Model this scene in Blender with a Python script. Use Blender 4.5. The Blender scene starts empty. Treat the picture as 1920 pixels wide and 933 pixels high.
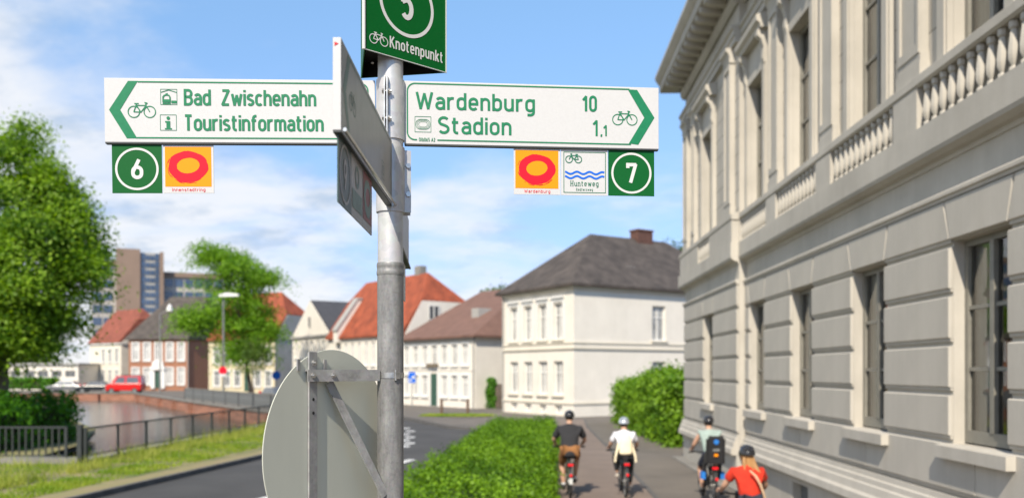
import bpy, bmesh, math, random
import numpy as np
from mathutils import Vector, Matrix

random.seed(7)
rng = np.random.default_rng(7)
SC = bpy.context.scene
COL = SC.collection
R = math.radians

# ------------------------------------------------------------------ camera
FPX = 1600.0           # focal length in pixels of a 1920 px wide picture
CZ = 2.6               # camera height
HOR = 697.0            # row of the horizon
cam_data = bpy.data.cameras.new('camera')
cam = bpy.data.objects.new('camera', cam_data)
COL.objects.link(cam)
cam.location = (0, 0, CZ)
cam.rotation_euler = (R(90), 0, 0)
cam_data.sensor_width = 36
cam_data.lens = 36 * FPX / 1920
cam_data.shift_y = (HOR - 466.5) / 1920
cam_data.clip_start = 0.05
cam_data.clip_end = 6000
cam_data.dof.use_dof = True
cam_data.dof.focus_distance = 2.68
cam_data.dof.aperture_fstop = 2.6
SC.camera = cam

# ------------------------------------------------------------------ sun and sky
SUN_T = Vector((0.31, 0.95, -0.92)).normalized()      # the way the light travels
sun_el = math.asin(-SUN_T.z)
sun_rot = math.atan2(-SUN_T.x, -SUN_T.y)
sd = bpy.data.lights.new('sun', 'SUN')
sd.energy = 5.0
sd.angle = R(0.55)
sd.color = (1.0, 0.90, 0.75)
so = bpy.data.objects.new('sun', sd)
COL.objects.link(so)
so.rotation_euler = SUN_T.to_track_quat('-Z', 'Y').to_euler()
so.location = (-20, -40, 50)

W = bpy.data.worlds.new('World')
SC.world = W
W.use_nodes = True
nt = W.node_tree
nt.nodes.clear()
def wn(t, **k):
    n = nt.nodes.new(t)
    for a, b in k.items():
        setattr(n, a, b)
    return n
def wl_(a, b):
    nt.links.new(a, b)
out = wn('ShaderNodeOutputWorld')
bg = wn('ShaderNodeBackground')
bg.inputs['Strength'].default_value = 0.091
sky = wn('ShaderNodeTexSky', sky_type='NISHITA')
sky.sun_disc = False
sky.sun_elevation = sun_el
sky.sun_rotation = sun_rot
sky.air_density = 1.0
sky.dust_density = 0.25
sky.ozone_density = 2.6
tc = wn('ShaderNodeTexCoord')
sep = wn('ShaderNodeSeparateXYZ')
wl_(tc.outputs['Generated'], sep.inputs[0])
def wm(op, a, b=None, clamp=False):
    n = wn('ShaderNodeMath', operation=op)
    n.use_clamp = clamp
    for i, v in enumerate((a, b)):
        if v is None:
            continue
        if isinstance(v, (int, float)):
            n.inputs[i].default_value = v
        else:
            wl_(v, n.inputs[i])
    return n.outputs[0]
zc = wm('ADD', wm('MAXIMUM', sep.outputs['Z'], 0.0), 0.26)
cu = wm('DIVIDE', sep.outputs['X'], zc)
cv = wm('DIVIDE', sep.outputs['Y'], zc)
comb = wn('ShaderNodeCombineXYZ')
wl_(cu, comb.inputs[0]); wl_(cv, comb.inputs[1])
mp = wn('ShaderNodeMapping')
mp.inputs['Location'].default_value = (3.3, 1.1, 0.0)
mp.inputs['Scale'].default_value = (1.0, 1.25, 1.0)
wl_(comb.outputs[0], mp.inputs[0])
n1 = wn('ShaderNodeTexNoise')
n1.inputs['Scale'].default_value = 1.5
n1.inputs['Detail'].default_value = 9
n1.inputs['Roughness'].default_value = 0.56
n1.inputs['Distortion'].default_value = 0.4
wl_(mp.outputs[0], n1.inputs['Vector'])
n2 = wn('ShaderNodeTexNoise')
n2.inputs['Scale'].default_value = 3.4
n2.inputs['Detail'].default_value = 6
n2.inputs['Roughness'].default_value = 0.6
wl_(mp.outputs[0], n2.inputs['Vector'])
# more cloud low over the town, clear blue higher up on the right
low = wn('ShaderNodeMapRange')
low.inputs['From Min'].default_value = 0.37
low.inputs['From Max'].default_value = 0.04
low.inputs['To Min'].default_value = -0.20
low.inputs['To Max'].default_value = 0.19
wl_(sep.outputs['Z'], low.inputs['Value'])
side = wm('MULTIPLY', sep.outputs['X'], -0.44)
cov = wm('ADD', wm('ADD', n1.outputs['Fac'], low.outputs[0]), side)
cr = wn('ShaderNodeMapRange', interpolation_type='SMOOTHSTEP')
cr.inputs['From Min'].default_value = 0.44
cr.inputs['From Max'].default_value = 0.76
wl_(cov, cr.inputs['Value'])
shade = wn('ShaderNodeMapRange', interpolation_type='SMOOTHSTEP')
shade.inputs['From Min'].default_value = 0.46
shade.inputs['From Max'].default_value = 0.68
wl_(n2.outputs['Fac'], shade.inputs['Value'])
cmix = wn('ShaderNodeMix', data_type='RGBA')
cmix.inputs['A'].default_value = (8.2, 8.3, 8.5, 1)
cmix.inputs['B'].default_value = (4.7, 5.6, 6.8, 1)
wl_(shade.outputs[0], cmix.inputs['Factor'])
tint = wn('ShaderNodeMix', data_type='RGBA', blend_type='MULTIPLY')
tint.inputs['Factor'].default_value = 1.0
tz = wn('ShaderNodeMapRange')
tz.inputs['From Min'].default_value = 0.10
tz.inputs['From Max'].default_value = 0.40
wl_(sep.outputs['Z'], tz.inputs['Value'])
tcol = wn('ShaderNodeMix', data_type='RGBA')
tcol.inputs['A'].default_value = (1.08, 1.08, 1.38, 1)
tcol.inputs['B'].default_value = (1.85, 2.03, 2.0, 1)
wl_(tz.outputs[0], tcol.inputs['Factor'])
wl_(tcol.outputs['Result'], tint.inputs['B'])
wl_(sky.outputs[0], tint.inputs['A'])
mix = wn('ShaderNodeMix', data_type='RGBA')
wl_(wm('MULTIPLY', cr.outputs[0], 0.9), mix.inputs['Factor'])
wl_(tint.outputs['Result'], mix.inputs['A'])
wl_(cmix.outputs['Result'], mix.inputs['B'])
wl_(mix.outputs['Result'], bg.inputs['Color'])
wl_(bg.outputs[0], out.inputs[0])

SC.view_settings.view_transform = 'Standard'
SC.view_settings.look = 'None'
SC.view_settings.gamma = 1.0
SC.view_settings.exposure = 0.35
SC.render.engine = 'CYCLES'
SC.cycles.max_bounces = 8
SC.cycles.use_denoising = True

# ------------------------------------------------------------------ helpers
def at(x, y, d):
    """photo pixel at depth d -> world"""
    return Vector(((x - 960) / FPX * d, d, CZ - (y - HOR) / FPX * d))

def gnd(x, y, z=0.0):
    d = (CZ - z) * FPX / (y - HOR)
    return Vector(((x - 960) / FPX * d, d, z))

class MB:
    def __init__(self):
        self.v = []; self.f = []; self.m = []
    def add(self, vs, fs, mi=0):
        b = len(self.v)
        self.v.extend(tuple(p) for p in vs)
        for f in fs:
            self.f.append(tuple(i + b for i in f)); self.m.append(mi)
        return self
    def box(self, c, s, mi=0, rz=0.0):
        hx, hy, hz = s[0] / 2, s[1] / 2, s[2] / 2
        ca, sa = math.cos(rz), math.sin(rz)
        vs = []
        for z in (-hz, hz):
            for x, y in ((-hx, -hy), (hx, -hy), (hx, hy), (-hx, hy)):
                vs.append((c[0] + x * ca - y * sa, c[1] + x * sa + y * ca, c[2] + z))
        return self.add(vs, [(3, 2, 1, 0), (4, 5, 6, 7), (0, 1, 5, 4), (1, 2, 6, 5), (2, 3, 7, 6), (3, 0, 4, 7)], mi)
    def bx(self, x0, x1, y0, y1, z0, z1, mi=0):
        return self.box(((x0 + x1) / 2, (y0 + y1) / 2, (z0 + z1) / 2), (abs(x1 - x0), abs(y1 - y0), abs(z1 - z0)), mi)
    def obox(self, O, a, n, s0, s1, p0, p1, z0, z1, mi=0):
        """box in the frame of a wall: along a, outward n, up"""
        vs = []
        for z in (z0, z1):
            for s, p in ((s0, p0), (s1, p0), (s1, p1), (s0, p1)):
                vs.append((O[0] + a[0] * s + n[0] * p, O[1] + a[1] * s + n[1] * p, z))
        return self.add(vs, [(3, 2, 1, 0), (4, 5, 6, 7), (0, 1, 5, 4), (1, 2, 6, 5), (2, 3, 7, 6), (3, 0, 4, 7)], mi)
    def prism(self, pts, ext, mi=0):
        """closed planar polygon pushed along ext"""
        n = len(pts); ext = Vector(ext)
        vs = [Vector(p) for p in pts] + [Vector(p) + ext for p in pts]
        fs = [tuple(range(n - 1, -1, -1)), tuple(range(n, 2 * n))]
        for i in range(n):
            j = (i + 1) % n
            fs.append((i, j, n + j, n + i))
        return self.add(vs, fs, mi)
    def tube(self, pts, r, n=10, mi=0, cap=True):
        pts = [Vector(p) for p in pts]
        rr = r if isinstance(r, (list, tuple)) else [r] * len(pts)
        vs = []; fs = []
        up = None
        for i, p in enumerate(pts):
            if i == 0: t = pts[1] - pts[0]
            elif i == len(pts) - 1: t = pts[-1] - pts[-2]
            else: t = (pts[i + 1] - pts[i]).normalized() + (pts[i] - pts[i - 1]).normalized()
            t.normalize()
            if up is None:
                up = Vector((0, 0, 1)) if abs(t.z) < 0.9 else Vector((1, 0, 0))
            e1 = t.cross(up)
            if e1.length < 1e-4:
                e1 = t.cross(Vector((0, 1, 0)))
            e1.normalize(); e2 = t.cross(e1).normalized()
            up = -e2 if False else up
            for k in range(n):
                a = 2 * math.pi * k / n
                vs.append(p + (e1 * math.cos(a) + e2 * math.sin(a)) * rr[i])
        for i in range(len(pts) - 1):
            for k in range(n):
                k2 = (k + 1) % n
                fs.append((i * n + k, i * n + k2, (i + 1) * n + k2, (i + 1) * n + k))
        if cap:
            fs.append(tuple(range(n - 1, -1, -1)))
            fs.append(tuple(range((len(pts) - 1) * n, len(pts) * n)))
        return self.add(vs, fs, mi)
    def cyl(self, p0, p1, r, n=16, mi=0):
        return self.tube([p0, p1], r, n, mi)
    def lathe(self, prof, c, n=16, mi=0, axis='z'):
        vs = []; fs = []
        for r, z in prof:
            for k in range(n):
                a = 2 * math.pi * k / n
                vs.append((c[0] + r * math.cos(a), c[1] + r * math.sin(a), c[2] + z))
        for i in range(len(prof) - 1):
            for k in range(n):
                k2 = (k + 1) % n
                fs.append((i * n + k, i * n + k2, (i + 1) * n + k2, (i + 1) * n + k))
        fs.append(tuple(range(n - 1, -1, -1)))
        fs.append(tuple(range((len(prof) - 1) * n, len(prof) * n)))
        return self.add(vs, fs, mi)
    def ball(self, c, s, nu=14, nv=9, mi=0, zmin=-1.0):
        vs = []; fs = []
        a0 = math.asin(max(-1, zmin))
        for i in range(nv + 1):
            t = a0 + (math.pi / 2 - a0) * i / nv
            for k in range(nu):
                a = 2 * math.pi * k / nu
                rr = max(math.cos(t), 1e-3)
                vs.append((c[0] + s[0] * rr * math.cos(a), c[1] + s[1] * rr * math.sin(a), c[2] + s[2] * math.sin(t)))
        for i in range(nv):
            for k in range(nu):
                k2 = (k + 1) % nu
                fs.append((i * nu + k, i * nu + k2, (i + 1) * nu + k2, (i + 1) * nu + k))
        fs.append(tuple(range(nu - 1, -1, -1)))
        fs.append(tuple(range(nv * nu, (nv + 1) * nu)))
        return self.add(vs, fs, mi)
    def quad(self, a, b, c, d, mi=0):
        return self.add([a, b, c, d], [(0, 1, 2, 3)], mi)
    def mesh(self, name, mats, smooth=False):
        me = bpy.data.meshes.new(name)
        me.from_pydata(self.v, [], self.f)
        for m in (mats if isinstance(mats, (list, tuple)) else [mats]):
            me.materials.append(m)
        if any(self.m):
            me.polygons.foreach_set('material_index', self.m)
        if smooth:
            me.polygons.foreach_set('use_smooth', [True] * len(me.polygons))
            try:
                me.set_sharp_from_angle(angle=R(38))
            except Exception:
                pass
        me.update()
        return me

WLOC = {}
def put(name, me, parent=None, loc=None, local=False):
    """link one object. Meshes are in world coordinates unless local"""
    o = bpy.data.objects.new(name, me)
    COL.objects.link(o)
    if parent is not None:
        o.parent = parent
        if loc is not None: o.location = loc
        elif not local: o.location = -WLOC.get(parent.name, Vector())
        WLOC[o.name] = Vector() if not local else WLOC.get(parent.name, Vector())
        if loc is None and not local: WLOC[o.name] = Vector()
    elif loc is not None:
        o.location = loc
        WLOC[o.name] = Vector(loc)
    return o
def part(name, mb, mat, parent=None, smooth=False, local=False, loc=None):
    return put(name, mb.mesh(name, mat, smooth), parent, loc, local)
def tag(o, label=None, cat=None, group=None, kind=None):
    if label: o['label'] = label
    if cat: o['category'] = cat
    if group: o['group'] = group
    if kind: o['kind'] = kind
    return o
def thing(name, label, cat, loc=(0, 0, 0), rz=0.0, group=None):
    o = bpy.data.objects.new(name, None)
    COL.objects.link(o)
    o.empty_display_size = 0.2
    o.location = loc
    o.rotation_euler = (0, 0, rz)
    WLOC[o.name] = Vector(loc)
    return tag(o, label, cat, group)
def copy_tree(o, parent=None):
    c = o.copy(); COL.objects.link(c)
    if parent is not None: c.parent = parent
    for ch in list(o.children): copy_tree(ch, c)
    return c

# ------------------------------------------------------------------ materials
def srgb(r, g, b):
    def f(c):
        c /= 255.0
        return c / 12.92 if c <= 0.04045 else ((c + 0.055) / 1.055) ** 2.4
    return (f(r), f(g), f(b), 1.0)
MATS = {}
def mat(name, col, rough=0.7, metal=0.0, var=0.12, scale=6.0, bump=0.0, bscale=40.0, spec=0.5, col2=None, stretch=None, detail=5, coat=0.0):
    """principled surface with two octaves of colour variation and a fine relief"""
    m = bpy.data.materials.new(name)
    m.use_nodes = True
    t = m.node_tree
    b = t.nodes['Principled BSDF']
    b.inputs['Roughness'].default_value = rough
    b.inputs['Metallic'].default_value = metal
    b.inputs['Specular IOR Level'].default_value = spec
    if coat: b.inputs['Coat Weight'].default_value = coat
    col = tuple(col[:3]) + (1.0,)
    tcn = t.nodes.new('ShaderNodeTexCoord')
    src = tcn.outputs['Object']
    if stretch:
        mpn = t.nodes.new('ShaderNodeMapping')
        mpn.inputs['Scale'].default_value = stretch
        t.links.new(src, mpn.inputs[0]); src = mpn.outputs[0]
    if var > 0 or col2:
        nz = t.nodes.new('ShaderNodeTexNoise')
        nz.inputs['Scale'].default_value = scale
        nz.inputs['Detail'].default_value = detail
        nz.inputs['Roughness'].default_value = 0.62
        t.links.new(src, nz.inputs['Vector'])
        rp = t.nodes.new('ShaderNodeValToRGB')
        rp.color_ramp.elements[0].position = 0.32
        rp.color_ramp.elements[1].position = 0.68
        c1 = tuple(c * (1 - var) for c in col[:3]) + (1,)
        c2 = col2 and tuple(col2[:3]) + (1,) or tuple(min(1, c * (1 + var)) for c in col[:3]) + (1,)
        rp.color_ramp.elements[0].color = c1
        rp.color_ramp.elements[1].color = c2
        t.links.new(nz.outputs['Fac'], rp.inputs[0])
        t.links.new(rp.outputs[0], b.inputs['Base Color'])
    else:
        b.inputs['Base Color'].default_value = col
    if bump > 0:
        nb = t.nodes.new('ShaderNodeTexNoise')
        nb.inputs['Scale'].default_value = bscale
        nb.inputs['Detail'].default_value = 4
        t.links.new(src, nb.inputs['Vector'])
        bp = t.nodes.new('ShaderNodeBump')
        bp.inputs['Strength'].default_value = bump
        bp.inputs['Distance'].default_value = 0.02
        t.links.new(nb.outputs['Fac'], bp.inputs['Height'])
        t.links.new(bp.outputs[0], b.inputs['Normal'])
    MATS[name] = m
    return m
def leaf_mat(name, dark, lite, trans=0.35, nscale=0.9):
    m = bpy.data.materials.new(name)
    m.use_nodes = True
    t = m.node_tree
    b = t.nodes['Principled BSDF']
    b.inputs['Roughness'].default_value = 0.55
    b.inputs['Specular IOR Level'].default_value = 0.3
    g = t.nodes.new('ShaderNodeNewGeometry')
    rp = t.nodes.new('ShaderNodeValToRGB')
    rp.color_ramp.elements[0].color = tuple(dark) + (1,)
    rp.color_ramp.elements[1].color = tuple(lite) + (1,)
    tcn = t.nodes.new('ShaderNodeTexCoord')
    nz = t.nodes.new('ShaderNodeTexNoise'); nz.inputs['Scale'].default_value = nscale; nz.inputs['Detail'].default_value = 5
    t.links.new(tcn.outputs['Object'], nz.inputs['Vector'])
    k1 = t.nodes.new('ShaderNodeMapRange'); k1.inputs['From Min'].default_value = 0.36; k1.inputs['From Max'].default_value = 0.64
    t.links.new(nz.outputs['Fac'], k1.inputs['Value'])
    k2 = t.nodes.new('ShaderNodeMix'); k2.data_type = 'FLOAT'; k2.inputs['Factor'].default_value = 0.55
    t.links.new(g.outputs['Random Per Island'], k2.inputs['A']); t.links.new(k1.outputs[0], k2.inputs['B'])
    t.links.new(k2.outputs['Result'], rp.inputs[0])
    t.links.new(rp.outputs[0], b.inputs['Base Color'])
    tr = t.nodes.new('ShaderNodeBsdfTranslucent')
    hs = t.nodes.new('ShaderNodeHueSaturation')
    hs.inputs['Value'].default_value = 1.5
    hs.inputs['Saturation'].default_value = 1.1
    t.links.new(rp.outputs[0], hs.inputs['Color'])
    t.links.new(hs.outputs[0], tr.inputs['Color'])
    mx = t.nodes.new('ShaderNodeMixShader')
    mx.inputs[0].default_value = trans
    t.links.new(b.outputs[0], mx.inputs[1]); t.links.new(tr.outputs[0], mx.inputs[2])
    t.links.new(mx.outputs[0], t.nodes['Material Output'].inputs[0])
    return m
def brick_mat(name, c1, c2, mortar, scale=1.0, bw=0.24, bh=0.075):
    m = bpy.data.materials.new(name)
    m.use_nodes = True
    t = m.node_tree
    b = t.nodes['Principled BSDF']
    b.inputs['Roughness'].default_value = 0.85
    tcn = t.nodes.new('ShaderNodeTexCoord')
    sp = t.nodes.new('ShaderNodeSeparateXYZ')
    t.links.new(tcn.outputs['Object'], sp.inputs[0])
    ad = t.nodes.new('ShaderNodeMath'); ad.operation = 'ADD'
    t.links.new(sp.outputs['X'], ad.inputs[0]); t.links.new(sp.outputs['Y'], ad.inputs[1])
    cb = t.nodes.new('ShaderNodeCombineXYZ')
    t.links.new(ad.outputs[0], cb.inputs[0]); t.links.new(sp.outputs['Z'], cb.inputs[1])
    br = t.nodes.new('ShaderNodeTexBrick')
    br.inputs['Color1'].default_value = c1; br.inputs['Color2'].default_value = c2
    br.inputs['Mortar'].default_value = mortar
    br.inputs['Scale'].default_value = scale
    br.inputs['Brick Width'].default_value = bw; br.inputs['Row Height'].default_value = bh
    br.inputs['Mortar Size'].default_value = 0.008
    t.links.new(cb.outputs[0], br.inputs['Vector'])
    t.links.new(br.outputs['Color'], b.inputs['Base Color'])
    return m
def tile_mat(name, col, var=0.25, period=0.3):
    """roof covering: rows of tiles as colour and relief"""
    m = mat(name, col, 0.8, var=var, scale=1.3, detail=8)
    t = m.node_tree
    tcn = t.nodes.new('ShaderNodeTexCoord')
    sp = t.nodes.new('ShaderNodeSeparateXYZ')
    t.links.new(tcn.outputs['Object'], sp.inputs[0])
    wv = t.nodes.new('ShaderNodeMath'); wv.operation = 'MULTIPLY'; wv.inputs[1].default_value = 1 / period
    t.links.new(sp.outputs['Z'], wv.inputs[0])
    fr = t.nodes.new('ShaderNodeMath'); fr.operation = 'FRACT'
    t.links.new(wv.outputs[0], fr.inputs[0])
    bp = t.nodes.new('ShaderNodeBump')
    bp.inputs['Strength'].default_value = 0.6; bp.inputs['Distance'].default_value = 0.05
    t.links.new(fr.outputs[0], bp.inputs['Height'])
    t.links.new(bp.outputs[0], t.nodes['Principled BSDF'].inputs['Normal'])
    return m
def glass_mat(name, tint=0.55, refl=1.0):
    m = bpy.data.materials.new(name)
    m.use_nodes = True
    t = m.node_tree
    t.nodes.remove(t.nodes['Principled BSDF'])
    tr = t.nodes.new('ShaderNodeBsdfTransparent'); tr.inputs[0].default_value = (tint, tint * 1.02, tint, 1)
    gl = t.nodes.new('ShaderNodeBsdfGlossy'); gl.inputs['Roughness'].default_value = 0.02
    gl.inputs['Color'].default_value = (refl, refl, refl, 1)
    fr = t.nodes.new('ShaderNodeFresnel'); fr.inputs[0].default_value = 2.1
    mx = t.nodes.new('ShaderNodeMixShader')
    t.links.new(fr.outputs[0], mx.inputs[0]); t.links.new(tr.outputs[0], mx.inputs[1]); t.links.new(gl.outputs[0], mx.inputs[2])
    t.links.new(mx.outputs[0], t.nodes['Material Output'].inputs[0])
    return m

M = {}
def streaked(m, amount=0.25, sx=2.6, sz=0.10, blotch=0.5):
    """rain streaks and soot blotches worked into a wall paint"""
    t = m.node_tree; b = t.nodes['Principled BSDF']
    lk = b.inputs['Base Color'].links[0]; src = lk.from_socket
    tcn = t.nodes.new('ShaderNodeTexCoord')
    mpn = t.nodes.new('ShaderNodeMapping'); mpn.inputs['Scale'].default_value = (sx, sx, sx * sz)
    t.links.new(tcn.outputs['Object'], mpn.inputs[0])
    a = t.nodes.new('ShaderNodeTexNoise'); a.inputs['Scale'].default_value = 1.6; a.inputs['Detail'].default_value = 10; a.inputs['Roughness'].default_value = 0.7
    t.links.new(mpn.outputs[0], a.inputs['Vector'])
    c = t.nodes.new('ShaderNodeTexNoise'); c.inputs['Scale'].default_value = blotch; c.inputs['Detail'].default_value = 9; c.inputs['Roughness'].default_value = 0.65
    t.links.new(tcn.outputs['Object'], c.inputs['Vector'])
    mu = t.nodes.new('ShaderNodeMath'); mu.operation = 'ADD'
    t.links.new(a.outputs['Fac'], mu.inputs[0]); t.links.new(c.outputs['Fac'], mu.inputs[1])
    mr = t.nodes.new('ShaderNodeMapRange'); mr.inputs['From Min'].default_value = 0.85; mr.inputs['From Max'].default_value = 1.25
    mr.inputs['To Min'].default_value = 0.0; mr.inputs['To Max'].default_value = amount
    t.links.new(mu.outputs[0], mr.inputs['Value'])
    mx = t.nodes.new('ShaderNodeMix'); mx.data_type = 'RGBA'; mx.blend_type = 'MULTIPLY'
    mx.inputs['B'].default_value = (0.52, 0.49, 0.44, 1)
    t.links.new(mr.outputs[0], mx.inputs['Factor']); t.links.new(src, mx.inputs['A'])
    t.links.new(mx.outputs['Result'], b.inputs['Base Color'])
    return m
M['stucco'] = mat('grey_stucco', (0.475, 0.445, 0.39), 0.85, var=0.10, scale=0.9, bump=0.15, bscale=60, detail=9)
streaked(M['stucco'], 0.24)
M['stucco_upper'] = mat('jointed_grey_stucco', (0.48, 0.45, 0.395), 0.85, var=0.10, scale=0.9, detail=9)
streaked(M['stucco_upper'], 0.22)
def jointed(m, bw=0.9, bh=0.42):
    t = m.node_tree; b = t.nodes['Principled BSDF']
    src = b.inputs['Base Color'].links[0].from_socket
    tcn = t.nodes.new('ShaderNodeTexCoord'); sp = t.nodes.new('ShaderNodeSeparateXYZ'); cb = t.nodes.new('ShaderNodeCombineXYZ')
    t.links.new(tcn.outputs['Object'], sp.inputs[0]); t.links.new(sp.outputs['Y'], cb.inputs[0]); t.links.new(sp.outputs['Z'], cb.inputs[1])
    br = t.nodes.new('ShaderNodeTexBrick'); br.inputs['Scale'].default_value = 1.0
    br.inputs['Brick Width'].default_value = bw; br.inputs['Row Height'].default_value = bh; br.inputs['Mortar Size'].default_value = 0.012
    br.inputs['Color1'].default_value = (1, 1, 1, 1); br.inputs['Color2'].default_value = (0.93, 0.93, 0.93, 1); br.inputs['Mortar'].default_value = (0.55, 0.54, 0.52, 1)
    t.links.new(cb.outputs[0], br.inputs['Vector'])
    mx = t.nodes.new('ShaderNodeMix'); mx.data_type = 'RGBA'; mx.blend_type = 'MULTIPLY'; mx.inputs['Factor'].default_value = 1.0
    t.links.new(src, mx.inputs['A']); t.links.new(br.outputs['Color'], mx.inputs['B'])
    t.links.new(mx.outputs['Result'], b.inputs['Base Color'])
    bp = t.nodes.new('ShaderNodeBump'); bp.invert = True; bp.inputs['Distance'].default_value = 0.03; bp.inputs['Strength'].default_value = 0.7
    t.links.new(br.outputs['Fac'], bp.inputs['Height']); t.links.new(bp.outputs[0], b.inputs['Normal'])
jointed(M['stucco_upper'])
M['white_wall'] = mat('white_render', (0.69, 0.645, 0.57), 0.85, var=0.05, scale=0.8, detail=8)
streaked(M['white_wall'], 0.10, 1.6)
M['cream_wall'] = mat('cream_render', (0.63, 0.58, 0.48), 0.85, var=0.06, scale=0.8, detail=8)
M['yellow_wall'] = mat('pale_yellow_render', (0.54, 0.47, 0.32), 0.85, var=0.08, scale=0.7, detail=8)
M['grey_wall'] = mat('grey_render', (0.47, 0.43, 0.37), 0.85, var=0.12, scale=0.7, detail=8)
M['white_paint'] = mat('white_paint', (0.70, 0.69, 0.66), 0.5, var=0.03)
M['trim_grey'] = mat('grey_trim', (0.33, 0.32, 0.30), 0.7, var=0.1)
M['brick_wall'] = brick_mat('red_brick', srgb(160, 104, 76), srgb(138, 86, 60), srgb(158, 130, 108))
M['quay_brick'] = brick_mat('quay_brick', srgb(158, 108, 86), srgb(128, 84, 66), srgb(138, 118, 104), 1.0, 0.5, 0.16)
M['slate'] = tile_mat('dark_slate', srgb(74, 67, 62), 0.42, 0.28)
M['slate2'] = tile_mat('black_slate', srgb(66, 66, 70), 0.15, 0.25)
M['brown_tile'] = tile_mat('brown_tile', srgb(112, 84, 72), 0.18, 0.3)
M['red_tile'] = tile_mat('red_tile', srgb(142, 70, 44), 0.35, 0.32)
M['rust_tile'] = tile_mat('rust_tile', srgb(128, 70, 54), 0.25, 0.32)
M['pane'] = mat('dark_pane', (0.10, 0.11, 0.12), 0.12, var=0.3, scale=0.6, spec=0.8)
M['pane_pale'] = mat('curtained_pane', (0.34, 0.34, 0.33), 0.2, var=0.35, scale=0.8, spec=0.7)
M['tower_glass'] = mat('tower_glass', (0.05, 0.08, 0.14), 0.12, var=0.4, scale=0.15, spec=0.9)
M['glass'] = glass_mat('window_glass', 0.88)
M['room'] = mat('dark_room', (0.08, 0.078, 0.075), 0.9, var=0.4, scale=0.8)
M['curtain'] = mat('pale_curtain', (0.74, 0.74, 0.68), 0.9, var=0.15, scale=3, stretch=(12, 12, 0.4))
M['win_grey'] = mat('grey_window_paint', (0.21, 0.20, 0.17), 0.5, var=0.1)
M['asphalt'] = mat('asphalt', (0.060, 0.057, 0.053), 0.85, var=0.22, scale=0.5, bump=0.3, bscale=150, detail=10)
M['pavement'] = mat('grey_pavement', (0.138, 0.12, 0.10), 0.9, var=0.18, scale=0.6, bump=0.2, bscale=120, detail=10)
M['bikepath'] = mat('red_brown_path', (0.19, 0.147, 0.12), 0.9, var=0.16, scale=0.7, bump=0.2, bscale=120, detail=10)
M['kerb'] = mat('kerb_stone', (0.10, 0.095, 0.09), 0.85, var=0.25, scale=3)
M['earth'] = mat('earth', (0.10, 0.085, 0.06), 0.95, var=0.3, scale=0.4)
M['turf'] = mat('turf', (0.11, 0.155, 0.035), 0.95, var=0.3, scale=0.8, col2=(0.30, 0.24, 0.12), detail=9)
M['marking'] = mat('road_paint', (0.62, 0.61, 0.58), 0.7, var=0.12, scale=6)
M['concrete'] = mat('concrete', (0.20, 0.19, 0.17), 0.9, var=0.22, scale=1.5, detail=8)
M['iron'] = mat('dark_iron', (0.045, 0.05, 0.052), 0.5, 0.3, var=0.2, scale=8)
M['iron_pale'] = mat('weathered_iron', (0.20, 0.205, 0.2), 0.55, 0.3, var=0.25, scale=6)
M['bark'] = mat('bark', (0.11, 0.085, 0.065), 0.9, var=0.35, scale=3, bump=0.8, bscale=14, stretch=(1, 1, 0.25))
M['black_plastic'] = mat('black_plastic', (0.02, 0.02, 0.022), 0.45, var=0.2)
M['rubber'] = mat('rubber', (0.03, 0.03, 0.03), 0.75, var=0.2)
M['steel'] = mat('bolt_steel', (0.55, 0.54, 0.52), 0.3, 0.9, var=0.2, scale=60)
M['skin'] = mat('skin', (0.48, 0.28, 0.19), 0.55, var=0.06, scale=12)
# ------------------------------------------------------------------ ground, river, road
def sheet(name, pts, z, m, kind='structure'):
    bm = bmesh.new()
    vs = [bm.verts.new((p[0], p[1], z)) for p in pts]
    es = [bm.edges.new((vs[i], vs[(i + 1) % len(vs)])) for i in range(len(vs))]
    bmesh.ops.triangle_fill(bm, use_beauty=True, use_dissolve=False, edges=es)
    for f in bm.faces:
        if f.normal.z < 0: f.normal_flip()
    me = bpy.data.meshes.new(name); bm.to_mesh(me); bm.free()
    me.materials.append(m)
    o = put(name, me)
    if kind: o['kind'] = kind
    return o

RIVER = [(-14.3, 24.7), (-12.35, 24.7), (-11.95, 40), (-11.9, 45.5), (-15.6, 51), (-22.6, 62), (-40.8, 92), (-58, 94), (-34, 62), (-19, 39), (-15.6, 31)]
bm = bmesh.new()
def loop(pts, z):
    vs = [bm.verts.new((x, y, z)) for x, y in pts]
    return [bm.edges.new((vs[i], vs[(i + 1) % len(vs)])) for i in range(len(vs))]
es = loop([(-3000, -400), (3000, -400), (3000, 4500), (-3000, 4500)], -0.16) + loop(RIVER, -0.16)
bmesh.ops.triangle_fill(bm, use_beauty=True, use_dissolve=False, edges=es)
for f in bm.faces:
    if f.normal.z < 0: f.normal_flip()
me = bpy.data.meshes.new('ground'); bm.to_mesh(me); bm.free(); me.materials.append(M['earth'])
tag(put('ground', me), kind='structure')

wm_ = mat('river_water', (0.06, 0.062, 0.048), 0.16, var=0.1, spec=0.6, bump=0.8, bscale=2.2, stretch=(1, 0.4, 1))
sheet('river_water', [(-70, 24), (-11, 24), (-11, 100), (-70, 100)], -0.45, wm_)

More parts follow.
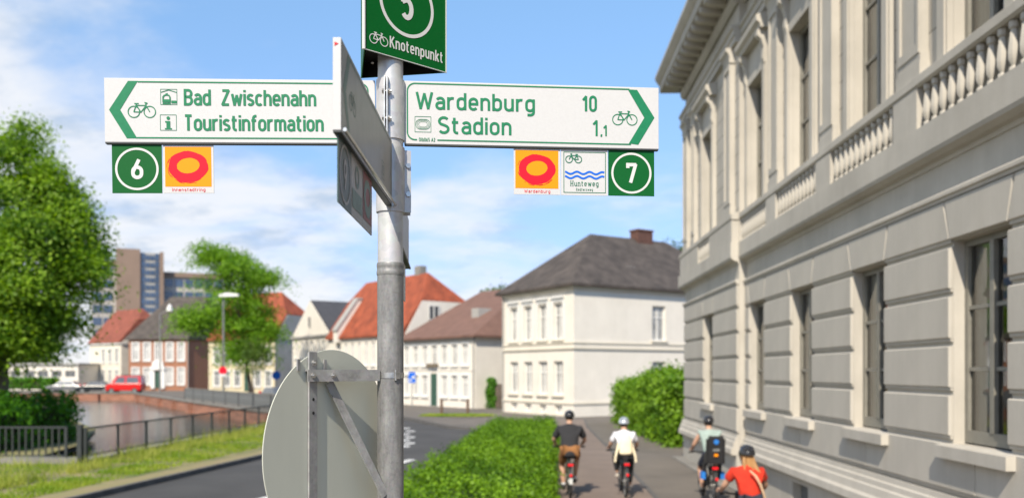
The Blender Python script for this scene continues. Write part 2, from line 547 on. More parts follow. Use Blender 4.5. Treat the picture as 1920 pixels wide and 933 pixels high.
def strip(name, pts, width, z0, z1, m, side=1, kind='structure'):
    """low wall or kerb that follows a line"""
    mb = MB()
    P = [Vector((p[0], p[1])) for p in pts]
    off = []
    for i in range(len(P)):
        d = Vector((0, 0))
        if i > 0: d += (P[i] - P[i - 1]).normalized()
        if i < len(P) - 1: d += (P[i + 1] - P[i]).normalized()
        d.normalize()
        off.append(P[i] + Vector((-d.y, d.x)) * width * side)
    for i in range(len(P) - 1):
        a, b, c, d = P[i], P[i + 1], off[i + 1], off[i]
        vs = [(q.x, q.y, z) for z in (z0, z1) for q in (a, b, c, d)]
        mb.add(vs, [(3, 2, 1, 0), (4, 5, 6, 7), (0, 1, 5, 4), (1, 2, 6, 5), (2, 3, 7, 6), (3, 0, 4, 7)])
    o = part(name, mb, m)
    if kind: o['kind'] = kind
    return o

LK = [(-12.6, -8), (-10.5, 6), (-9.1, 17.6), (-7.8, 27.2), (-6.95, 36), (-6.8, 46), (-9.5, 56), (-19, 69), (-44, 99), (-90, 104)]
RK = [(-2.9, -8), (-2.3, 6), (-1.95, 15), (-0.85, 33), (-1.1, 39), (-3.2, 41.5), (-5.2, 46.5), (-8, 53.5), (-13.5, 61.5), (-20, 70), (-40, 93), (-90, 98)]
sheet('road', LK + list(reversed(RK)), -0.12, M['asphalt'])
strip('kerb', LK[:9], 0.13, -0.2, 0.008, M['kerb'], 1)
strip('kerb', RK[:11], 0.16, -0.2, 0.008, M['kerb'], -1)
# verge between kerb and river
sheet('grass_verge', [(-13.6, -8), (-12.76, -8), (-10.66, 6), (-9.26, 17.6), (-7.96, 27.2), (-7.11, 36), (-6.96, 46), (-8.0, 50), (-11.8, 45.4), (-12.0, 40), (-12.2, 24.6), (-60, 24.6), (-60, -8)], 0.0, M['turf'])
sheet('river_bank', [(-60, 24.7), (-14.3, 24.7), (-15.6, 31), (-19, 39), (-34, 62), (-58, 94), (-90, 94), (-90, 24.7)], -0.004, M['turf'])
tag(sheet('quay_street', [(-11.9, 45.8), (-15.4, 51.2), (-22.4, 62.2), (-40.6, 92.2), (-58, 94.3), (-120, 94.3), (-120, 170), (20, 170), (-2, 80), (-14, 66), (-26, 76), (-44, 99.5), (-19.2, 69.3), (-9.7, 56.3), (-7.2, 47)], 0.004, M['pavement']), kind='structure')
sheet('pavement', [(0.4, -8), (16, -8), (16, 45), (60, 70), (60, 120), (-15, 120), (-30, 84), (-13.3, 61.7), (-7.8, 53.7), (-5.0, 46.7), (-3.05, 41.7), (-0.9, 39.2), (-0.65, 33), (0.4, 32)], 0.0, M['pavement'])
sheet('hedge_bed', [(-2.74, -8), (0.4, -8), (0.4, 32), (-0.65, 33), (-1.75, 15), (-2.12, 6)], 0.0, M['earth'])
sheet('bicycle_path', [(0.42, -8), (2.55, -8), (2.92, 17.6), (3.2, 27), (3.5, 40), (3.9, 46.5), (2.6, 46.5), (2.0, 39), (0.9, 17.6)], 0.005, M['bikepath'])
strip('path_edging', [(2.57, -8), (2.94, 17.6), (3.22, 27), (3.52, 40), (3.92, 46.5)], 0.1, -0.05, 0.010, M['kerb'], -1)
# worn dry strip of the verge beside the kerb
dry = mat('dry_verge', (0.36, 0.27, 0.15), 0.95, var=0.25, scale=1.5, col2=(0.22, 0.21, 0.08), detail=8)
sheet('dry_verge', [(-10.64, 6), (-9.25, 17.6), (-7.95, 27.2), (-7.1, 36), (-7.35, 36), (-8.4, 27.2), (-9.85, 17.6), (-11.3, 6)], 0.006, dry)
# road paint
for nme, c, d, L, w_ in (('center_line', (-6.03, 16.2), (0.30, 0.95), 4.0, 0.13), ('center_line', (-3.9, 23.5), (0.25, 0.97), 3.2, 0.13), ('center_line', (-7.8, 9.5), (0.30, 0.95), 3.0, 0.13)):
    dv = Vector(d).normalized(); nv = Vector((-dv.y, dv.x)); cc = Vector(c)
    sheet(nme, [cc - nv * w_, cc + nv * w_, cc + dv * L + nv * w_, cc + dv * L - nv * w_], -0.115, M['marking'])
for i in range(7):
    p = gnd(758 + (i % 2) * 9 + (6 - i) * 0.5, 800 + i * 5.6 + 2, -0.115)
    sheet('give_way_mark', [(p.x - 0.20, p.y - 0.32), (p.x + 0.20, p.y - 0.32), (p.x + 0.20, p.y + 0.32), (p.x - 0.20, p.y + 0.32)], -0.115, M['marking'])
# grass island in the pavement before the white houses
isl = [(-3.3 + 2.3 * math.cos(a) * 1.0, 51.0 + 1.9 * math.sin(a) - 0.3 * math.cos(a)) for a in [i * math.pi / 10 for i in range(20)]]
sheet('grass_island', isl, 0.03, M['turf'])

# quay wall with brick buttresses along the far bank
QL = [(-11.9, 45.5), (-15.6, 51), (-22.6, 62), (-40.8, 92), (-58, 94), (-90, 95)]
quay = thing('quay_wall', 'long red brick quay wall on the far side of the river', 'wall', (-30, 75, 0))
mb = MB(); cop = MB()
for i in range(len(QL) - 1):
    a = Vector(QL[i]); b = Vector(QL[i + 1]); d = (b - a); L = d.length; d.normalize(); n = Vector((-d.y, d.x)) * -1
    n = Vector((d.y, -d.x)) if Vector((d.y, -d.x)).dot(Vector((-30, 60)) - (a + b) / 2) > 0 else Vector((-d.y, d.x))
    mb.obox(a, d, n, 0, L, -0.25, 0.0, -1.5, 0.30)
    cop.obox(a, d, n, -0.02, L + 0.02, -0.32, 0.10, 0.30, 0.42)
part('brickwork', mb, M['quay_brick'], quay)
part('coping', cop, M['concrete'], quay)
for i in range(len(QL) - 2):
    a = Vector(QL[i]); b = Vector(QL[i + 1]); d = (b - a); L = d.length; d.normalize()
    n = Vector((d.y, -d.x)) if Vector((d.y, -d.x)).dot(Vector((-30, 60)) - (a + b) / 2) > 0 else Vector((-d.y, d.x))
    k = max(1, int(L / 7))
    for j in range(k):
        s = (j + 0.5) * L / k
        bt = MB().obox(a, d, n, s - 0.45, s + 0.45, 0.004, 0.35, -1.5, 0.22)
        part('buttress', bt, M['quay_brick'], quay)
# near bank wall under the railing
nb = thing('bank_wall', 'grey concrete wall edge that carries the river railing', 'wall', (-12.3, 30, 0))
mb = MB()
mb.obox((-12.25, 24.4), Vector((0.02, 1)).normalized(), (-1, 0), 0, 21.3, -0.1, 0.32, -1.6, 0.09)
mb.obox((-12.3, 24.4), (-1, 0), (0, -1), 0, 2.2, -0.3, 0.25, -1.6, 0.16)
part('concrete_edge', mb, M['concrete'], nb)

# ------------------------------------------------------------------ houses
def wall_face(mb, O, a, n, L, z0, z1, ops, depth, mi=0):
    """a wall sheet with real openings and their reveals; O on the outer plane"""
    S = sorted({0.0, L} | {o[0] for o in ops} | {o[1] for o in ops})
    Z = sorted({z0, z1} | {o[2] for o in ops} | {o[3] for o in ops})
    S = [s for s in S if -1e-6 <= s <= L + 1e-6]; Z = [z for z in Z if z0 - 1e-6 <= z <= z1 + 1e-6]
    P = lambda s, z, p=0.0: (O[0] + a[0] * s + n[0] * p, O[1] + a[1] * s + n[1] * p, z)
    for i in range(len(S) - 1):
        for j in range(len(Z) - 1):
            cs = (S[i] + S[i + 1]) / 2; cz = (Z[j] + Z[j + 1]) / 2
            if any(o[0] < cs < o[1] and o[2] < cz < o[3] for o in ops): continue
            mb.quad(P(S[i], Z[j]), P(S[i + 1], Z[j]), P(S[i + 1], Z[j + 1]), P(S[i], Z[j + 1]), mi)
    for s0, s1, a0, a1 in ops:
        d = -depth
        mb.quad(P(s0, a0), P(s0, a0, d), P(s0, a1, d), P(s0, a1), mi)
        mb.quad(P(s1, a0, d), P(s1, a0), P(s1, a1), P(s1, a1, d), mi)
        mb.quad(P(s0, a0), P(s1, a0), P(s1, a0, d), P(s0, a0, d), mi)
        mb.quad(P(s0, a1, d), P(s1, a1, d), P(s1, a1), P(s0, a1), mi)

def house_window(root, O, a, n, o, depth, fm, pm, mull=1, trans=1, sill=None, surround=None, fw=0.07, name='window'):
    s0, s1, z0, z1 = o
    f = MB()
    p0, p1 = -depth, -depth + 0.07
    f.obox(O, a, n, s0, s0 + fw, p0, p1, z0, z1)
    f.obox(O, a, n, s1 - fw, s1, p0, p1, z0, z1)
    f.obox(O, a, n, s0 + fw, s1 - fw, p0, p1, z0, z0 + fw)
    f.obox(O, a, n, s0 + fw, s1 - fw, p0, p1, z1 - fw, z1)
    ms = [s0 + (s1 - s0) * (k + 1) / (mull + 1) for k in range(mull)]
    for s in ms:
        f.obox(O, a, n, s - fw * 0.5, s + fw * 0.5, p0, p1 - 0.006, z0 + fw, z1 - fw)
    tz = []
    if trans == 1: tz = [z0 + (z1 - z0) * 0.66]
    elif trans > 1: tz = [z0 + (z1 - z0) * (k + 1) / (trans + 1) for k in range(trans)]
    for z in tz:
        f.obox(O, a, n, s0 + fw, s1 - fw, p0, p1 - 0.012, z - fw * 0.4, z + fw * 0.4)
    w = part(name, f, fm, root)
    g = MB().obox(O, a, n, s0, s1, -depth - 0.03, -depth - 0.004 + 0.012, z0, z1)
    part('pane', g, pm, w)
    if sill:
        part('sill', MB().obox(O, a, n, s0 - 0.12, s1 + 0.12, 0.003, 0.14, z0 - 0.12, z0 - 0.004), sill, w)
    if surround:
        q = MB(); t = 0.17
        q.obox(O, a, n, s0 - t, s0, 0.003, 0.05, z0, z1)
        q.obox(O, a, n, s1, s1 + t, 0.003, 0.05, z0, z1)
        q.obox(O, a, n, s0 - t, s1 + t, 0.003, 0.055, z1, z1 + t)
        part('surround', q, surround, w)
    return w

def house(label, P, a, b, LA, LB, zb, ze, wall_m, opsA=(), opsB=(), depth=0.16, cat='house', name='house', wall_b=None,
          fm=None, pm=None, sill=None, surround=None, mull=1, trans=1, wall_name='wall', fw=0.07):
    """P the corner shared by faces A (along a) and B (along b); both unit vectors"""
    a = Vector(a).normalized(); b = Vector(b).normalized()
    nA = Vector((-a.y, a.x)); nA = nA if nA.dot(b) < 0 else -nA
    nB = Vector((-b.y, b.x)); nB = nB if nB.dot(a) < 0 else -nB
    P = Vector(P[:2])
    root = thing(name, label, cat, (P.x, P.y, zb))
    mb = MB()
    wall_face(mb, P, a, nA, LA, zb - 0.3, ze, opsA, depth, 0)
    wall_face(mb, P, b, nB, LB, zb - 0.3, ze, opsB, depth, 1 if wall_b else 0)
    Q = P + a * LA; Rr = P + b * LB; T = Q + b * LB
    for u, v in ((Q, T), (T, Rr)):
        mb.quad((u.x, u.y, zb - 0.3), (v.x, v.y, zb - 0.3), (v.x, v.y, ze), (u.x, u.y, ze), 0)
    part(wall_name, mb, [wall_m, wall_b] if wall_b else wall_m, root)
    for o in opsA:
        house_window(root, P, a, nA, o, depth, fm or M['white_paint'], pm or M['pane'], mull, trans, sill, surround, fw)
    for o in opsB:
        house_window(root, P, b, nB, o, depth, fm or M['white_paint'], pm or M['pane'], mull, trans, sill, surround, fw)
    return root, P, a, b, nA, nB

def roof(root, P, a, b, LA, LB, ze, rise, m, ov=0.35, ridge_along='a', ovs=None, in0=0.0, in1=0.0, hip0=0.0, hip1=0.0, fascia=0.16, mid=0.5, name='roof'):
    """closed roof body. Ridge along a (or b) at fraction mid across; in0/in1: how far the ridge ends are set in (hips);
    hip0/hip1: height above the eave at which a half hip starts (0 = full hip)"""
    if ridge_along == 'b':
        a, b, LA, LB = b, a, LB, LA
    def pt(s, t, z):
        q = P + a * s + b * t
        return Vector((q.x, q.y, z))
    oe = ov if ovs is None else ovs
    s0, s1, t0, t1 = -oe, LA + oe, -ov, LB + ov
    tm = LB * mid
    zr = ze + rise
    V = [pt(s0, t0, ze - fascia), pt(s1, t0, ze - fascia), pt(s1, t1, ze - fascia), pt(s0, t1, ze - fascia)]
    V += [pt(s0, t0, ze), pt(s1, t0, ze), pt(s1, t1, ze), pt(s0, t1, ze)]
    r0 = pt(s0 + in0, tm, zr); r1 = pt(s1 - in1, tm, zr)
    V += [r0, r1]                                   # 8, 9
    F = [(3, 2, 1, 0), (0, 1, 5, 4), (1, 2, 6, 5), (2, 3, 7, 6), (3, 0, 4, 7)]
    def mids(s, h):
        k = h / rise
        return pt(s, t0 + (tm - t0) * k, ze + h), pt(s, t1 + (tm - t1) * k, ze + h)
    front = [4, 5]; back = [6, 7]
    if hip1 > 0:
        u, w = mids(s1, hip1); iu = len(V); V += [u, w]
        F += [(5, 6, iu + 1, iu), (iu, iu + 1, 9)]
        front += [iu, 9]; back_l = [9, iu + 1]
    else:
        F += [(5, 6, 9)]; front += [9]; back_l = [9]
    if hip0 > 0:
        u, w = mids(s0, hip0); iu = len(V); V += [u, w]
        F += [(7, 4, iu, iu + 1), (iu + 1, iu, 8)]
        front += [8, iu]; back_r = [iu + 1, 8]
    else:
        F += [(7, 4, 8)]; front += [8]; back_r = [8]
    F.append(tuple(front)); F.append(tuple([6, 7] + back_r + back_l))
    mb = MB().add(V, F)
    return part(name, mb, m, root)

def row(n, s_first, pitch, w, z0, h):
    return [(s_first + i * pitch - w / 2, s_first + i * pitch + w / 2, z0, z0 + h) for i in range(n)]

# --- tall white corner house behind the path
A = (-0.54, 0.84); B = (0.84, 0.54)
opsA = row(4, 1.55, 1.62, 0.95, 4.55, 2.15) + row(4, 1.55, 1.62, 0.95, 1.25, 2.0)
opsA += row(4, 1.55, 1.62, 0.75, 0.12, 0.5)
opsB = [(6.05, 7.15, 4.55, 6.7), (6.05, 7.15, 1.25, 3.25), (11.0, 12.1, 4.55, 6.7)]
hw, P, a, b, nA, nB = house('tall white two storey corner house with dark slate hip roof and brick chimney', (3.59, 49.5), A, B, 7.75, 15, -0.05, 7.75, M['white_wall'],
      opsA, opsB, fm=M['white_paint'], pm=M['pane_pale'], sill=M['cream_wall'], depth=0.22)
tr = MB()
for O, d, n, L in ((P, a, nA, 7.75), (P, b, nB, 15)):
    for z, h, p in ((0.72, 0.12, 0.07), (3.95, 0.14, 0.10), (4.28, 0.10, 0.07), (7.42, 0.30, 0.12)):
        tr.obox(O, d, n, 0.0 if d is b else -p, L, 0.002, p, z, z + h)
part('string_course', tr, M['cream_wall'], hw)
for o in opsA[:4]:
    q = MB()
    q.obox(P, a, nA, o[0] - 0.16, o[0] - 0.02, 0.003, 0.07, o[2], o[3] + 0.1)
    q.obox(P, a, nA, o[1] + 0.02, o[1] + 0.16, 0.003, 0.07, o[2], o[3] + 0.1)
    q.obox(P, a, nA, o[0] - 0.2, o[1] + 0.2, 0.003, 0.16, o[3] + 0.3, o[3] + 0.42)
    q.obox(P, a, nA, o[0] - 0.2, o[1] + 0.2, 0.003, 0.05, o[3] + 0.1, o[3] + 0.3)
    part('window_hood', q, M['white_paint'], hw)
rf = roof(hw, P, a, b, 7.75, 15, 7.75, 3.75, M['slate'], 0.38, 'b', None, 4.6, 4.6)
q = P + a * 3.9 + b * 8.6
part('chimney', MB().box((q.x, q.y, 11.45), (1.3, 0.8, 1.1), 0, math.atan2(b.y, b.x)).box((q.x, q.y, 12.06), (1.4, 0.9, 0.12), 0, math.atan2(b.y, b.x)), mat('chimney_brick', srgb(92, 64, 55), 0.9, var=0.3, scale=5), rf)
for s, t in ((2.5, 5.4), (2.2, 12.0)):
    q = P + a * (s - 0.6) + b * t
    part('skylight', MB().obox(P, b, nB, t - 0.35, t + 0.35, -1.7, -1.25, 9.05, 9.2), M['pane_pale'], rf)
dp = MB()
c0 = P + nA * 0.08 + a * 7.6
dp.cyl((c0.x, c0.y, 0), (c0.x, c0.y, 7.6), 0.05, 8)
part('downpipe', dp, M['trim_grey'], hw)

# --- long low white house with brown roof
A = (-0.62, 0.79); B = (0.79, 0.62)
opsA = row(7, 1.25, 1.36, 0.82, 3.1, 1.55)
g = row(7, 1.25, 1.36, 0.82, 0.75, 1.6)
opsA += g[:3] + g[4:]
h2, P, a, b, nA, nB = house('long low white house with seven upper windows and brown tiled roof', (-2.63, 61), A, B, 9.9, 16, 0.0, 5.25, M['white_wall'], opsA, [], sill=M['white_paint'],
      surround=M['white_paint'], pm=M['pane_pale'], depth=0.14)
d0 = g[3]
dr = part('door', MB().obox(P, a, nA, d0[0] - 0.05, d0[1] + 0.05, -0.02, 0.03, 0.05, 2.5), mat('dark_green_door', (0.03, 0.08, 0.055), 0.5, var=0.2), h2)
part('door_frame', MB().obox(P, a, nA, d0[0] - 0.2, d0[0] - 0.055, 0.003, 0.08, 0.0, 2.75).obox(P, a, nA, d0[1] + 0.055, d0[1] + 0.2, 0.003, 0.08, 0.0, 2.75).obox(P, a, nA, d0[0] - 0.2, d0[1] + 0.2, 0.003, 0.1, 2.76, 2.95), M['white_paint'], dr)
part('string_course', MB().obox(P, a, nA, -0.05, 9.9, 0.002, 0.06, 2.72, 2.74), M['white_paint'], h2)
part('wall_lamp', MB().obox(P, a, nA, d0[0] - 0.25, d0[1] + 0.35, 0.12, 0.3, 2.98, 3.25).obox(P, a, nA, d0[0] + 0.2, d0[0] + 0.4, 0.003, 0.12, 3.05, 3.15), mat('brown_box', (0.16, 0.13, 0.09), 0.6), h2)
part('cornice', MB().obox(P, a, nA, 0, 9.9, 0.002, 0.2, 4.95, 5.08), M['trim_grey'], h2)
c0 = P + nA * 0.09 + a * 0.12
part('downpipe', MB().cyl((c0.x, c0.y, 0), (c0.x, c0.y, 5.0), 0.06, 8), M['trim_grey'], h2)
rf = roof(h2, P, a, b, 9.9, 16, 5.25, 4.3, M['brown_tile'], 0.4, 'a', None, 4.6, 0.0, 0.0, 4.29)
part('roof_dormer', MB().obox(P, a, nA, 3.2, 4.1, -3.9, -2.6, 6.2, 7.5), M['trim_grey'], rf)

# --- white house with the big orange roof
A = (-0.62, 0.79); B = (0.79, 0.62)
opsA = row(9, 1.4, 1.32, 0.62, 3.2, 2.1)
opsA += row(8, 1.4, 1.32, 0.62, 0.9, 1.7)
h3, P, a, b, nA, nB = house('white house with big orange tiled half hipped roof behind the pole', (-9.1, 72), A, B, 14.3, 9.5, 0.0, 5.9, M['white_wall'], opsA, [], sill=M['white_paint'], pm=M['pane_pale'])
roof(h3, P, a, b, 14.3, 9.5, 5.9, 5.5, M['red_tile'], 0.3, 'a', 0.03, 1.8, 1.2, 2.9, 3.6, mid=0.37)
# gable wall under the half hip
def P3(s, t, z, p=0.0):
    q = P + a * s + b * t + nB * p
    return (q.x, q.y, z)
gb = MB()
gb.prism([P3(-0.02, 0.0, 5.75, 0.06), P3(-0.02, 9.5, 5.75, 0.06), P3(-0.02, 6.45, 8.72, 0.06), P3(-0.02, 1.75, 8.72, 0.06)], tuple(-nB * 0.3) + (0,))
gw = part('gable_wall', gb, M['white_wall'], h3)
house_window(h3, P + nB * 0.09, b, nB, (2.35, 3.45, 7.1, 8.35), -0.02, M['white_paint'], M['pane'], 1, 0)
# stepped up firewall at the far end of its front roof slope
fw_ = MB()
fw_.prism([P3(11.5, -0.45, 5.4), P3(11.5, -0.45, 6.5), P3(11.5, 1.75, 9.55), P3(11.5, 2.2, 9.55), P3(11.5, 2.2, 5.4)], tuple(a * 0.8) + (0,))
part('firewall', fw_, M['white_wall'], h3)
fc = MB()
fc.prism([P3(11.42, -0.55, 6.46), P3(11.42, -0.55, 6.62), P3(11.42, 1.75, 9.75), P3(11.42, 2.2, 9.75), P3(11.42, 2.2, 9.56), P3(11.42, 1.72, 9.56)], tuple(a * 0.95) + (0,))
part('coping', fc, M['trim_grey'], h3)
q = P + a * 3.5 + b * 3.8
part('chimney', MB().box((q.x, q.y, 11.5), (0.7, 0.9, 1.3), 0, math.atan2(b.y, b.x)), M['concrete'], h3)

# --- white gable house with slate roof
A = (-0.55, 0.835); B = (0.835, 0.55)
opsA = row(6, 1.8, 1.6, 0.75, 4.1, 1.7) + row(6, 1.8, 1.6, 0.75, 1.0, 1.8)
h4, P, a, b, nA, nB = house('white gable fronted house with black slate roof left of the orange roof', (-17.9, 84), A, B, 11.0, 12, 0.0, 6.4, M['white_wall'], opsA, [], sill=M['white_paint'])
gb = MB()
gb.prism([P3(0, 0, 6.4), P3(11.0, 0, 6.4), P3(5.5, 0, 10.0)], tuple(nA * 0.2) + (0,))
gb2 = []
o3 = [P + nA * 0.0]
pts = [P + nA * 0.06, P + a * 11.0 + nA * 0.06, P + a * 5.5 + nA * 0.06]
gb = MB().prism([(pts[0].x, pts[0].y, 6.4), (pts[1].x, pts[1].y, 6.4), (pts[2].x, pts[2].y, 10.0)], tuple(-nA * 0.3) + (0,))
part('gable_wall', gb, M['white_wall'], h4)
part('cornice', MB().obox(P, a, nA, -0.2, 11.2, 0.002, 0.22, 6.2, 6.4), M['trim_grey'], h4)
house_window(h4, P + nA * 0.09, a, nA, (5.25, 5.75, 7.3, 8.3), -0.02, M['trim_grey'], M['pane'], 0, 0)
roof(h4, P, a, b, 11.0, 12, 6.45, 3.6, M['slate2'], 0.25, 'b', 0.0, 0.0, 0.0, 3.59, 3.59)

# --- pale yellow house with red roof, grey gable wall
A = (-0.92, 0.40); B = (0.40, 0.92)
opsA = row(6, 0.95, 1.55, 0.85, 3.6, 1.9)
lo = row(6, 0.95, 1.55, 0.85, 0.9, 1.8)
opsA += lo[:2] + lo[3:]
h5, P, a, b, nA, nB = house('pale yellow house with red tiled roof and bare grey gable wall', (-27.8, 100), A, B, 10.0, 9, 0.3, 6.5, M['yellow_wall'], opsA, [], wall_b=M['grey_wall'], sill=M['white_paint'], surround=M['white_paint'])
part('door', MB().obox(P, a, nA, lo[2][0], lo[2][1], -0.02, 0.05, 0.35, 2.7), MATS['dark_green_door'], h5)
pts = [P + b * t_ + nB * 0.05 for t_ in (0, 9, 6.7, 2.3)]
part('gable_wall', MB().prism([(q_.x, q_.y, z_) for q_, z_ in zip(pts, (6.4, 6.4, 9.45, 9.45))], tuple(-nB * 0.2) + (0,)), M['grey_wall'], h5)
roof(h5, P, a, b, 10.0, 9, 6.55, 5.9, M['red_tile'], 0.3, 'a', 0.0, 2.6, 0.0, 3.0, 5.89)

# --- red brick house with white framed windows
A = (-1.0, 0.03); B = (0.42, 0.91)
opsA = row(5, 0.95, 1.62, 0.86, 4.2, 2.45)
lo = row(5, 0.95, 1.62, 0.86, 0.85, 2.3)
opsA += [lo[0], lo[1], lo[3], lo[4]]
h6, P, a, b, nA, nB = house('red brick house with white window frames and dark roof behind the red van', (-45.6, 120), A, B, 8.4, 10, 0.3, 7.3, M['brick_wall'], opsA, [], surround=M['white_paint'], sill=M['white_paint'], pm=M['pane_pale'], fw=0.13)
part('door', MB().obox(P, a, nA, lo[2][0] + 0.05, lo[2][1] - 0.05, -0.02, 0.05, 0.35, 2.7), MATS['dark_green_door'], h6)
part('portal', MB().obox(P, a, nA, lo[2][0] - 0.55, lo[2][0] - 0.02, 0.003, 0.25, 0.3, 2.9).obox(P, a, nA, lo[2][1] + 0.02, lo[2][1] + 0.55, 0.003, 0.25, 0.3, 2.9).obox(P, a, nA, lo[2][0] - 0.6, lo[2][1] + 0.6, 0.003, 0.4, 2.91, 3.4).obox(P, a, nA, lo[2][0] - 0.35, lo[2][1] + 0.35, 0.003, 0.25, 3.41, 4.1), M['white_paint'], h6)
part('window', MB().obox(P, a, nA, lo[2][0], lo[2][1], 0.003, 0.05, 4.3, 6.6), M['white_paint'], h6) if False else None
rf = roof(h6, P, a, b, 8.4, 10, 7.3, 6.3, M['slate'], 0.35, 'a', None, 1.2, 2.4)
q = P + nA * 0.1 - a * 0.05
part('downpipe', MB().cyl((q.x, q.y, 0.3), (q.x, q.y, 7.1), 0.07, 8), M['trim_grey'], h6)
part('skylight', MB().obox(P, a, nA, 3.6, 4.3, -2.3, -1.8, 9.5, 9.8), M['pane_pale'], rf)

# --- cream house left of the brick house, grey side wall
A = (-0.80, 0.6); B = (0.72, 0.69)
opsA = row(3, 1.2, 1.9, 0.85, 4.0, 2.0) + row(3, 1.2, 1.9, 0.85, 0.9, 2.0)
h7, P, a, b, nA, nB = house('cream house with grey side wall and red brown roof beside the big tree', (-56.8, 124), A, B, 9, 7.5, 0.3, 7.0, M['cream_wall'], opsA, [], wall_b=M['grey_wall'], surround=M['white_paint'], sill=M['white_paint'])
pts = [P + nB * 0.05, P + b * 7.5 + nB * 0.05, P + b * 3.75 + nB * 0.05]
part('gable_wall', MB().prism([(pts[0].x, pts[0].y, 6.9), (pts[1].x, pts[1].y, 6.9), (pts[2].x, pts[2].y, 10.3)], tuple(-nB * 0.2) + (0,)), M['grey_wall'], h7)
part('cornice', MB().obox(P, a, nA, -0.1, 9, 0.002, 0.25, 6.7, 6.85).obox(P, b, nB, 0.0, 0.8, 0.052, 0.3, 6.7, 6.85), M['white_paint'], h7)
roof(h7, P, a, b, 9, 7.5, 7.05, 5.0, M['rust_tile'], 0.3, 'a', 0.02, 1.3, 0.5, 3.4, 4.6)

# --- low modern white building far left
A = (-1.0, 0.05); B = (0.05, 1.0)
opsA = row(12, 1.2, 2.0, 1.5, 1.9, 0.9)
h8, P, a, b, nA, nB = house('low modern white building with a band of windows behind the tree trunk', (-62, 122), A, B, 26, 10, 0.3, 3.6, M['white_wall'], opsA, [], fm=M['trim_grey'])
part('roof', MB().obox(P, a, nA, -0.2, 26.2, -10.2, 0.25, 3.6, 3.9), M['trim_grey'], h8)
q = P + a * 1.0

# --- far office tower, its front turned towards the old town
TD = 240.0
tr0 = at(264, HOR, TD)
tw = thing('office_tower', 'tall brown office tower with glazed stair bay above the old roofs', 'building', (tr0.x, tr0.y, 0), math.atan2(-tr0.x, tr0.y))
TS = TD / FPX * math.hypot(1, tr0.x / TD)
def tx(x): return (x - 264) * TS * 0.92
def tz_(y): return CZ + (HOR - y) / FPX * TD
def tp(name, mb, m, par=tw): return part(name, mb, m, par, local=True)
mw = mat('tower_cladding', srgb(132, 112, 98), 0.8, var=0.10, scale=0.15, detail=8)
ml = mat('tower_pale_panel', srgb(170, 164, 158), 0.8, var=0.08, scale=0.1)
zt = tz_(467)
tp('wall', MB().bx(tx(222), tx(263), 0, 12, 0, zt), mw)
tp('core_slab', MB().bx(tx(297), tx(303.5), -1.0, 12, 0, zt - 0.6), mw)
tp('stair_bay', MB().bx(tx(263), tx(297), 0.8, 12, 0, zt - 0.8), M['trim_grey'])
x0, x1 = tx(263) + 0.1, tx(297) - 0.1
for r_ in range(14):
    z0 = zt - 2.8 - r_ * 2.1
    for c_ in range(4):
        xa = x0 + (x1 - x0) * c_ / 4 + 0.09; xb = x0 + (x1 - x0) * (c_ + 1) / 4 - 0.09
        tp('pane', MB().bx(xa, xb, 0.62, 0.82, z0, z0 + (1.85 if c_ in (0, 3) else 1.3)), M['tower_glass'])
for xa, xb, top in ((303.5, 430, 507), (180, 222, 490)):
    zt2 = tz_(top)
    wg = tp('wing_wall', MB().bx(tx(xa) + 0.02, tx(xb), 3.0, 13, 0, zt2), ml)
    tp('roof_edge', MB().bx(tx(xa) + 0.04, tx(xb), 2.4, 2.99, zt2 - 1.1, zt2 + 0.25), mw, wg)
    n_ = int((tx(xb) - tx(xa)) / 2.7)
    for fl in range(6):
        z0 = zt2 - 3.9 - fl * 3.5
        for k in range(n_):
            xs = tx(xa) + 0.35 + k * 2.7
            tp('window', MB().bx(xs, xs + 2.25, 2.84, 2.996, z0, z0 + 2.1), M['tower_glass'], wg)
# ------------------------------------------------------------------ the grey villa along the path
# local frame: y along the front (metres of depth from the camera), -x outward, z up
VX = 4.825
rz = -math.atan(0.025)
villa = thing('grey_villa', 'large grey neoclassical villa with rusticated ground floor and balustrade along the path', 'building', (VX, 0, 0), rz)
ST = M['stucco']
PITCH = 3.03
MAIN0, MAIN1 = -2.9, 19.3           # main front from the near end to the projection
RIS1 = 26.1                         # far corner
RISP = 0.17                         # how far the end bay projects
axes = [9.2 + PITCH * k for k in range(-3, 4)]
RAX = 22.55
OW = 0.60                           # half width of openings
PB = 1.19
def X(p): return -p
def vp(name, mb, m=ST, parent=villa, smooth=False): return part(name, mb, m, parent, smooth, local=True)
class VMB(MB):
    def b(self, p0, p1, y0, y1, z0, z1, mi=0):
        return self.bx(-p1, -p0, y0, y1, z0, z1, mi)
    def prof(self, pz, y0, y1, mi=0):
        """profile of (p, z) run along the front"""
        return self.prism([(-p, y0, z) for p, z in pz], (0, y1 - y0, 0), mi)
# walls with openings
mb = VMB()
gops = [(c - OW, c + OW, 1.78, 4.10) for c in axes]
uops = [(c - OW, c + OW, 6.22, 8.90) for c in axes]
bops = [(c - 0.45, c + 0.45, 0.1, 0.6) for c in axes]
sh = lambda ops, y0: [(o[0] - y0, o[1] - y0, o[2], o[3]) for o in ops]
wall_face(mb, (0, MAIN0), (0, 1), (-1, 0), MAIN1 - MAIN0, -0.2, 11.3, sh(gops + uops + bops, MAIN0), 0.20)
rg = [(RAX - OW, RAX + OW, 1.78, 4.10), (RAX - OW, RAX + OW, 6.22, 8.90)]
wall_face(mb, (-RISP, MAIN1), (0, 1), (-1, 0), RIS1 - MAIN1, -0.2, 11.3, sh(rg, MAIN1), 0.20)
for i_, f_ in enumerate(mb.f):
    if sum(mb.v[k][2] for k in f_) / 4 > 6.25 and len({round(mb.v[k][0], 4) for k in f_}) == 1: mb.m[i_] = 1
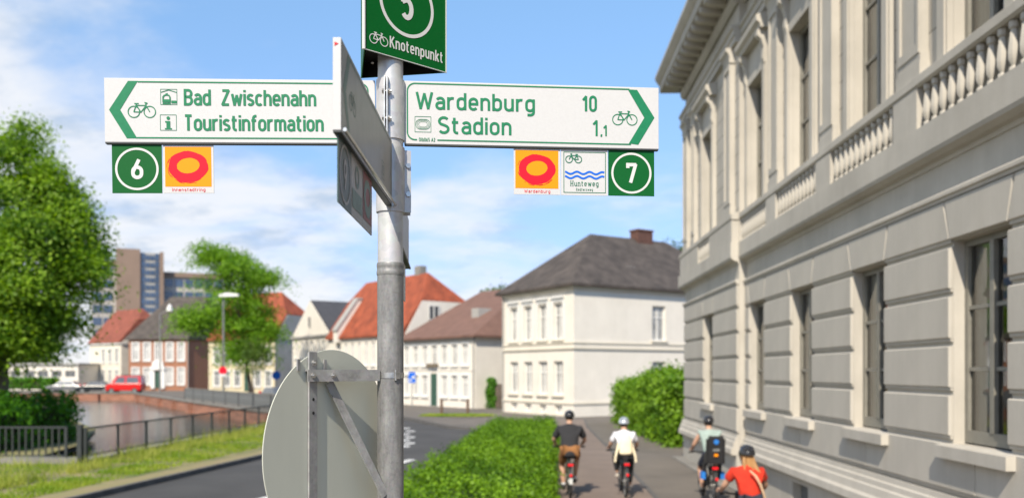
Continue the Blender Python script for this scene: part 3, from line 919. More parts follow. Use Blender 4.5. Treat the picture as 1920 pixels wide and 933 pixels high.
mb.quad((0, MAIN1, -0.2), (-RISP, MAIN1, -0.2), (-RISP, MAIN1, 11.3), (0, MAIN1, 11.3))
mb.quad((-RISP, RIS1, -0.2), (12, RIS1, -0.2), (12, RIS1, 11.3), (-RISP, RIS1, 11.3))
mb.quad((0, MAIN0, -0.2), (0, MAIN0, 11.3), (12, MAIN0, 11.3), (12, MAIN0, -0.2))
mb.quad((12, MAIN0, -0.2), (12, MAIN0, 11.3), (12, RIS1, 11.3), (12, RIS1, -0.2))
vp('wall', mb, [ST, M['stucco_upper']])
# stone courses between grooves
GR = [1.215, 1.78, 2.335, 2.90, 3.47, 4.03, 4.58]
GAP = 0.088
BP = 0.052
_bcache = {}
def block(y0, y1, z0, z1, base=0.0, name='stone_block', slant0=0.0, slant1=0.0):
    """one raised stone with chamfered edges"""
    key = (name, round(y1 - y0, 3), round(z1 - z0, 3), slant0, slant1)
    me = _bcache.get(key)
    if me is None:
        L = (y1 - y0) / 2; H = (z1 - z0) / 2; c = 0.013
        def ring(p, i):
            return [(-p, -L + i, -H + i), (-p, L - i, -H + i), (-p, L - i + slant1, H - i), (-p, -L + i - slant0, H - i)]
        m_ = MB()
        vs = ring(0.0, 0.0) + ring(BP * 0.55, 0.0) + ring(BP, c)
        fs = [(8, 9, 10, 11)]
        for k in range(4):
            k2 = (k + 1) % 4
            fs += [(k, k2, 4 + k2, 4 + k), (4 + k, 4 + k2, 8 + k2, 8 + k)]
        m_.add(vs, [tuple(reversed(f)) for f in fs])
        if name != 'lintel_stone':       # stepped lip under the stone
            m_.prism([(0, -L + 0.004, -H + 0.002), (-0.026, -L + 0.004, -H + 0.002), (-0.031, -L + 0.004, -H - 0.016), (-0.025, -L + 0.004, -H - 0.038), (0, -L + 0.004, -H - 0.038)], (0, 2 * L - 0.008, 0))
        me = _bcache[key] = m_.mesh(name, ST)
        bm = bmesh.new(); bm.from_mesh(me); bmesh.ops.recalc_face_normals(bm, faces=bm.faces); bm.to_mesh(me); bm.free()
    o = put(name, me, villa, loc=(-base - 0.002, (y0 + y1) / 2, (z0 + z1) / 2))
    return o
piers = []
ed = [MAIN0] + [v for c in axes for v in (c - OW, c + OW)] + [MAIN1 - 0.02]
for i in range(0, len(ed), 2): piers.append((ed[i], ed[i + 1], 0.0, i > 0, i + 2 < len(ed)))
piers += [(MAIN1 + 0.02, RAX - OW, RISP, False, True), (RAX + OW, RIS1, RISP, True, False)]
for y0, y1, base, l, r in piers:
    for k in range(1, 5):
        block(y0, y1, GR[k] + GAP, GR[k + 1], base)
    # flared stones beside the window heads
    block(y0, y1, GR[5] + GAP, GR[6], base, 'stone_block', -0.14 if l else 0.0, -0.14 if r else 0.0)
for c, base in [(c, 0.0) for c in axes] + [(RAX, RISP)]:
    block(c - OW - 0.0, c + OW + 0.0, 4.115, GR[6], base, 'lintel_stone', 0.11, 0.11)
    # apron below the window
for y0, y1, base in [(MAIN0 + PITCH * k, MAIN0 + PITCH * (k + 1), 0.0) for k in range(0, 7)] + [(MAIN0 + PITCH * 7, MAIN1 - 0.02, 0.0), (MAIN1 + 0.02, RIS1, RISP)]:
    block(y0, y1, GR[0] + 0.04, GR[1], base, 'base_course')
# mouldings that run along the front
def run(name, pz, m=ST):
    vp(name, VMB().prof(pz, MAIN0, MAIN1), m)
    vp(name, VMB().prof([(p + RISP, z) for p, z in pz], MAIN1 - 0.0, RIS1 + max(p for p, z in pz)), m)
run('plinth_moulding', [(-0.02, 1.19), (0.05, 1.185), (0.06, 1.12), (0.085, 1.10), (0.095, 1.03), (0.12, 1.01), (0.14, 0.90), (0.18, 0.86), (0.19, 0.75), (0.15, 0.72), (-0.02, 0.72)])
# plinth wall panels
pl = VMB()
yy = [MAIN0] + [v for c in axes for v in (c - 0.45, c + 0.45)] + [MAIN1]
for i in range(0, len(yy), 2): pl.b(0.003, 0.06, yy[i], yy[i + 1], -0.15, 0.718)
for c in axes: pl.b(0.003, 0.06, c - 0.45, c + 0.45, 0.6, 0.718); pl.b(0.003, 0.06, c - 0.45, c + 0.45, -0.15, 0.1)
pl.b(RISP + 0.003, RISP + 0.06, MAIN1 + 0.001, RIS1 + 0.06, -0.15, 0.718)
vp('plinth', pl)
run('string_course', [(-0.02, 4.70), (0.05, 4.70), (0.085, 4.675), (0.085, 4.635), (0.06, 4.62), (0.055, 4.585), (-0.02, 4.585)])
BND = [(-0.02, 5.05), (0.02, 5.05), (0.035, 5.10), (0.10, 5.115), (0.17, 5.155), (0.19, 5.20), (0.19, 5.53), (-0.02, 5.53)]
run('storey_band', BND)
run('balustrade_rail', [(-0.02, 6.05), (0.15, 6.05), (0.18, 6.08), (0.18, 6.18), (0.15, 6.205), (-0.02, 6.205)])
# balusters and pedestals
bp_ = MB().lathe([(0.046, 0.0), (0.050, 0.025), (0.046, 0.05), (0.022, 0.065), (0.056, 0.13), (0.060, 0.20), (0.050, 0.30), (0.036, 0.41), (0.030, 0.42), (0.050, 0.44), (0.050, 0.50)], (0, 0, 0), 8)
bme = bp_.mesh('baluster', ST, True)
ped = []
mids = [c + PITCH / 2 for c in axes]
for c in axes:
    n_ = 11
    for k in range(n_):
        y = c - 1.02 + 2.04 * k / (n_ - 1)
        put('baluster', bme, villa, loc=(-0.10, y, 5.541))
for c in [axes[0] - PITCH / 2] + mids[:-1]:
    vp('pedestal', VMB().b(0.002, 0.165, c - 0.34, c + 0.34, 5.532, 6.048))
vp('pedestal', VMB().b(0.002, 0.165, mids[-1] - 0.33, MAIN1 - 0.03, 5.532, 6.048))
for k in range(6):
    put('baluster', bme, villa, loc=(-0.11 - RISP, RAX - 0.55 + 1.1 * k / 5, 5.541))
vp('pedestal', VMB().b(RISP + 0.002, RISP + 0.165, MAIN1 + 0.03, RAX - 0.75, 5.532, 6.048))
vp('pedestal', VMB().b(RISP + 0.002, RISP + 0.165, RAX + 0.75, RIS1, 5.532, 6.048))

# windows
def villa_window(c, z0, z1, base, curtains=True):
    y0, y1 = c - OW, c + OW
    p1 = base - 0.125; p0 = base - 0.195
    f = VMB(); w = 0.075
    f.b(p0, p1, y0, y0 + w, z0, z1); f.b(p0, p1, y1 - w, y1, z0, z1)
    f.b(p0, p1, y0 + w, y1 - w, z1 - w, z1); f.b(p0, p1, y0 + w, y1 - w, z0, z0 + 0.14)
    f.b(p0, p1 + 0.012, c - 0.04, c + 0.04, z0 + 0.14, z1 - w)
    for k in (1, 2):
        z = z0 + 0.14 + (z1 - w - z0 - 0.14) * k / 3
        f.b(p0, p1 - 0.012, y0 + w, c - 0.04, z - 0.022, z + 0.022)
        f.b(p0, p1 - 0.012, c + 0.04, y1 - w, z - 0.022, z + 0.022)
    win = vp('window', f, M['win_grey'])
    zz = [z0 + 0.14 + (z1 - w - z0 - 0.14) * k / 3 for k in range(4)]
    for k in range(3):
        for ya, yb in ((y0 + w, c - 0.04), (c + 0.04, y1 - w)):
            g = VMB(); x = -(p0 + 0.03)
            g.quad((x, ya, zz[k]), (x, ya, zz[k + 1]), (x, yb, zz[k + 1]), (x, yb, zz[k]))
            vp('pane', g, M['glass'], win)
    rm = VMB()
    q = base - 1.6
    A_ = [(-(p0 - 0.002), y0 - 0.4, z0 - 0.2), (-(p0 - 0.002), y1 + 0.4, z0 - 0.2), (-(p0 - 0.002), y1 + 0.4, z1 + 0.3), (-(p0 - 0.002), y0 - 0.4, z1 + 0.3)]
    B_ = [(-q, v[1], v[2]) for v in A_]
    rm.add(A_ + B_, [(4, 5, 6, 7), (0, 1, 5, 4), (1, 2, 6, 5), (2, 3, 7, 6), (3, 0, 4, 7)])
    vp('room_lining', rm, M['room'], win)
    if curtains:
        for ya, yb in ((y1 - 0.33, y1 + 0.02), (y0 - 0.02, y0 + 0.12)):
            cu_ = MB(); n_ = 14; vs = []
            for i in range(n_ + 1):
                t = i / n_; x = -(p0 - 0.075) + 0.03 * math.sin(t * 22)
                yv = ya + (yb - ya) * t
                vs += [(x, yv, z0), (x, yv, z1 + 0.05)]
            cu_.add(vs, [(2 * i, 2 * i + 2, 2 * i + 3, 2 * i + 1) for i in range(n_)])
            vp('curtain', cu_, M['curtain'], win)
    return win
for i, c in enumerate(axes):
    villa_window(c, 1.80, 4.10, 0.0)
    villa_window(c, 6.22, 8.90, 0.0)
    vp('window_sill', VMB().prof([(0.0, 1.775), (BP + 0.10, 1.76), (BP + 0.10, 1.62), (0.0, 1.62)], c - OW - 0.16, c + OW + 0.16))
    vp('basement_window', VMB().b(-0.14, -0.1, c - 0.45, c + 0.45, 0.1, 0.6), M['pane'])
villa_window(RAX, 1.80, 4.10, RISP, True); villa_window(RAX, 6.22, 8.90, RISP)
vp('window_sill', VMB().prof([(RISP, 1.775), (RISP + BP + 0.09, 1.76), (RISP + BP + 0.09, 1.62), (RISP, 1.62)], RAX - OW - 0.16, RAX + OW + 0.16))
# upper window surrounds: jambs, consoles, hood
def surround(c, base):
    s = VMB()
    for sg in (-1, 1):
        y0, y1 = sorted((c + sg * (OW + 0.002), c + sg * (OW + 0.24)))
        s.b(base + 0.002, base + 0.075, y0, y1, 6.21, 9.06)
        ya, yb = sorted((c + sg * (OW + 0.03), c + sg * (OW + 0.20)))
        s.b(base + 0.076, base + 0.10, ya, yb, 6.21, 9.0)
    s.b(base + 0.002, base + 0.075, c - OW, c + OW, 8.902, 9.06)
    s.b(base + 0.002, base + 0.05, c - OW - 0.24, c + OW + 0.24, 9.062, 9.62)
    vp('window_surround', s)
    for sg in (-1, 1):
        y0, y1 = sorted((c + sg * (OW + 0.06), c + sg * (OW + 0.22)))
        vp('console', VMB().prof([(base + 0.052, 9.0), (base + 0.10, 8.92), (base + 0.13, 9.05), (base + 0.11, 9.25), (base + 0.16, 9.42), (base + 0.24, 9.50), (base + 0.24, 9.618), (base + 0.052, 9.618)], y0, y1))
    vp('window_hood', VMB().prof([(base + 0.002, 9.62), (base + 0.20, 9.62), (base + 0.22, 9.70), (base + 0.29, 9.76), (base + 0.30, 9.86), (base + 0.25, 9.89), (base + 0.002, 9.95)], c - OW - 0.34, c + OW + 0.34))
for c in axes: surround(c, 0.0)
surround(RAX, RISP)
# pilasters on the upper piers
def pilaster(c, base, hw=0.30):
    s = VMB()
    s.b(base + 0.002, base + 0.10, c - hw, c + hw, 6.50, 9.72)
    s.b(base + 0.002, base + 0.13, c - hw - 0.04, c + hw + 0.04, 6.21, 6.38)
    s.b(base + 0.002, base + 0.115, c - hw - 0.02, c + hw + 0.02, 6.381, 6.499)
    for ya, yb, za, zb in ((c - hw, c - hw + 0.07, 6.62, 9.6), (c + hw - 0.07, c + hw, 6.62, 9.6), (c - hw, c + hw, 6.5, 6.62), (c - hw, c + hw, 9.6, 9.72)):
        s.b(base + 0.101, base + 0.13, ya, yb, za, zb)
    vp('pilaster', s)
    vp('capital', VMB().prof([(base + 0.002, 9.721), (base + 0.13, 9.721), (base + 0.15, 9.80), (base + 0.13, 9.83), (base + 0.16, 9.93), (base + 0.22, 10.0), (base + 0.22, 10.058), (base + 0.002, 10.058)], c - hw - 0.03, c + hw + 0.03))
for c in [axes[0] - PITCH / 2] + mids[:-1]: pilaster(c, 0.0)
pilaster(18.25 + 0.62 + 0.34 - 0.36 + 0.35, 0.0, 0.10) if False else None
pilaster(20.0, RISP, 0.30)
pilaster(RIS1 - 0.55, RISP, 0.32)
pilaster(RIS1 - 1.75, RISP, 0.22)
# fine joints of the upper wall
jt = VMB()
# entablature and main cornice
run('architrave', [(-0.02, 10.06), (0.10, 10.06), (0.10, 10.20), (0.13, 10.21), (0.13, 10.34), (0.18, 10.38), (0.18, 10.44), (-0.02, 10.44)])
run('frieze_moulding', [(-0.02, 10.94), (0.06, 10.94), (0.12, 11.02), (0.14, 11.10), (0.14, 11.16), (-0.02, 11.16)])
run('cornice', [(-0.3, 11.38), (0.66, 11.38), (0.68, 11.44), (0.68, 11.60), (0.72, 11.64), (0.80, 11.76), (0.82, 11.80), (0.82, 11.88), (-0.3, 11.94)])
mo = VMB().prof([(0.0, 0.0), (0.40, 0.03), (0.50, 0.08), (0.50, 0.215), (0.0, 0.215)], -0.10, 0.10).mesh('modillion', ST)
y = MAIN0 + 0.3
while y < MAIN1 - 0.1:
    put('modillion', mo, villa, loc=(-0.142, y, 11.162)); y += 0.52
y = MAIN1 + 0.2
while y < RIS1 + 0.1:
    put('modillion', mo, villa, loc=(-0.142 - RISP, y, 11.162)); y += 0.52
vp('cornice_bed', VMB().b(-0.02, 0.12, MAIN0, MAIN1, 11.161, 11.379).b(RISP - 0.02, RISP + 0.12, MAIN1 + 0.001, RIS1 + 0.12, 11.161, 11.379))
# far end return of the cornice
vp('cornice', MB().prism([(12, RIS1 + 0.002, 11.38), (12, RIS1 + 0.66, 11.38), (12, RIS1 + 0.82, 11.80), (12, RIS1 + 0.82, 11.88), (12, RIS1 + 0.002, 11.94)], (-12.1 - RISP, 0, 0)))
roofm = VMB()
roofm.add([(-0.6, MAIN0, 11.945), (12, MAIN0, 11.945), (12, RIS1 + .5, 11.945), (-0.6, RIS1 + .5, 11.945), (5, MAIN0 + 5, 14), (7, MAIN0 + 5, 14), (7, RIS1 - 5, 14), (5, RIS1 - 5, 14)],
          [(3, 2, 1, 0), (4, 5, 6, 7), (0, 1, 5, 4), (1, 2, 6, 5), (2, 3, 7, 6), (3, 0, 4, 7)])
vp('roof', roofm, M['slate'])
vp('base_kerb', VMB().b(0.061, 0.42, MAIN0, MAIN1, -0.05, 0.03).b(RISP + 0.061, RISP + 0.42, MAIN1, RIS1, -0.05, 0.034), M['concrete'])
# ------------------------------------------------------------------ lettering made of strokes (upright road-sign alphabet)
def arc(cx, cy, rx, ry, a0, a1, n=9):
    return [(cx + rx * math.cos(R(a0 + (a1 - a0) * i / n)), cy + ry * math.sin(R(a0 + (a1 - a0) * i / n))) for i in range(n + 1)]
XH = 0.70
def stad(w, h, y0=0.0):
    r = w / 2
    return arc(r, y0 + h - r, r, r, 180, 0) + arc(r, y0 + r, r, r, 0, -180) + [(0, y0 + h - r)]
def glyphs():
    w = 0.44; r = w / 2; h = XH
    G = {}
    bowl = stad(w, h)
    G['o'] = (w, [bowl])
    G['d'] = (w, [bowl, [(w, -0.065), (w, 1.06)]])
    G['b'] = (w, [bowl, [(0, -0.065), (0, 1.06)]])
    G['p'] = (w, [bowl, [(0, -0.33), (0, h + 0.065)]])
    G['g'] = (w, [bowl, [(w, h + 0.065), (w, -0.08)] + arc(w - 0.2, -0.08, 0.2, 0.2, 0, -90, 6)[1:] + [(0.06, -0.28)]])
    G['a'] = (w * 0.98, [[(w, -0.065), (w, h - r * 0.9)] + arc(w - r, h - r, r, r, 0, 150, 10)[1:], [(w, 0.40), (r * 0.9, 0.40)] + arc(r * 0.9, 0.2, r * 0.9, 0.2, 90, 270, 8)[1:] + [(w - r, 0.0)] + arc(w - r, r * 0.8, r, r * 0.8, -90, 0, 5)[1:]])
    G['e'] = (w, [[(0.0, 0.35), (w, 0.35), (w, h - r)] + arc(r, h - r, r, r, 0, 180)[1:] + [(0, r)] + arc(r, r, r, r, 180, 325, 9)[1:]])
    G['c'] = (w * 0.9, [list(reversed(arc(r, h - r, r, r, 40, 180))) [::-1] + [(0, r)] + arc(r, r, r, r, 180, 320)[1:]])
    G['n'] = (w, [[(0, -0.065), (0, h + 0.065)], [(0, h - r)] + arc(r, h - r, r, r, 180, 0)[1:] + [(w, -0.065)]])
    G['h'] = (w, [[(0, -0.065), (0, 1.06)], [(0, h - r)] + arc(r, h - r, r, r, 180, 0)[1:] + [(w, -0.065)]])
    G['u'] = (w, [[(w, -0.065), (w, h + 0.065)], [(0, h + 0.065), (0, r)] + arc(r, r, r, r, 180, 360)[1:]])
    m = 0.36; q = m / 2
    G['m'] = (2 * m, [[(0, -0.065), (0, h + 0.065)], [(0, h - q)] + arc(q, h - q, q, q, 180, 0)[1:] + [(m, -0.065)], [(m, h - q)] + arc(m + q, h - q, q, q, 180, 0)[1:] + [(2 * m, -0.065)]])
    G['r'] = (0.29, [[(0, -0.065), (0, h + 0.065)], [(0, h - 0.24)] + arc(0.24, h - 0.24, 0.24, 0.24, 180, 70)[1:]])
    G['i'] = (0.0, [[(0, -0.065), (0, h + 0.065)], [(0, 0.90), (0, 1.05)]])
    G['l'] = (0.12, [[(0, 1.06), (0, 0.12)] + arc(0.12, 0.12, 0.12, 0.12, 180, 270, 4)[1:]])
    G['t'] = (0.30, [[(0.08, 1.0), (0.08, 0.17)] + arc(0.25, 0.17, 0.17, 0.17, 180, 270, 5)[1:] + [(0.31, 0.0)], [(-0.07, h), (0.31, h)]])
    G['f'] = (0.28, [[(0.08, -0.065), (0.08, 0.83)] + arc(0.25, 0.83, 0.17, 0.17, 180, 90, 5)[1:] + [(0.32, 1.0)], [(-0.07, h - 0.02), (0.29, h - 0.02)]])
    G['k'] = (0.42, [[(0, -0.065), (0, 1.06)], [(0.42, h + 0.065), (0.03, 0.26)], [(0.14, 0.36), (0.44, -0.065)]])
    G['s'] = (0.40, [arc(0.20, h - 0.19, 0.20, 0.19, 35, 180, 8) + [(0.02, h - 0.26), (0.20, 0.36), (0.37, 0.27)] + arc(0.20, 0.18, 0.20, 0.18, 0, -145, 9)])
    G['w'] = (0.70, [[(0, h + 0.065), (0.17, -0.03), (0.35, h - 0.05), (0.53, -0.03), (0.70, h + 0.065)]])
    G['z'] = (0.36, [[(0, h), (0.36, h), (0, 0), (0.38, 0)]])
    G['W'] = (0.90, [[(0, 1.06), (0.225, -0.02), (0.45, 0.95), (0.675, -0.02), (0.90, 1.06)]])
    G['B'] = (0.50, [[(0, 0), (0, 1), (0.26, 1)] + arc(0.26, 0.765, 0.22, 0.235, 90, -90, 8)[1:] + [(0, 0.53)], [(0.26, 0.53)] + arc(0.26, 0.265, 0.25, 0.265, 90, -90, 8)[1:] + [(0, 0), (0, 0.06)]])
    G['Z'] = (0.50, [[(0, 1), (0.48, 1), (0, 0), (0.50, 0)]])
    G['T'] = (0.50, [[(0, 1), (0.50, 1)], [(0.25, 1), (0.25, -0.065)]])
    G['S'] = (0.54, [arc(0.27, 0.75, 0.27, 0.25, 35, 180, 9) + [(0.02, 0.67), (0.10, 0.57), (0.27, 0.51), (0.45, 0.43), (0.53, 0.33)] + arc(0.27, 0.25, 0.27, 0.25, 10, -150, 10)])
    G['K'] = (0.52, [[(0, -0.065), (0, 1.06)], [(0.50, 1.06), (0.02, 0.40)], [(0.16, 0.58), (0.54, -0.065)]])
    G['I'] = (0.0, [[(0, -0.065), (0, 1.06)]])
    G['O'] = (0.52, [stad(0.52, 1.0)])
    G['A'] = (0.6, [[(0, -0.065), (0.3, 1.03), (0.6, -0.065)], [(0.1, 0.27), (0.5, 0.27)]])
    G['H'] = (0.5, [[(0, -0.065), (0, 1.06)], [(0.5, -0.065), (0.5, 1.06)], [(0, 0.5), (0.5, 0.5)]])
    G['R'] = (0.5, [[(0, -0.065), (0, 1), (0.26, 1)] + arc(0.26, 0.755, 0.23, 0.245, 90, -90, 8)[1:] + [(0, 0.51)], [(0.26, 0.51), (0.5, -0.065)]])
    G['0'] = (0.44, [stad(0.44, 1.0)])
    G['1'] = (0.26, [[(0.24, -0.065), (0.24, 1.0), (0.0, 0.74)]])
    G['2'] = (0.44, [arc(0.22, 0.77, 0.22, 0.23, 175, -30, 10) + [(0.02, 0.0), (0.48, 0.0)]])
    G['5'] = (0.46, [[(0.42, 1.0), (0.05, 1.0), (0.03, 0.56)] + arc(0.22, 0.32, 0.23, 0.32, 120, -140, 14)])
    G['6'] = (0.46, [stad(0.46, 0.60), [(0.02, 0.36), (0.33, 1.05)]])
    G['9'] = (0.46, [stad(0.46, 0.60, 0.40), [(0.44, 0.64), (0.13, -0.05)]])
    G['7'] = (0.46, [[(0.0, 0.80), (0.0, 1.0), (0.46, 1.0), (0.16, -0.065)]])
    G[','] = (0.05, [[(0.04, 0.06), (0.0, -0.16)]])
    G[' '] = (0.22, [])
    return G
GL = glyphs()

def stroke_quads(pts, t):
    """offset a centre line to both sides -> left and right points"""
    P = [Vector(p) for p in pts]
    Q = [P[0]]
    for p in P[1:]:
        if (p - Q[-1]).length > 1e-5: Q.append(p)
    P = Q
    closed = len(P) > 3 and (P[0] - P[-1]).length < 1e-4
    L = []; Rr = []
    n = len(P)
    for i in range(n):
        if closed:
            d0 = (P[i] - P[i - 1 if i > 0 else n - 2]).normalized(); d1 = (P[(i + 1) if i < n - 1 else 1] - P[i]).normalized()
        else:
            d0 = (P[i] - P[i - 1]).normalized() if i > 0 else None
            d1 = (P[i + 1] - P[i]).normalized() if i < n - 1 else None
            d0 = d0 or d1; d1 = d1 or d0
        d = d0 + d1
        if d.length < 1e-4: d = d1.copy()
        d.normalize()
        nn = Vector((-d.y, d.x))
        c = max(0.66, nn.dot(Vector((-d0.y, d0.x))))
        L.append(P[i] + nn * (t / 2 / c)); Rr.append(P[i] - nn * (t / 2 / c))
    return L, Rr

class Letters(MB):
    def __init__(self):
        super().__init__(); self.cuts = []
    def next(self, st):
        if st: self.cuts.append((len(self.v), len(self.f)))
def put_text(name, L, m, parent, small=False):
    if small or not isinstance(L, Letters):
        o = part(name, L, m, parent); o['kind'] = 'stuff'; return o
    cuts = L.cuts + [(len(L.v), len(L.f))]
    for (v0, f0), (v1, f1) in zip(cuts[:-1], cuts[1:]):
        q = MB(); q.v = L.v[v0:v1]; q.f = [tuple(i - v0 for i in f) for f in L.f[f0:f1]]; q.m = [0] * len(q.f)
        part(name, q, m, parent)

class Face:
    """a flat sign face: O at its lower left corner, a to the reader's right, up = z, n towards the reader"""
    def __init__(self, O, E, n_hint=Vector((0, -1, 0))):
        self.O = Vector(O); v = Vector(E) - self.O
        self.len = v.length
        self.a = v.normalized()
        self.up = Vector((0, 0, 1)) - self.a * self.a.z
        self.up.normalize()
        self.n = self.a.cross(self.up).normalized()
        if self.n.dot(n_hint) < 0: self.n = -self.n
    def P(self, u, v, off=0.0):
        return self.O + self.a * u + self.up * v + self.n * off
    def uv(self, x, y):
        """photo pixel -> place on the face, used once to measure the layout"""
        d = Vector(((x - 960) / FPX, 1, -(y - HOR) / FPX)); o = Vector((0, 0, CZ))
        t = (self.O - o).dot(self.n) / d.dot(self.n)
        q = o + d * t - self.O
        return q.dot(self.a), q.dot(self.up)
    def poly(self, mb, uvs, off, mi=0):
        pts = [self.P(u, v, off) for u, v in uvs]
        nrm = (pts[1] - pts[0]).cross(pts[2] - pts[0])
        if nrm.dot(self.n) < 0: pts.reverse()
        mb.add(pts, [tuple(range(len(pts)))], mi)
    def stroke(self, mb, pts, t, off, mi=0):
        P = [Vector(p) for p in pts]; cut = [0]
        for i in range(1, len(P) - 1):
            a_, b_ = P[i] - P[i - 1], P[i + 1] - P[i]
            if a_.length > 1e-6 and b_.length > 1e-6 and a_.normalized().dot(b_.normalized()) < -0.2: cut.append(i)
        if len(cut) > 1:                     # acute corners: separate bars, each a little longer
            cut.append(len(P) - 1)
            for j in range(len(cut) - 1):
                q = [p.copy() for p in P[cut[j]:cut[j + 1] + 1]]
                if j > 0: q[0] -= (q[1] - q[0]).normalized() * t * 0.22
                if j < len(cut) - 2: q[-1] += (q[-1] - q[-2]).normalized() * t * 0.22
                self.stroke1(mb, q, t, off + 0.00007 * j, mi)
            return
        self.stroke1(mb, pts, t, off, mi)
    def stroke1(self, mb, pts, t, off, mi=0):
        L, Rr = stroke_quads(pts, t)
        vs = [self.P(p.x, p.y, off) for p in L] + [self.P(p.x, p.y, off) for p in Rr]
        n = len(L)
        fs = [(i, i + 1, n + i + 1, n + i) for i in range(n - 1)]
        a_, b_, c_ = vs[fs[0][0]], vs[fs[0][1]], vs[fs[0][2]]
        if (b_ - a_).cross(c_ - a_).dot(self.n) < 0: fs = [tuple(reversed(f)) for f in fs]
        mb.add(vs, fs, mi)
    def ring(self, mb, c, r, t, off, n=40, sy=1.0):
        self.stroke(mb, [(c[0] + r * math.cos(2 * math.pi * i / n), c[1] + r * sy * math.sin(2 * math.pi * i / n)) for i in range(n + 1)], t, off)
    def slab(self, mb, u0, u1, v0, v1, o0, o1, mi=0):
        vs = [self.P(u, v, o) for o in (o0, o1) for u, v in ((u0, v0), (u1, v0), (u1, v1), (u0, v1))]
        mb.add(vs, [(3, 2, 1, 0), (4, 5, 6, 7), (0, 1, 5, 4), (1, 2, 6, 5), (2, 3, 7, 6), (3, 0, 4, 7)], mi)
    def text(self, s, x, y, cap, width=None, wf=1.0, t=0.135, sp=0.20, off=0.0012, mb=None, shear=None):
        """s with its baseline starting at (x, y), capitals cap high; fitted to width if given"""
        letters = mb is None          # large words: one object per letter
        mb = mb if mb is not None else Letters()
        k = cap / 1.13
        adv = 0.0; items = []
        for ch in s:
            w, st = GL[ch]
            items.append((adv, st)); adv += w + sp + t * (1 if ch not in ' ' else 0.4)
        total = adv - sp - t + t
        kx = k * wf
        if width: kx = width / total
        j = 0
        for a0, st in items:
            if letters: mb.next(st)
            for pl in st:
                pts = [(x + (a0 + px_ + t / 2) * kx, y + (py_ + 0.065) * k) for px_, py_ in pl]
                self.stroke(mb, pts, t * (k * 0.7 + kx * 0.3), off + 0.00012 * (j % 3)); j += 1
        return mb

def bicycle_mark(F, mb, c, s, t, off, flip=1, tilt=0.0):
    """small bicycle pictogram, s = its length"""
    r = s * 0.21
    def q(x, y):
        return (c[0] + flip * x * s, c[1] + y * s)
    F.ring(mb, q(-0.29, -0.08), r, t, off, 28); F.ring(mb, q(0.29, -0.08), r, t, off + .0001, 28)
    for i, pl in enumerate(([(-0.29, -0.08), (-0.15, 0.16), (0.19, 0.16), (0.03, -0.09), (-0.16, 0.16)], [(0.03, -0.09), (0.29, -0.08), (0.19, 0.22)], [(0.11, 0.23), (0.27, 0.23)], [(-0.29, -0.08), (-0.14, 0.20), (-0.20, 0.25), (-0.10, 0.27)])):
        F.stroke(mb, [q(*p) for p in pl], t * 1.0, off + 0.0002 + 0.0001 * i)

M['sign_white'] = mat('sign_white', (0.53, 0.53, 0.53), 0.45, var=0.025, scale=120, detail=3, spec=0.3)
M['sign_green'] = mat('sign_green_print', srgb(22, 116, 78), 0.5, var=0.07, scale=90, spec=0.25)
M['node_green'] = mat('node_sign_green', srgb(0, 86, 32), 0.45, var=0.04, scale=90, spec=0.2)
M['print_white'] = mat('print_white', (0.58, 0.58, 0.565), 0.45, var=0.02, scale=80, spec=0.3)
M['print_orange'] = mat('print_orange', srgb(236, 142, 4), 0.5, var=0.02, spec=0.2)
M['print_red'] = mat('print_red', srgb(204, 14, 42), 0.5, var=0.05, scale=40, spec=0.2)
M['print_blue'] = mat('print_blue', srgb(18, 96, 200), 0.5, var=0.02, spec=0.2)
M['print_darkgreen'] = mat('print_dark_green', srgb(24, 104, 74), 0.45, var=0.02)
M['box_inside'] = mat('dark_box_inside', (0.012, 0.012, 0.012), 0.5, var=0.2)
M['sign_back'] = mat('sign_back_grey', srgb(202, 204, 190), 0.5, 0.0, var=0.06, scale=2.2, stretch=(1, 1, 0.35), detail=9)
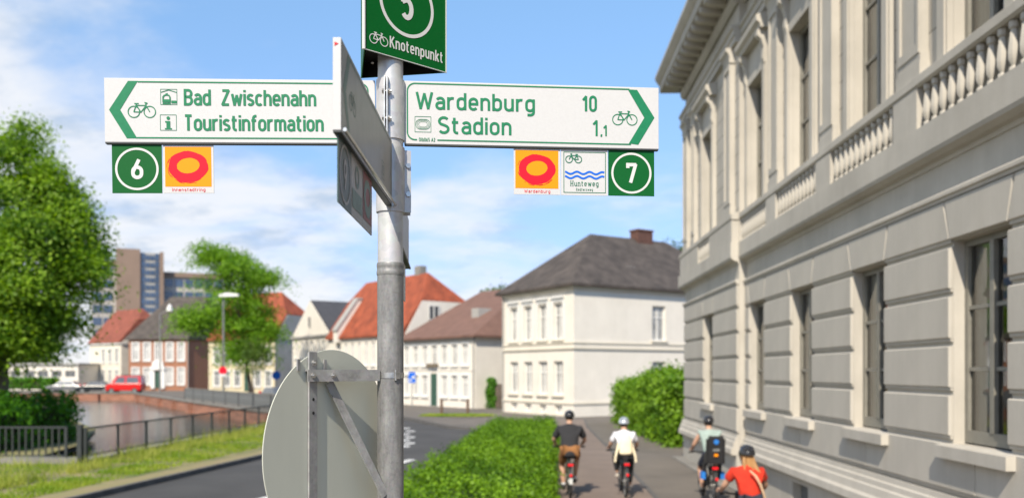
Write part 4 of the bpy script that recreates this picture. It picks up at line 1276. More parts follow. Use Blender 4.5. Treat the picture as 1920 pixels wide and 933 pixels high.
def galva(name, base, var, rough, metal, scale=26.0, stain=0.5, vs=0.25):
    """weathered galvanised steel: crystals, streaks running down and small dark scratches"""
    m = bpy.data.materials.new(name); m.use_nodes = True
    t = m.node_tree; b = t.nodes['Principled BSDF']
    tcn = t.nodes.new('ShaderNodeTexCoord')
    vo = t.nodes.new('ShaderNodeTexVoronoi'); vo.inputs['Scale'].default_value = scale * 5
    t.links.new(tcn.outputs['Object'], vo.inputs['Vector'])
    mp_ = t.nodes.new('ShaderNodeMapping'); mp_.inputs['Scale'].default_value = (1, 1, vs)
    t.links.new(tcn.outputs['Object'], mp_.inputs[0])
    nz = t.nodes.new('ShaderNodeTexNoise'); nz.inputs['Scale'].default_value = scale; nz.inputs['Detail'].default_value = 9; nz.inputs['Roughness'].default_value = 0.68
    t.links.new(mp_.outputs[0], nz.inputs['Vector'])
    mp2 = t.nodes.new('ShaderNodeMapping'); mp2.inputs['Scale'].default_value = (1, 1, 3.5)
    t.links.new(tcn.outputs['Object'], mp2.inputs[0])
    nz2 = t.nodes.new('ShaderNodeTexNoise'); nz2.inputs['Scale'].default_value = scale * 0.55; nz2.inputs['Detail'].default_value = 8; nz2.inputs['Roughness'].default_value = 0.75
    t.links.new(mp2.outputs[0], nz2.inputs['Vector'])
    r1 = t.nodes.new('ShaderNodeValToRGB')
    r1.color_ramp.elements[0].position = 0.3; r1.color_ramp.elements[1].position = 0.7
    r1.color_ramp.elements[0].color = tuple(c * (1 - var) for c in base) + (1,)
    r1.color_ramp.elements[1].color = tuple(min(1, c * (1 + var)) for c in base) + (1,)
    t.links.new(nz.outputs['Fac'], r1.inputs[0])
    mxa = t.nodes.new('ShaderNodeMix'); mxa.data_type = 'RGBA'; mxa.blend_type = 'OVERLAY'; mxa.inputs['Factor'].default_value = 0.12
    t.links.new(r1.outputs[0], mxa.inputs['A']); t.links.new(vo.outputs['Color'], mxa.inputs['B'])
    hs = t.nodes.new('ShaderNodeHueSaturation'); hs.inputs['Saturation'].default_value = 0.25
    t.links.new(mxa.outputs['Result'], hs.inputs['Color'])
    r2 = t.nodes.new('ShaderNodeValToRGB')
    r2.color_ramp.elements[0].position = 0.58; r2.color_ramp.elements[1].position = 0.74
    r2.color_ramp.elements[0].color = (0, 0, 0, 1); r2.color_ramp.elements[1].color = (stain, stain, stain, 1)
    t.links.new(nz2.outputs['Fac'], r2.inputs[0])
    mxb = t.nodes.new('ShaderNodeMix'); mxb.data_type = 'RGBA'
    mxb.inputs['B'].default_value = (0.10, 0.08, 0.065, 1)
    t.links.new(r2.outputs[0], mxb.inputs['Factor']); t.links.new(hs.outputs[0], mxb.inputs['A'])
    t.links.new(mxb.outputs['Result'], b.inputs['Base Color'])
    b.inputs['Metallic'].default_value = metal
    rr = t.nodes.new('ShaderNodeMapRange'); rr.inputs['To Min'].default_value = rough - 0.1; rr.inputs['To Max'].default_value = rough + 0.15
    t.links.new(nz.outputs['Fac'], rr.inputs['Value']); t.links.new(rr.outputs[0], b.inputs['Roughness'])
    bp = t.nodes.new('ShaderNodeBump'); bp.inputs['Strength'].default_value = 0.12; bp.inputs['Distance'].default_value = 0.004
    t.links.new(nz2.outputs['Fac'], bp.inputs['Height']); t.links.new(bp.outputs[0], b.inputs['Normal'])
    return m
M['pole'] = galva('galvanised_steel', (0.205, 0.20, 0.19), 0.42, 0.46, 0.22)
M['pole_smooth'] = galva('smooth_galvanised', (0.50, 0.50, 0.505), 0.12, 0.38, 0.3, 9.0, 0.2, 0.4)
M['arm_metal'] = galva('flat_bar_steel', (0.33, 0.33, 0.325), 0.25, 0.55, 0.35, 20.0, 0.45, 1.0)

# ------------------------------------------------------------------ the signpost
PX, PY, PR = -0.386, 2.71, 0.0415
post = thing('signpost', 'tall galvanised steel signpost carrying the bicycle route signs', 'signpost', (PX, PY, 0))
part('pole', MB().cyl((PX, PY, -0.1), (PX, PY, 2.935), PR, 48), M['pole'], post, True)
part('extension_tube', MB().cyl((PX, PY, 2.9), (PX, PY, 4.05), PR - 0.0015, 48), M['pole_smooth'], post, True)
part('collar', MB().lathe([(PR + .0006, 2.905), (PR + 0.0022, 2.91), (PR + 0.0022, 2.918), (PR + .0008, 2.922), (PR + .0008, 2.930), (PR + 0.0018, 2.933), (PR + 0.0018, 2.941), (PR + .0004, 2.945)], (PX, PY, 0), 48), M['pole'], post, True)
for z0, z1, ang in ((3.333, 3.522, -95), (3.105, 3.31, 20)):
    cl = part('clamp_sleeve', MB().lathe([(PR - 0.001, z0), (PR + 0.0035, z0), (PR + 0.0035, z1), (PR - 0.001, z1)], (PX, PY, 0), 48), M['pole_smooth'], post, True)
    d = Vector((math.cos(R(ang)), math.sin(R(ang)))); n = Vector((-d.y, d.x))
    for sg in (-1, 1):
        part('flange', MB().obox((PX, PY), d, n, PR + 0.002, PR + 0.024, sg * 0.004 - 0.0015, sg * 0.004 + 0.0015, z0 + 0.004, z1 - 0.004), M['steel'] if ang < 0 else M['pole_smooth'], cl)
    for z in (z0 + (z1 - z0) * 0.30, z0 + (z1 - z0) * 0.74):
        c = Vector((PX, PY)) + d * (PR + 0.014)
        b_ = MB()
        b_.tube([Vector((c.x, c.y, z)) - Vector((n.x, n.y, 0)) * 0.011, Vector((c.x, c.y, z)) + Vector((n.x, n.y, 0)) * 0.017], 0.0036, 10)
        b_.tube([Vector((c.x, c.y, z)) - Vector((n.x, n.y, 0)) * 0.0125, Vector((c.x, c.y, z)) - Vector((n.x, n.y, 0)) * 0.0055], [0.0085, 0.0085], 6)
        b_.tube([Vector((c.x, c.y, z)) + Vector((n.x, n.y, 0)) * 0.0055, Vector((c.x, c.y, z)) + Vector((n.x, n.y, 0)) * 0.0115], [0.008, 0.008], 6)
        part('bolt', b_, M['steel'], cl, True)
# pale bracket of the rear sign with two round headed bolts
br = part('bracket', MB().bx(-0.351, -0.3285, 2.755, 2.761, 3.105, 3.305), M['sign_white'], post)
for z in (3.254, 3.158):
    part('bolt', MB().ball((-0.3385, 2.752, z), (0.0105, 0.008, 0.0105), 14, 8), M['steel'], br, True)

TH = 0.018
def board(name, label, O, E, h=0.2, group=None, nh=Vector((0, -1, 0)), edge=None):
    F = Face(O, E, nh)
    root = thing(name, label, 'sign', F.P(F.len / 2, 0, -TH / 2), group=group)
    mb = MB(); F.slab(mb, 0, F.len, 0, h, -TH, 0)
    o = part('board', mb, edge or M['sign_white'], root)
    bv = o.modifiers.new('edge', 'BEVEL'); bv.width = 0.0012; bv.segments = 2
    mb = MB(); F.slab(mb, 0.001, F.len - 0.001, -0.0042, -0.0002, -TH, -0.0005)
    part('edge_strip', mb, M['iron'], root)
    return F, root
def fit(F, x0, y0, x1):
    u0, v0 = F.uv(x0, y0); u1, v1 = F.uv(x1, y0)
    return u0, v0, abs(u1 - u0)
def pictobox(F, root, x0, y0, x1, y1, draw, name='pictogram'):
    u0, v1 = F.uv(x0, y0); u1, v0 = F.uv(x1, y1)
    mb = MB(); t = 0.0014
    F.stroke(mb, [(u0, v0), (u1, v0), (u1, v1), (u0, v1), (u0, v0)], t, 0.0010)
    k = u1 - u0
    draw(mb, u0, v0, u1 - u0, v1 - v0)
    part(name, mb, M['sign_green'], root)

# --- left arm
FL, rl = board('direction_sign', 'long white arm sign pointing left to Bad Zwischenahn and Touristinformation', (-1.262, 2.645, 3.312), (-0.432, 2.704, 3.324), 0.199)
mb = MB(); uv = lambda x, y: FL.uv(x, y)
FL.poly(mb, [uv(240, 152), uv(258.5, 152), uv(226, 206), uv(257, 260), uv(237.5, 260), uv(204.5, 206)][:0] or [uv(240, 152), uv(258.5, 152), uv(225.5, 206), uv(204.5, 206)], 0.0009)
FL.poly(mb, [uv(204.5, 206), uv(225.5, 206), uv(257.5, 259.5), uv(238, 259.5)], 0.0009)
part('arrow', mb, M['sign_green'], rl)
mb = MB()
u0, v0 = uv(250, 259); u1, v1 = uv(699, 153.5)
v0 = uv(250, 258.3)[1]; v1 = uv(258, 153.6)[1]
u1 = FL.len - 0.022; r_ = 0.022
FL.stroke(mb, [(uv(258, 153)[0], v1), (u1 - r_, v1)] + arc(u1 - r_, v1 - r_, r_, r_, 90, 0, 8)[1:] + arc(u1 - r_, v0 + r_, r_, r_, 0, -90, 8) + [(uv(254, 258)[0], v0)], 0.0042, 0.0011)
part('border_line', mb, M['sign_green'], rl)
x, y, w_ = fit(FL, 345, 197.5, 593)
put_text('letter', FL.text('Bad  Zwischenahn', x, y, 0.0495, w_, t=0.185, sp=0.07), M['sign_green'], rl)
x, y, w_ = fit(FL, 345, 245, 607)
put_text('letter', FL.text('Touristinformation', x, y, 0.0495, w_, t=0.185, sp=0.07), M['sign_green'], rl)
mb = MB(); c = uv(266, 206); bicycle_mark(FL, mb, c, 0.083, 0.0030, 0.0010, -1)
part('bicycle_pictogram', mb, M['sign_green'], rl)
def station(mb, x, y, w, h):
    F = FL
    F.stroke(mb, [(x + .02 * w, y + .80 * h), (x + .5 * w, y + .95 * h), (x + .98 * w, y + .80 * h)], 0.0022, 0.0013)
    F.stroke(mb, [(x + .15 * w, y + .20 * h), (x + .15 * w, y + .50 * h)] + [(x + (.37 + .20 * math.cos(R(a_))) * w, y + (.50 + .14 * math.sin(R(a_))) * h) for a_ in (180, 140, 90, 40, 0)] + [(x + .59 * w, y + .20 * h), (x + .15 * w, y + .20 * h)], 0.0042, 0.0014)
    F.poly(mb, [(x + .15 * w, y + .20 * h), (x + .59 * w, y + .20 * h), (x + .59 * w, y + .34 * h), (x + .15 * w, y + .34 * h)], 0.0012)
    F.poly(mb, [(x + .12 * w, y + .03 * h), (x + .62 * w, y + .03 * h), (x + .62 * w, y + .12 * h), (x + .12 * w, y + .12 * h)], 0.0012)
    F.poly(mb, [(x + .66 * w, y + .08 * h), (x + .98 * w, y + .08 * h), (x + .98 * w, y + .26 * h), (x + .66 * w, y + .26 * h)], 0.0012)
    F.stroke(mb, [(x + .30 * w, y + .68 * h), (x + .44 * w, y + .74 * h)], 0.002, 0.0015)
def info(mb, x, y, w, h):
    FL.ring(mb, (x + .5 * w, y + .79 * h), w * 0.055, w * 0.11, 0.0013, 16)
    FL.poly(mb, [(x + .38 * w, y + .14 * h), (x + .62 * w, y + .14 * h), (x + .62 * w, y + .60 * h), (x + .38 * w, y + .60 * h)], 0.0012)
    FL.poly(mb, [(x + .30 * w, y + .50 * h), (x + .379 * w, y + .50 * h), (x + .379 * w, y + .60 * h), (x + .30 * w, y + .60 * h)], 0.0012)
    FL.poly(mb, [(x + .28 * w, y + .06 * h), (x + .72 * w, y + .06 * h), (x + .72 * w, y + .139 * h), (x + .28 * w, y + .139 * h)], 0.0012)
pictobox(FL, rl, 301, 167.5, 332, 196.5, station, 'station_pictogram')
pictobox(FL, rl, 300.5, 215.5, 331, 244.5, info, 'information_pictogram')

# --- right arm
FR, rr_ = board('direction_sign', 'long white arm sign pointing right to Wardenburg 10 and Stadion 1,1', (-0.343, 2.715, 3.326), (0.480, 2.790, 3.328), 0.2)
uv = lambda x, y: FR.uv(x, y)
mb = MB()
FR.poly(mb, [uv(1177, 168), uv(1194.5, 169), uv(1227, 221), uv(1208, 221)], 0.0009)
FR.poly(mb, [uv(1208, 221), uv(1227, 221), uv(1196.5, 271.5), uv(1179, 269)], 0.0009)
part('arrow', mb, M['sign_green'], rr_)
mb = MB()
v1 = uv(800, 157.2)[1]; v0 = uv(780, 262)[1]; u0 = uv(763.8, 200)[0]; r_ = 0.024; ue = uv(1180, 170)[0]
FR.stroke(mb, [(ue, v1), (u0 + r_, v1)] + arc(u0 + r_, v1 - r_, r_, r_, 90, 180, 8)[1:] + arc(u0 + r_, v0 + r_, r_, r_, 180, 270, 8) + [(uv(782, 262)[0], v0)], 0.0042, 0.0011)
FR.stroke(mb, [(uv(820, 262)[0], v0), (uv(1183, 262)[0], v0)], 0.0042, 0.0011)
part('border_line', mb, M['sign_green'], rr_)
x, y, w_ = fit(FR, 779, 204.5, 1003)
put_text('letter', FR.text('Wardenburg', x, y, 0.0545, w_, t=0.165, sp=0.115), M['sign_green'], rr_)
x, y, w_ = fit(FR, 821, 250.5, 959)
put_text('letter', FR.text('Stadion', x, y, 0.0545, w_, t=0.165, sp=0.115), M['sign_green'], rr_)
x, y, w_ = fit(FR, 1091, 208.8, 1119)
put_text('digit', FR.text('10', x, y, 0.0505, w_, t=0.18, sp=0.14), M['sign_green'], rr_)
mb = MB()
x, y, w_ = fit(FR, 1110.5, 255, 1121)
FR.text('1', x, y, 0.052, w_, t=0.15, mb=mb)
x, y, w_ = fit(FR, 1125.5, 255, 1129)
FR.text(',', x, y + 0.001, 0.04, None, t=0.16, mb=mb)
x, y, w_ = fit(FR, 1130.5, 255.2, 1138)
FR.text('1', x, y, 0.036, w_, t=0.16, mb=mb)
part('number', mb, M['sign_green'], rr_)
x, y, w_ = fit(FR, 785.5, 265, 816)
put_text('serial_number', FR.text('Olb065 A2', x, y, 0.0115, w_, t=0.16, sp=0.14), M['sign_green'], rr_, True)
mb = MB(); bicycle_mark(FR, mb, uv(1171.5, 221), 0.081, 0.0029, 0.0010, -1)
part('bicycle_pictogram', mb, M['sign_green'], rr_)
def stadium(mb, x, y, w, h):
    for k, (a_, b_) in enumerate(((0.44, 0.32), (0.36, 0.245), (0.27, 0.17))):
        pts = []
        for i in range(41):
            t_ = 2 * math.pi * i / 40
            c_, s_ = math.cos(t_), math.sin(t_)
            pts.append((x + w * (.5 + a_ * math.copysign(abs(c_) ** 0.7, c_)), y + h * (.5 + b_ * math.copysign(abs(s_) ** 0.7, s_))))
        FR.stroke(mb, pts, 0.0010 if k else 0.0014, 0.0012 + 0.0001 * k)
    for k in range(7):
        FR.stroke(mb, [(x + w * (.26 + .08 * k), y + h * .77), (x + w * (.26 + .08 * k), y + h * .84)], 0.001, 0.0016)
        FR.stroke(mb, [(x + w * (.26 + .08 * k), y + h * .16), (x + w * (.26 + .08 * k), y + h * .23)], 0.001, 0.0016)
pictobox(FR, rr_, 778, 218.5, 808, 248, stadium, 'stadium_pictogram')

# --- small square plates hanging below the arms
def plate(F, label, x0, y0, x1, y1, base, off=-0.008):
    u0, v1 = F.uv(x0, y0); u1, v0 = F.uv(x1, y1)
    v1 = min(v1, -0.0045)
    c = F.P((u0 + u1) / 2, v0, off)
    root = thing('insert_plate', label, 'sign plate', c, group='square route plates under the sign arms')
    mb = MB(); F.slab(mb, u0, u1, v0, v1, off - 0.003, off)
    part('plate', mb, base, root)
    return root, u0, v0, u1 - u0, v1 - v0, off
def numbered(F, label, px_, digit, capf=0.46, wf=0.2):
    root, u, v, w, h, off = plate(F, label, *px_, M['node_green'])
    mb = MB(); F.ring(mb, (u + w / 2, v + h / 2), w * 0.415, w * 0.045, off + 0.0009, 48)
    part('circle', mb, M['print_white'], root)
    cap = h * capf
    mb = F.text(digit, u + w / 2 - w * wf / 2 * 1.0, v + h / 2 - cap / 2, cap, w * wf * 1.05, t=0.20, off=off + 0.0010)
    part('numeral', mb, M['print_white'], root)
    return root
numbered(FL, 'green square plate with white circled 6 under the left end of its arm', (207.5, 270, 302.5, 361), '6', 0.40, 0.235)
r7 = numbered(FR, 'green square plate with white circled 7 under the tip of the right arm', (1141.5, 279.5, 1228, 367), '7', 0.42, 0.23)
def brush_ring(F, mbr, u, v, w, h, off, seed):
    rg = random.Random(seed)
    cx, cy = u + w * .5, v + h * .5
    n = 72; oi = []; ii = []
    for i in range(n + 1):
        a_ = 2 * math.pi * i / n
        wob = 0.012 * math.sin(3 * a_ + 1) + 0.010 * math.sin(7 * a_ + seed)
        ro = 0.405 + wob * 0.6 + rg.uniform(-0.005, 0.005); ri = 0.212 + 0.012 * math.sin(2 * a_ + 0.6) + rg.uniform(-0.003, 0.003)
        oi.append((cx + w * ro * math.cos(a_) * 1.06, cy + h * ro * math.sin(a_) * 0.98)); ii.append((cx + w * ri * math.cos(a_) * 1.12, cy + h * .03 + h * ri * math.sin(a_) * 0.95))
    oi[-1] = oi[0]; ii[-1] = ii[0]
    vs = [F.P(p[0], p[1], off) for p in oi] + [F.P(p[0], p[1], off) for p in ii]
    fs = [(i, i + 1, n + 2 + i, n + 1 + i) for i in range(n)]
    a_, b_, c_ = vs[0], vs[1], vs[n + 2]
    if (b_ - a_).cross(c_ - a_).dot(F.n) < 0: fs = [tuple(reversed(f)) for f in fs]
    mbr.add(vs, fs)
    # dry brush streaks
    for k in range(16):
        a0 = rg.choice((R(200), R(250), R(285), R(160))) + rg.uniform(-0.35, 0.35)
        rr2 = rg.uniform(0.41, 0.44)
        pts = [(cx + w * rr2 * 1.05 * math.cos(a0 + t_ * 0.05), cy + h * rr2 * 0.98 * math.sin(a0 + t_ * 0.05)) for t_ in range(rg.randint(3, 8))]
        F.stroke(mbr, pts, w * 0.008, off + 0.0001 * (k % 4))
def townring(F, label, px_, word, seed, fsz):
    root, u, v, w, h, off = plate(F, label, *px_, M['sign_white'])
    mb = MB(); F.poly(mb, [(u + .035 * w, v + .135 * h), (u + .955 * w, v + .135 * h), (u + .955 * w, v + .965 * h), (u + .035 * w, v + .965 * h)], off + 0.0006)
    part('orange_field', mb, M['print_orange'], root)
    mb = MB(); brush_ring(F, mb, u + .035 * w, v + .135 * h, .92 * w, .83 * h, off + 0.0010, seed)
    part('brush_ring', mb, M['print_red'], root)
    put_text('lettering', F.text(word, u + w * (0.5 - fsz / 2), v + h * .038, h * 0.068, w * fsz, t=0.13, sp=0.17, off=off + 0.0008), M['print_red'], root, True)
townring(FL, 'orange plate with red brush ring reading Innenstadtring', (304, 271, 400, 361), 'Innenstadtring', 3, 0.66)
townring(FR, 'orange plate with red brush ring reading Wardenburg', (963.5, 277, 1051.5, 364.5), 'Wardenburg', 8, 0.56)
root, u, v, w, h, off = plate(FR, 'white plate with blue waves, bicycle and the word Hunteweg', 1052.5, 278.5, 1140.5, 366, M['sign_white'])
mb = MB()
FR.stroke(mb, [(u + .06 * w, v + .06 * h), (u + .95 * w, v + .06 * h), (u + .95 * w, v + .94 * h), (u + .06 * w, v + .94 * h), (u + .06 * w, v + .06 * h)], 0.0022, off + 0.0007)
bicycle_mark(FR, mb, (u + .27 * w, v + .81 * h), w * 0.34, 0.0030, off + 0.0009, 1)
part('border_line', mb, M['print_darkgreen'], root)
mb = MB()
for dy in (0.49, 0.395):
    pts = []
    for i in range(41):
        t_ = i / 40
        pts.append((u + w * (.085 + .84 * t_), v + h * (dy + 0.026 * math.cos(t_ * 2 * math.pi * 3.1 + 0.4) - 0.02 * t_ * 0)))
    FR.stroke(mb, pts, h * 0.042, off + 0.0008)
part('waves', mb, M['print_blue'], root)
def serif_text(F, s, u, v, cap, width, m, root, off, name='lettering'):
    mb = MB(); F.text(s, u, v, cap, width, t=0.16, sp=0.24, off=off, mb=mb)
    # short feet on the letters
    k = cap / 1.13; tot = 0
    for ch in s: tot += GL[ch][0] + 0.24 + 0.16
    kx = width / (tot - 0.24); a0 = 0
    for j, ch in enumerate(s):
        wd = GL[ch][0]
        feet = {'H': (0, 1), 'n': (0, 1), 'R': (0, 1), 'd': (1,), 'u': (1,), 'r': (0,), 'l': (0,), 't': (), 'f': (0,), 'w': (), 'e': (), 'g': ()}.get(ch, ())
        for q in feet:
            xx = u + (a0 + wd * q + 0.08) * kx
            F.stroke(mb, [(xx - 0.17 * kx, v + 0.03 * k), (xx + 0.17 * kx, v + 0.03 * k)], 0.08 * k, off + 0.0005)
        if ch == 'H':
            for q in (0, 1):
                xx = u + (a0 + wd * q + 0.08) * kx
                F.stroke(mb, [(xx - 0.17 * kx, v + 1.1 * k), (xx + 0.17 * kx, v + 1.1 * k)], 0.08 * k, off + 0.0005)
        a0 += wd + 0.24 + 0.16
    put_text(name, mb, m, root, True)
serif_text(FR, 'Hunteweg', u + .20 * w, v + .20 * h, h * .115, w * .60, M['print_darkgreen'], root, off + 0.0007)
serif_text(FR, 'Radfernweg', u + .32 * w, v + .10 * h, h * .055, w * .36, M['print_darkgreen'], root, off + 0.0007)

# --- arm that points at the viewer, seen along its shaded face
M['shade_toned_film'] = mat('shade_toned_reflective_film', (0.30, 0.295, 0.275), 0.4, var=0.10, scale=14, spec=0.3)  # darker copy of the white sheeting, the arm's shade painted into its colour
M['shade_toned_green'] = mat('shade_toned_green_film', (0.035, 0.07, 0.06), 0.4, var=0.15, scale=20, spec=0.3)  # plate green darkened and greyed to paint in the shade, not age
M['shade_toned_red'] = mat('shade_toned_red_film', (0.20, 0.05, 0.05), 0.45, var=0.2, scale=30, spec=0.3)  # orange and red dulled the same way, shade in the colour
M['shade_toned_print'] = mat('shade_toned_green_print', (0.10, 0.17, 0.145), 0.45, var=0.2, scale=30, spec=0.3)  # sign green with the shade of this face mixed into it
def uvs(F, pts): return [F.uv(*p) for p in pts]
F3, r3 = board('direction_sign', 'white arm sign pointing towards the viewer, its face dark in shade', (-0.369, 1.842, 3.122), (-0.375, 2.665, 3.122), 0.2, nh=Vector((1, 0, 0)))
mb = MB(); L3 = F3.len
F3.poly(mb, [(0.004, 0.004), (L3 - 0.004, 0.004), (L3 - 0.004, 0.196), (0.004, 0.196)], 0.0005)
part('shade_toned_face', mb, M['shade_toned_film'], r3)  # added overlay that carries the painted shade; the board edges stay white
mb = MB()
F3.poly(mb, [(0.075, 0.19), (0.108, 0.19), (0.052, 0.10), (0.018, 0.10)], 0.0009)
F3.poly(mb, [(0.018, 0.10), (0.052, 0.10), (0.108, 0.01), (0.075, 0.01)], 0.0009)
part('arrow', mb, M['shade_toned_print'], r3)
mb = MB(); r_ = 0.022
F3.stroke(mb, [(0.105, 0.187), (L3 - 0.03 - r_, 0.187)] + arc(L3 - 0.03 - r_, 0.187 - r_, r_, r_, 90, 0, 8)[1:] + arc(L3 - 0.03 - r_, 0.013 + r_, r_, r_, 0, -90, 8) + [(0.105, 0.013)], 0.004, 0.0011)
part('border_line', mb, M['shade_toned_print'], r3)
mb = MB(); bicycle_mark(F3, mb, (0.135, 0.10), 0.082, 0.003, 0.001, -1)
part('bicycle_pictogram', mb, M['shade_toned_print'], r3)
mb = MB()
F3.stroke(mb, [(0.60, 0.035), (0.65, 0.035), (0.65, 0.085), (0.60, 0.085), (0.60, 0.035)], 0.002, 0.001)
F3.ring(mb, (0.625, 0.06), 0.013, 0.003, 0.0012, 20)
part('pictogram', mb, M['shade_toned_print'], r3)
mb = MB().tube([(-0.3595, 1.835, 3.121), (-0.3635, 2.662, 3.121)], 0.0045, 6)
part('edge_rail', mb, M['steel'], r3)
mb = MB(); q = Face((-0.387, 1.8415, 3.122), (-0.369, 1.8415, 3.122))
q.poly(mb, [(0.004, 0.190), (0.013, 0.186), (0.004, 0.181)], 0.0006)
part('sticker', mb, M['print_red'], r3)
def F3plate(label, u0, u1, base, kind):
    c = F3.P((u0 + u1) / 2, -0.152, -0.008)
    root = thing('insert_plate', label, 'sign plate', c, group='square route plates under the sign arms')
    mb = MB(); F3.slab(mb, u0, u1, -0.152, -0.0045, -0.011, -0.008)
    part('plate', mb, base, root)  # base colours of these plates have the shade painted in
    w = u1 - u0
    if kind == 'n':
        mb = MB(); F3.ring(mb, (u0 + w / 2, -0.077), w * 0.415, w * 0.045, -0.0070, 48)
        part('circle', mb, M['shade_toned_film'], root)
        part('numeral', F3.text('9', u0 + w * 0.38, -0.077 - 0.033, 0.066, w * 0.24, t=0.2, off=-0.0069), M['shade_toned_film'], root)
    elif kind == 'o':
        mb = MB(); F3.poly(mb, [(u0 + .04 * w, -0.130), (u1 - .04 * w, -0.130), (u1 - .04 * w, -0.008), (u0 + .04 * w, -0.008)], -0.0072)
        part('orange_field', mb, M['shade_toned_red'], root)
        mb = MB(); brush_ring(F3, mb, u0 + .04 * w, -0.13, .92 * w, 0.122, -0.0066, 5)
        part('brush_ring', mb, M['shade_toned_print'], root)
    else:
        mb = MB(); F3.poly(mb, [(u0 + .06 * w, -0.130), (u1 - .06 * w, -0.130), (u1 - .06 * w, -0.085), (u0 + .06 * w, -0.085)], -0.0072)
        part('green_field', mb, M['shade_toned_print'], root)
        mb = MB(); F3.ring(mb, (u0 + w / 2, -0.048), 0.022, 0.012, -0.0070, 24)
        part('emblem', mb, M['shade_toned_print'], root)
F3plate('shaded green numbered plate under the near end of the viewer facing arm', 0.012, 0.165, M['shade_toned_green'], 'n')
F3plate('shaded white and green plate in the middle under the viewer facing arm', 0.168, 0.320, M['shade_toned_film'], 'w')
F3plate('shaded plate with red ring under the viewer facing arm, nearest the pole', 0.323, 0.475, M['shade_toned_film'], 'o')

# --- arm that points away behind the pole
F4, r4 = board('direction_sign', 'narrow edge of the white arm sign pointing away behind the pole', (-0.372, 2.755, 3.035), (-0.432, 3.575, 3.035), 0.2, nh=Vector((1, 0, 0)))
part('edge_rail', MB().tube([F4.P(0.0, -0.001, 0.004), F4.P(F4.len, -0.001, 0.004)], 0.005, 6), M['iron'], r4)
c = F4.P(0.6, -0.152, -0.008)
root = thing('insert_plate', 'pale plate seen almost edge on under the rear arm behind the pole', 'sign plate', c, group='square route plates under the sign arms')
mb = MB(); F4.slab(mb, 0.40, 0.70, -0.152, -0.008, -0.011, -0.008)
part('plate', mb, M['sign_white'], root)

# --- three sided node sign on top of the pole
NZ = 3.58
A3 = Vector((-0.450, 2.592, NZ)); B3 = Vector((-0.217, 2.80, NZ)); C3 = Vector((-0.504, 2.851, NZ))
HB = 0.42
node = thing('node_sign', 'green three sided node sign with circled 5 reading Knotenpunkt on the pole top', 'sign', ((A3 + B3 + C3) / 3))
def wallp(a_, b_, m_, nm):
    d = (b_ - a_); d.normalize(); n = Vector((d.y, -d.x, 0))
    if n.dot((a_ + b_) / 2 - (A3 + B3 + C3) / 3) < 0: n = -n
    mb = MB().obox((a_.x, a_.y), d, n, 0, (b_ - a_).length, -0.003, 0, NZ, NZ + HB)
    return part(nm, mb, m_, node)
wallp(A3, B3, M['node_green'], 'panel'); wallp(C3, A3, M['node_green'], 'panel'); wallp(C3, B3, M['node_green'], 'panel')
ins = MB()
G3 = (A3 + B3 + C3) / 3
tri = [G3 + (p - G3) * 0.93 for p in (A3, B3, C3)]
for i in range(3):
    p, q_ = tri[i], tri[(i + 1) % 3]
    ins.quad((p.x, p.y, NZ + 0.0005), (q_.x, q_.y, NZ + 0.0005), (q_.x, q_.y, NZ + 0.41), (p.x, p.y, NZ + 0.41))
ins.add([(p.x, p.y, NZ + 0.05) for p in tri], [(0, 1, 2)])
part('lining', ins, M['box_inside'], node)
ins = MB()
tri0 = [(A3.x, A3.y, NZ + HB), (B3.x, B3.y, NZ + HB), (C3.x, C3.y, NZ + HB)]
part('lid', ins.prism(tri0, (0, 0, 0.004)), M['node_green'], node)
part('corner_strip', MB().tube([(A3.x, A3.y, NZ), (A3.x, A3.y, NZ + HB)], 0.0055, 8).tube([(B3.x, B3.y, NZ), (B3.x, B3.y, NZ + HB)], 0.003, 8), M['print_white'], node)
part('edge_strip', MB().tube([A3 + Vector((0, 0, .001)), B3 + Vector((0, 0, .001))], 0.0016, 6), M['print_white'], node)
FN = Face(A3, B3)
mb = MB(); c = FN.uv(763, 8.5)
FN.ring(mb, c, 0.0985, 0.0108, 0.0010, 64)
part('circle', mb, M['print_white'], node)
part('numeral', FN.text('5', c[0] - 0.0245, c[1] - 0.048, 0.098, 0.049, t=0.19, off=0.0012), M['print_white'], node)
u0, v0 = FN.uv(730.5, 88.5); u1, v1 = FN.uv(830, 119.5)
put_text('letter', FN.text('Knotenpunkt', u0, v0 - 0.001, 0.036, u1 - u0, t=0.165, sp=0.15), M['print_white'], node)
mb = MB(); bicycle_mark(FN, mb, FN.uv(710, 72.5), 0.066, 0.0027, 0.0010, -1)
part('bicycle_pictogram', mb, M['print_white'], node)
for q_ in ((-0.375, 2.66), (-0.40, 2.76)):
    part('rivet', MB().ball((q_[0] - 0.055, q_[1] + 0.02, NZ + 0.026), (0.006, 0.006, 0.004), 10, 6), M['steel'], node, True)

# --- back of a round traffic sign on its bracket
e = Vector((0.44, 0.898)).normalized(); nrm = Vector((0.898, -0.44)).normalized()
DC = Vector((-0.548, 2.60)); DZ = 2.365; DR = 0.302
disc = thing('round_traffic_sign', 'grey back of a round traffic sign bracketed to the pole', 'sign', (DC.x, DC.y, DZ - DR))
mb = MB(); n_ = 96; vs = []
for off in (-0.0015, 0.0015):
    for k in range(n_):
        a_ = 2 * math.pi * k / n_
        p = DC + e * (DR * math.cos(a_)) + nrm * off
        vs.append((p.x, p.y, DZ + DR * math.sin(a_)))
mb.add(vs, [tuple(range(n_ - 1, -1, -1)), tuple(range(n_, 2 * n_))] + [(k, (k + 1) % n_, n_ + (k + 1) % n_, n_ + k) for k in range(n_)])
dsk = part('disc', mb, M['sign_back'], disc)
def dP(u, v, off): 
    p = DC + e * u + nrm * off
    return Vector((p.x, p.y, DZ + v))
ub = -0.100
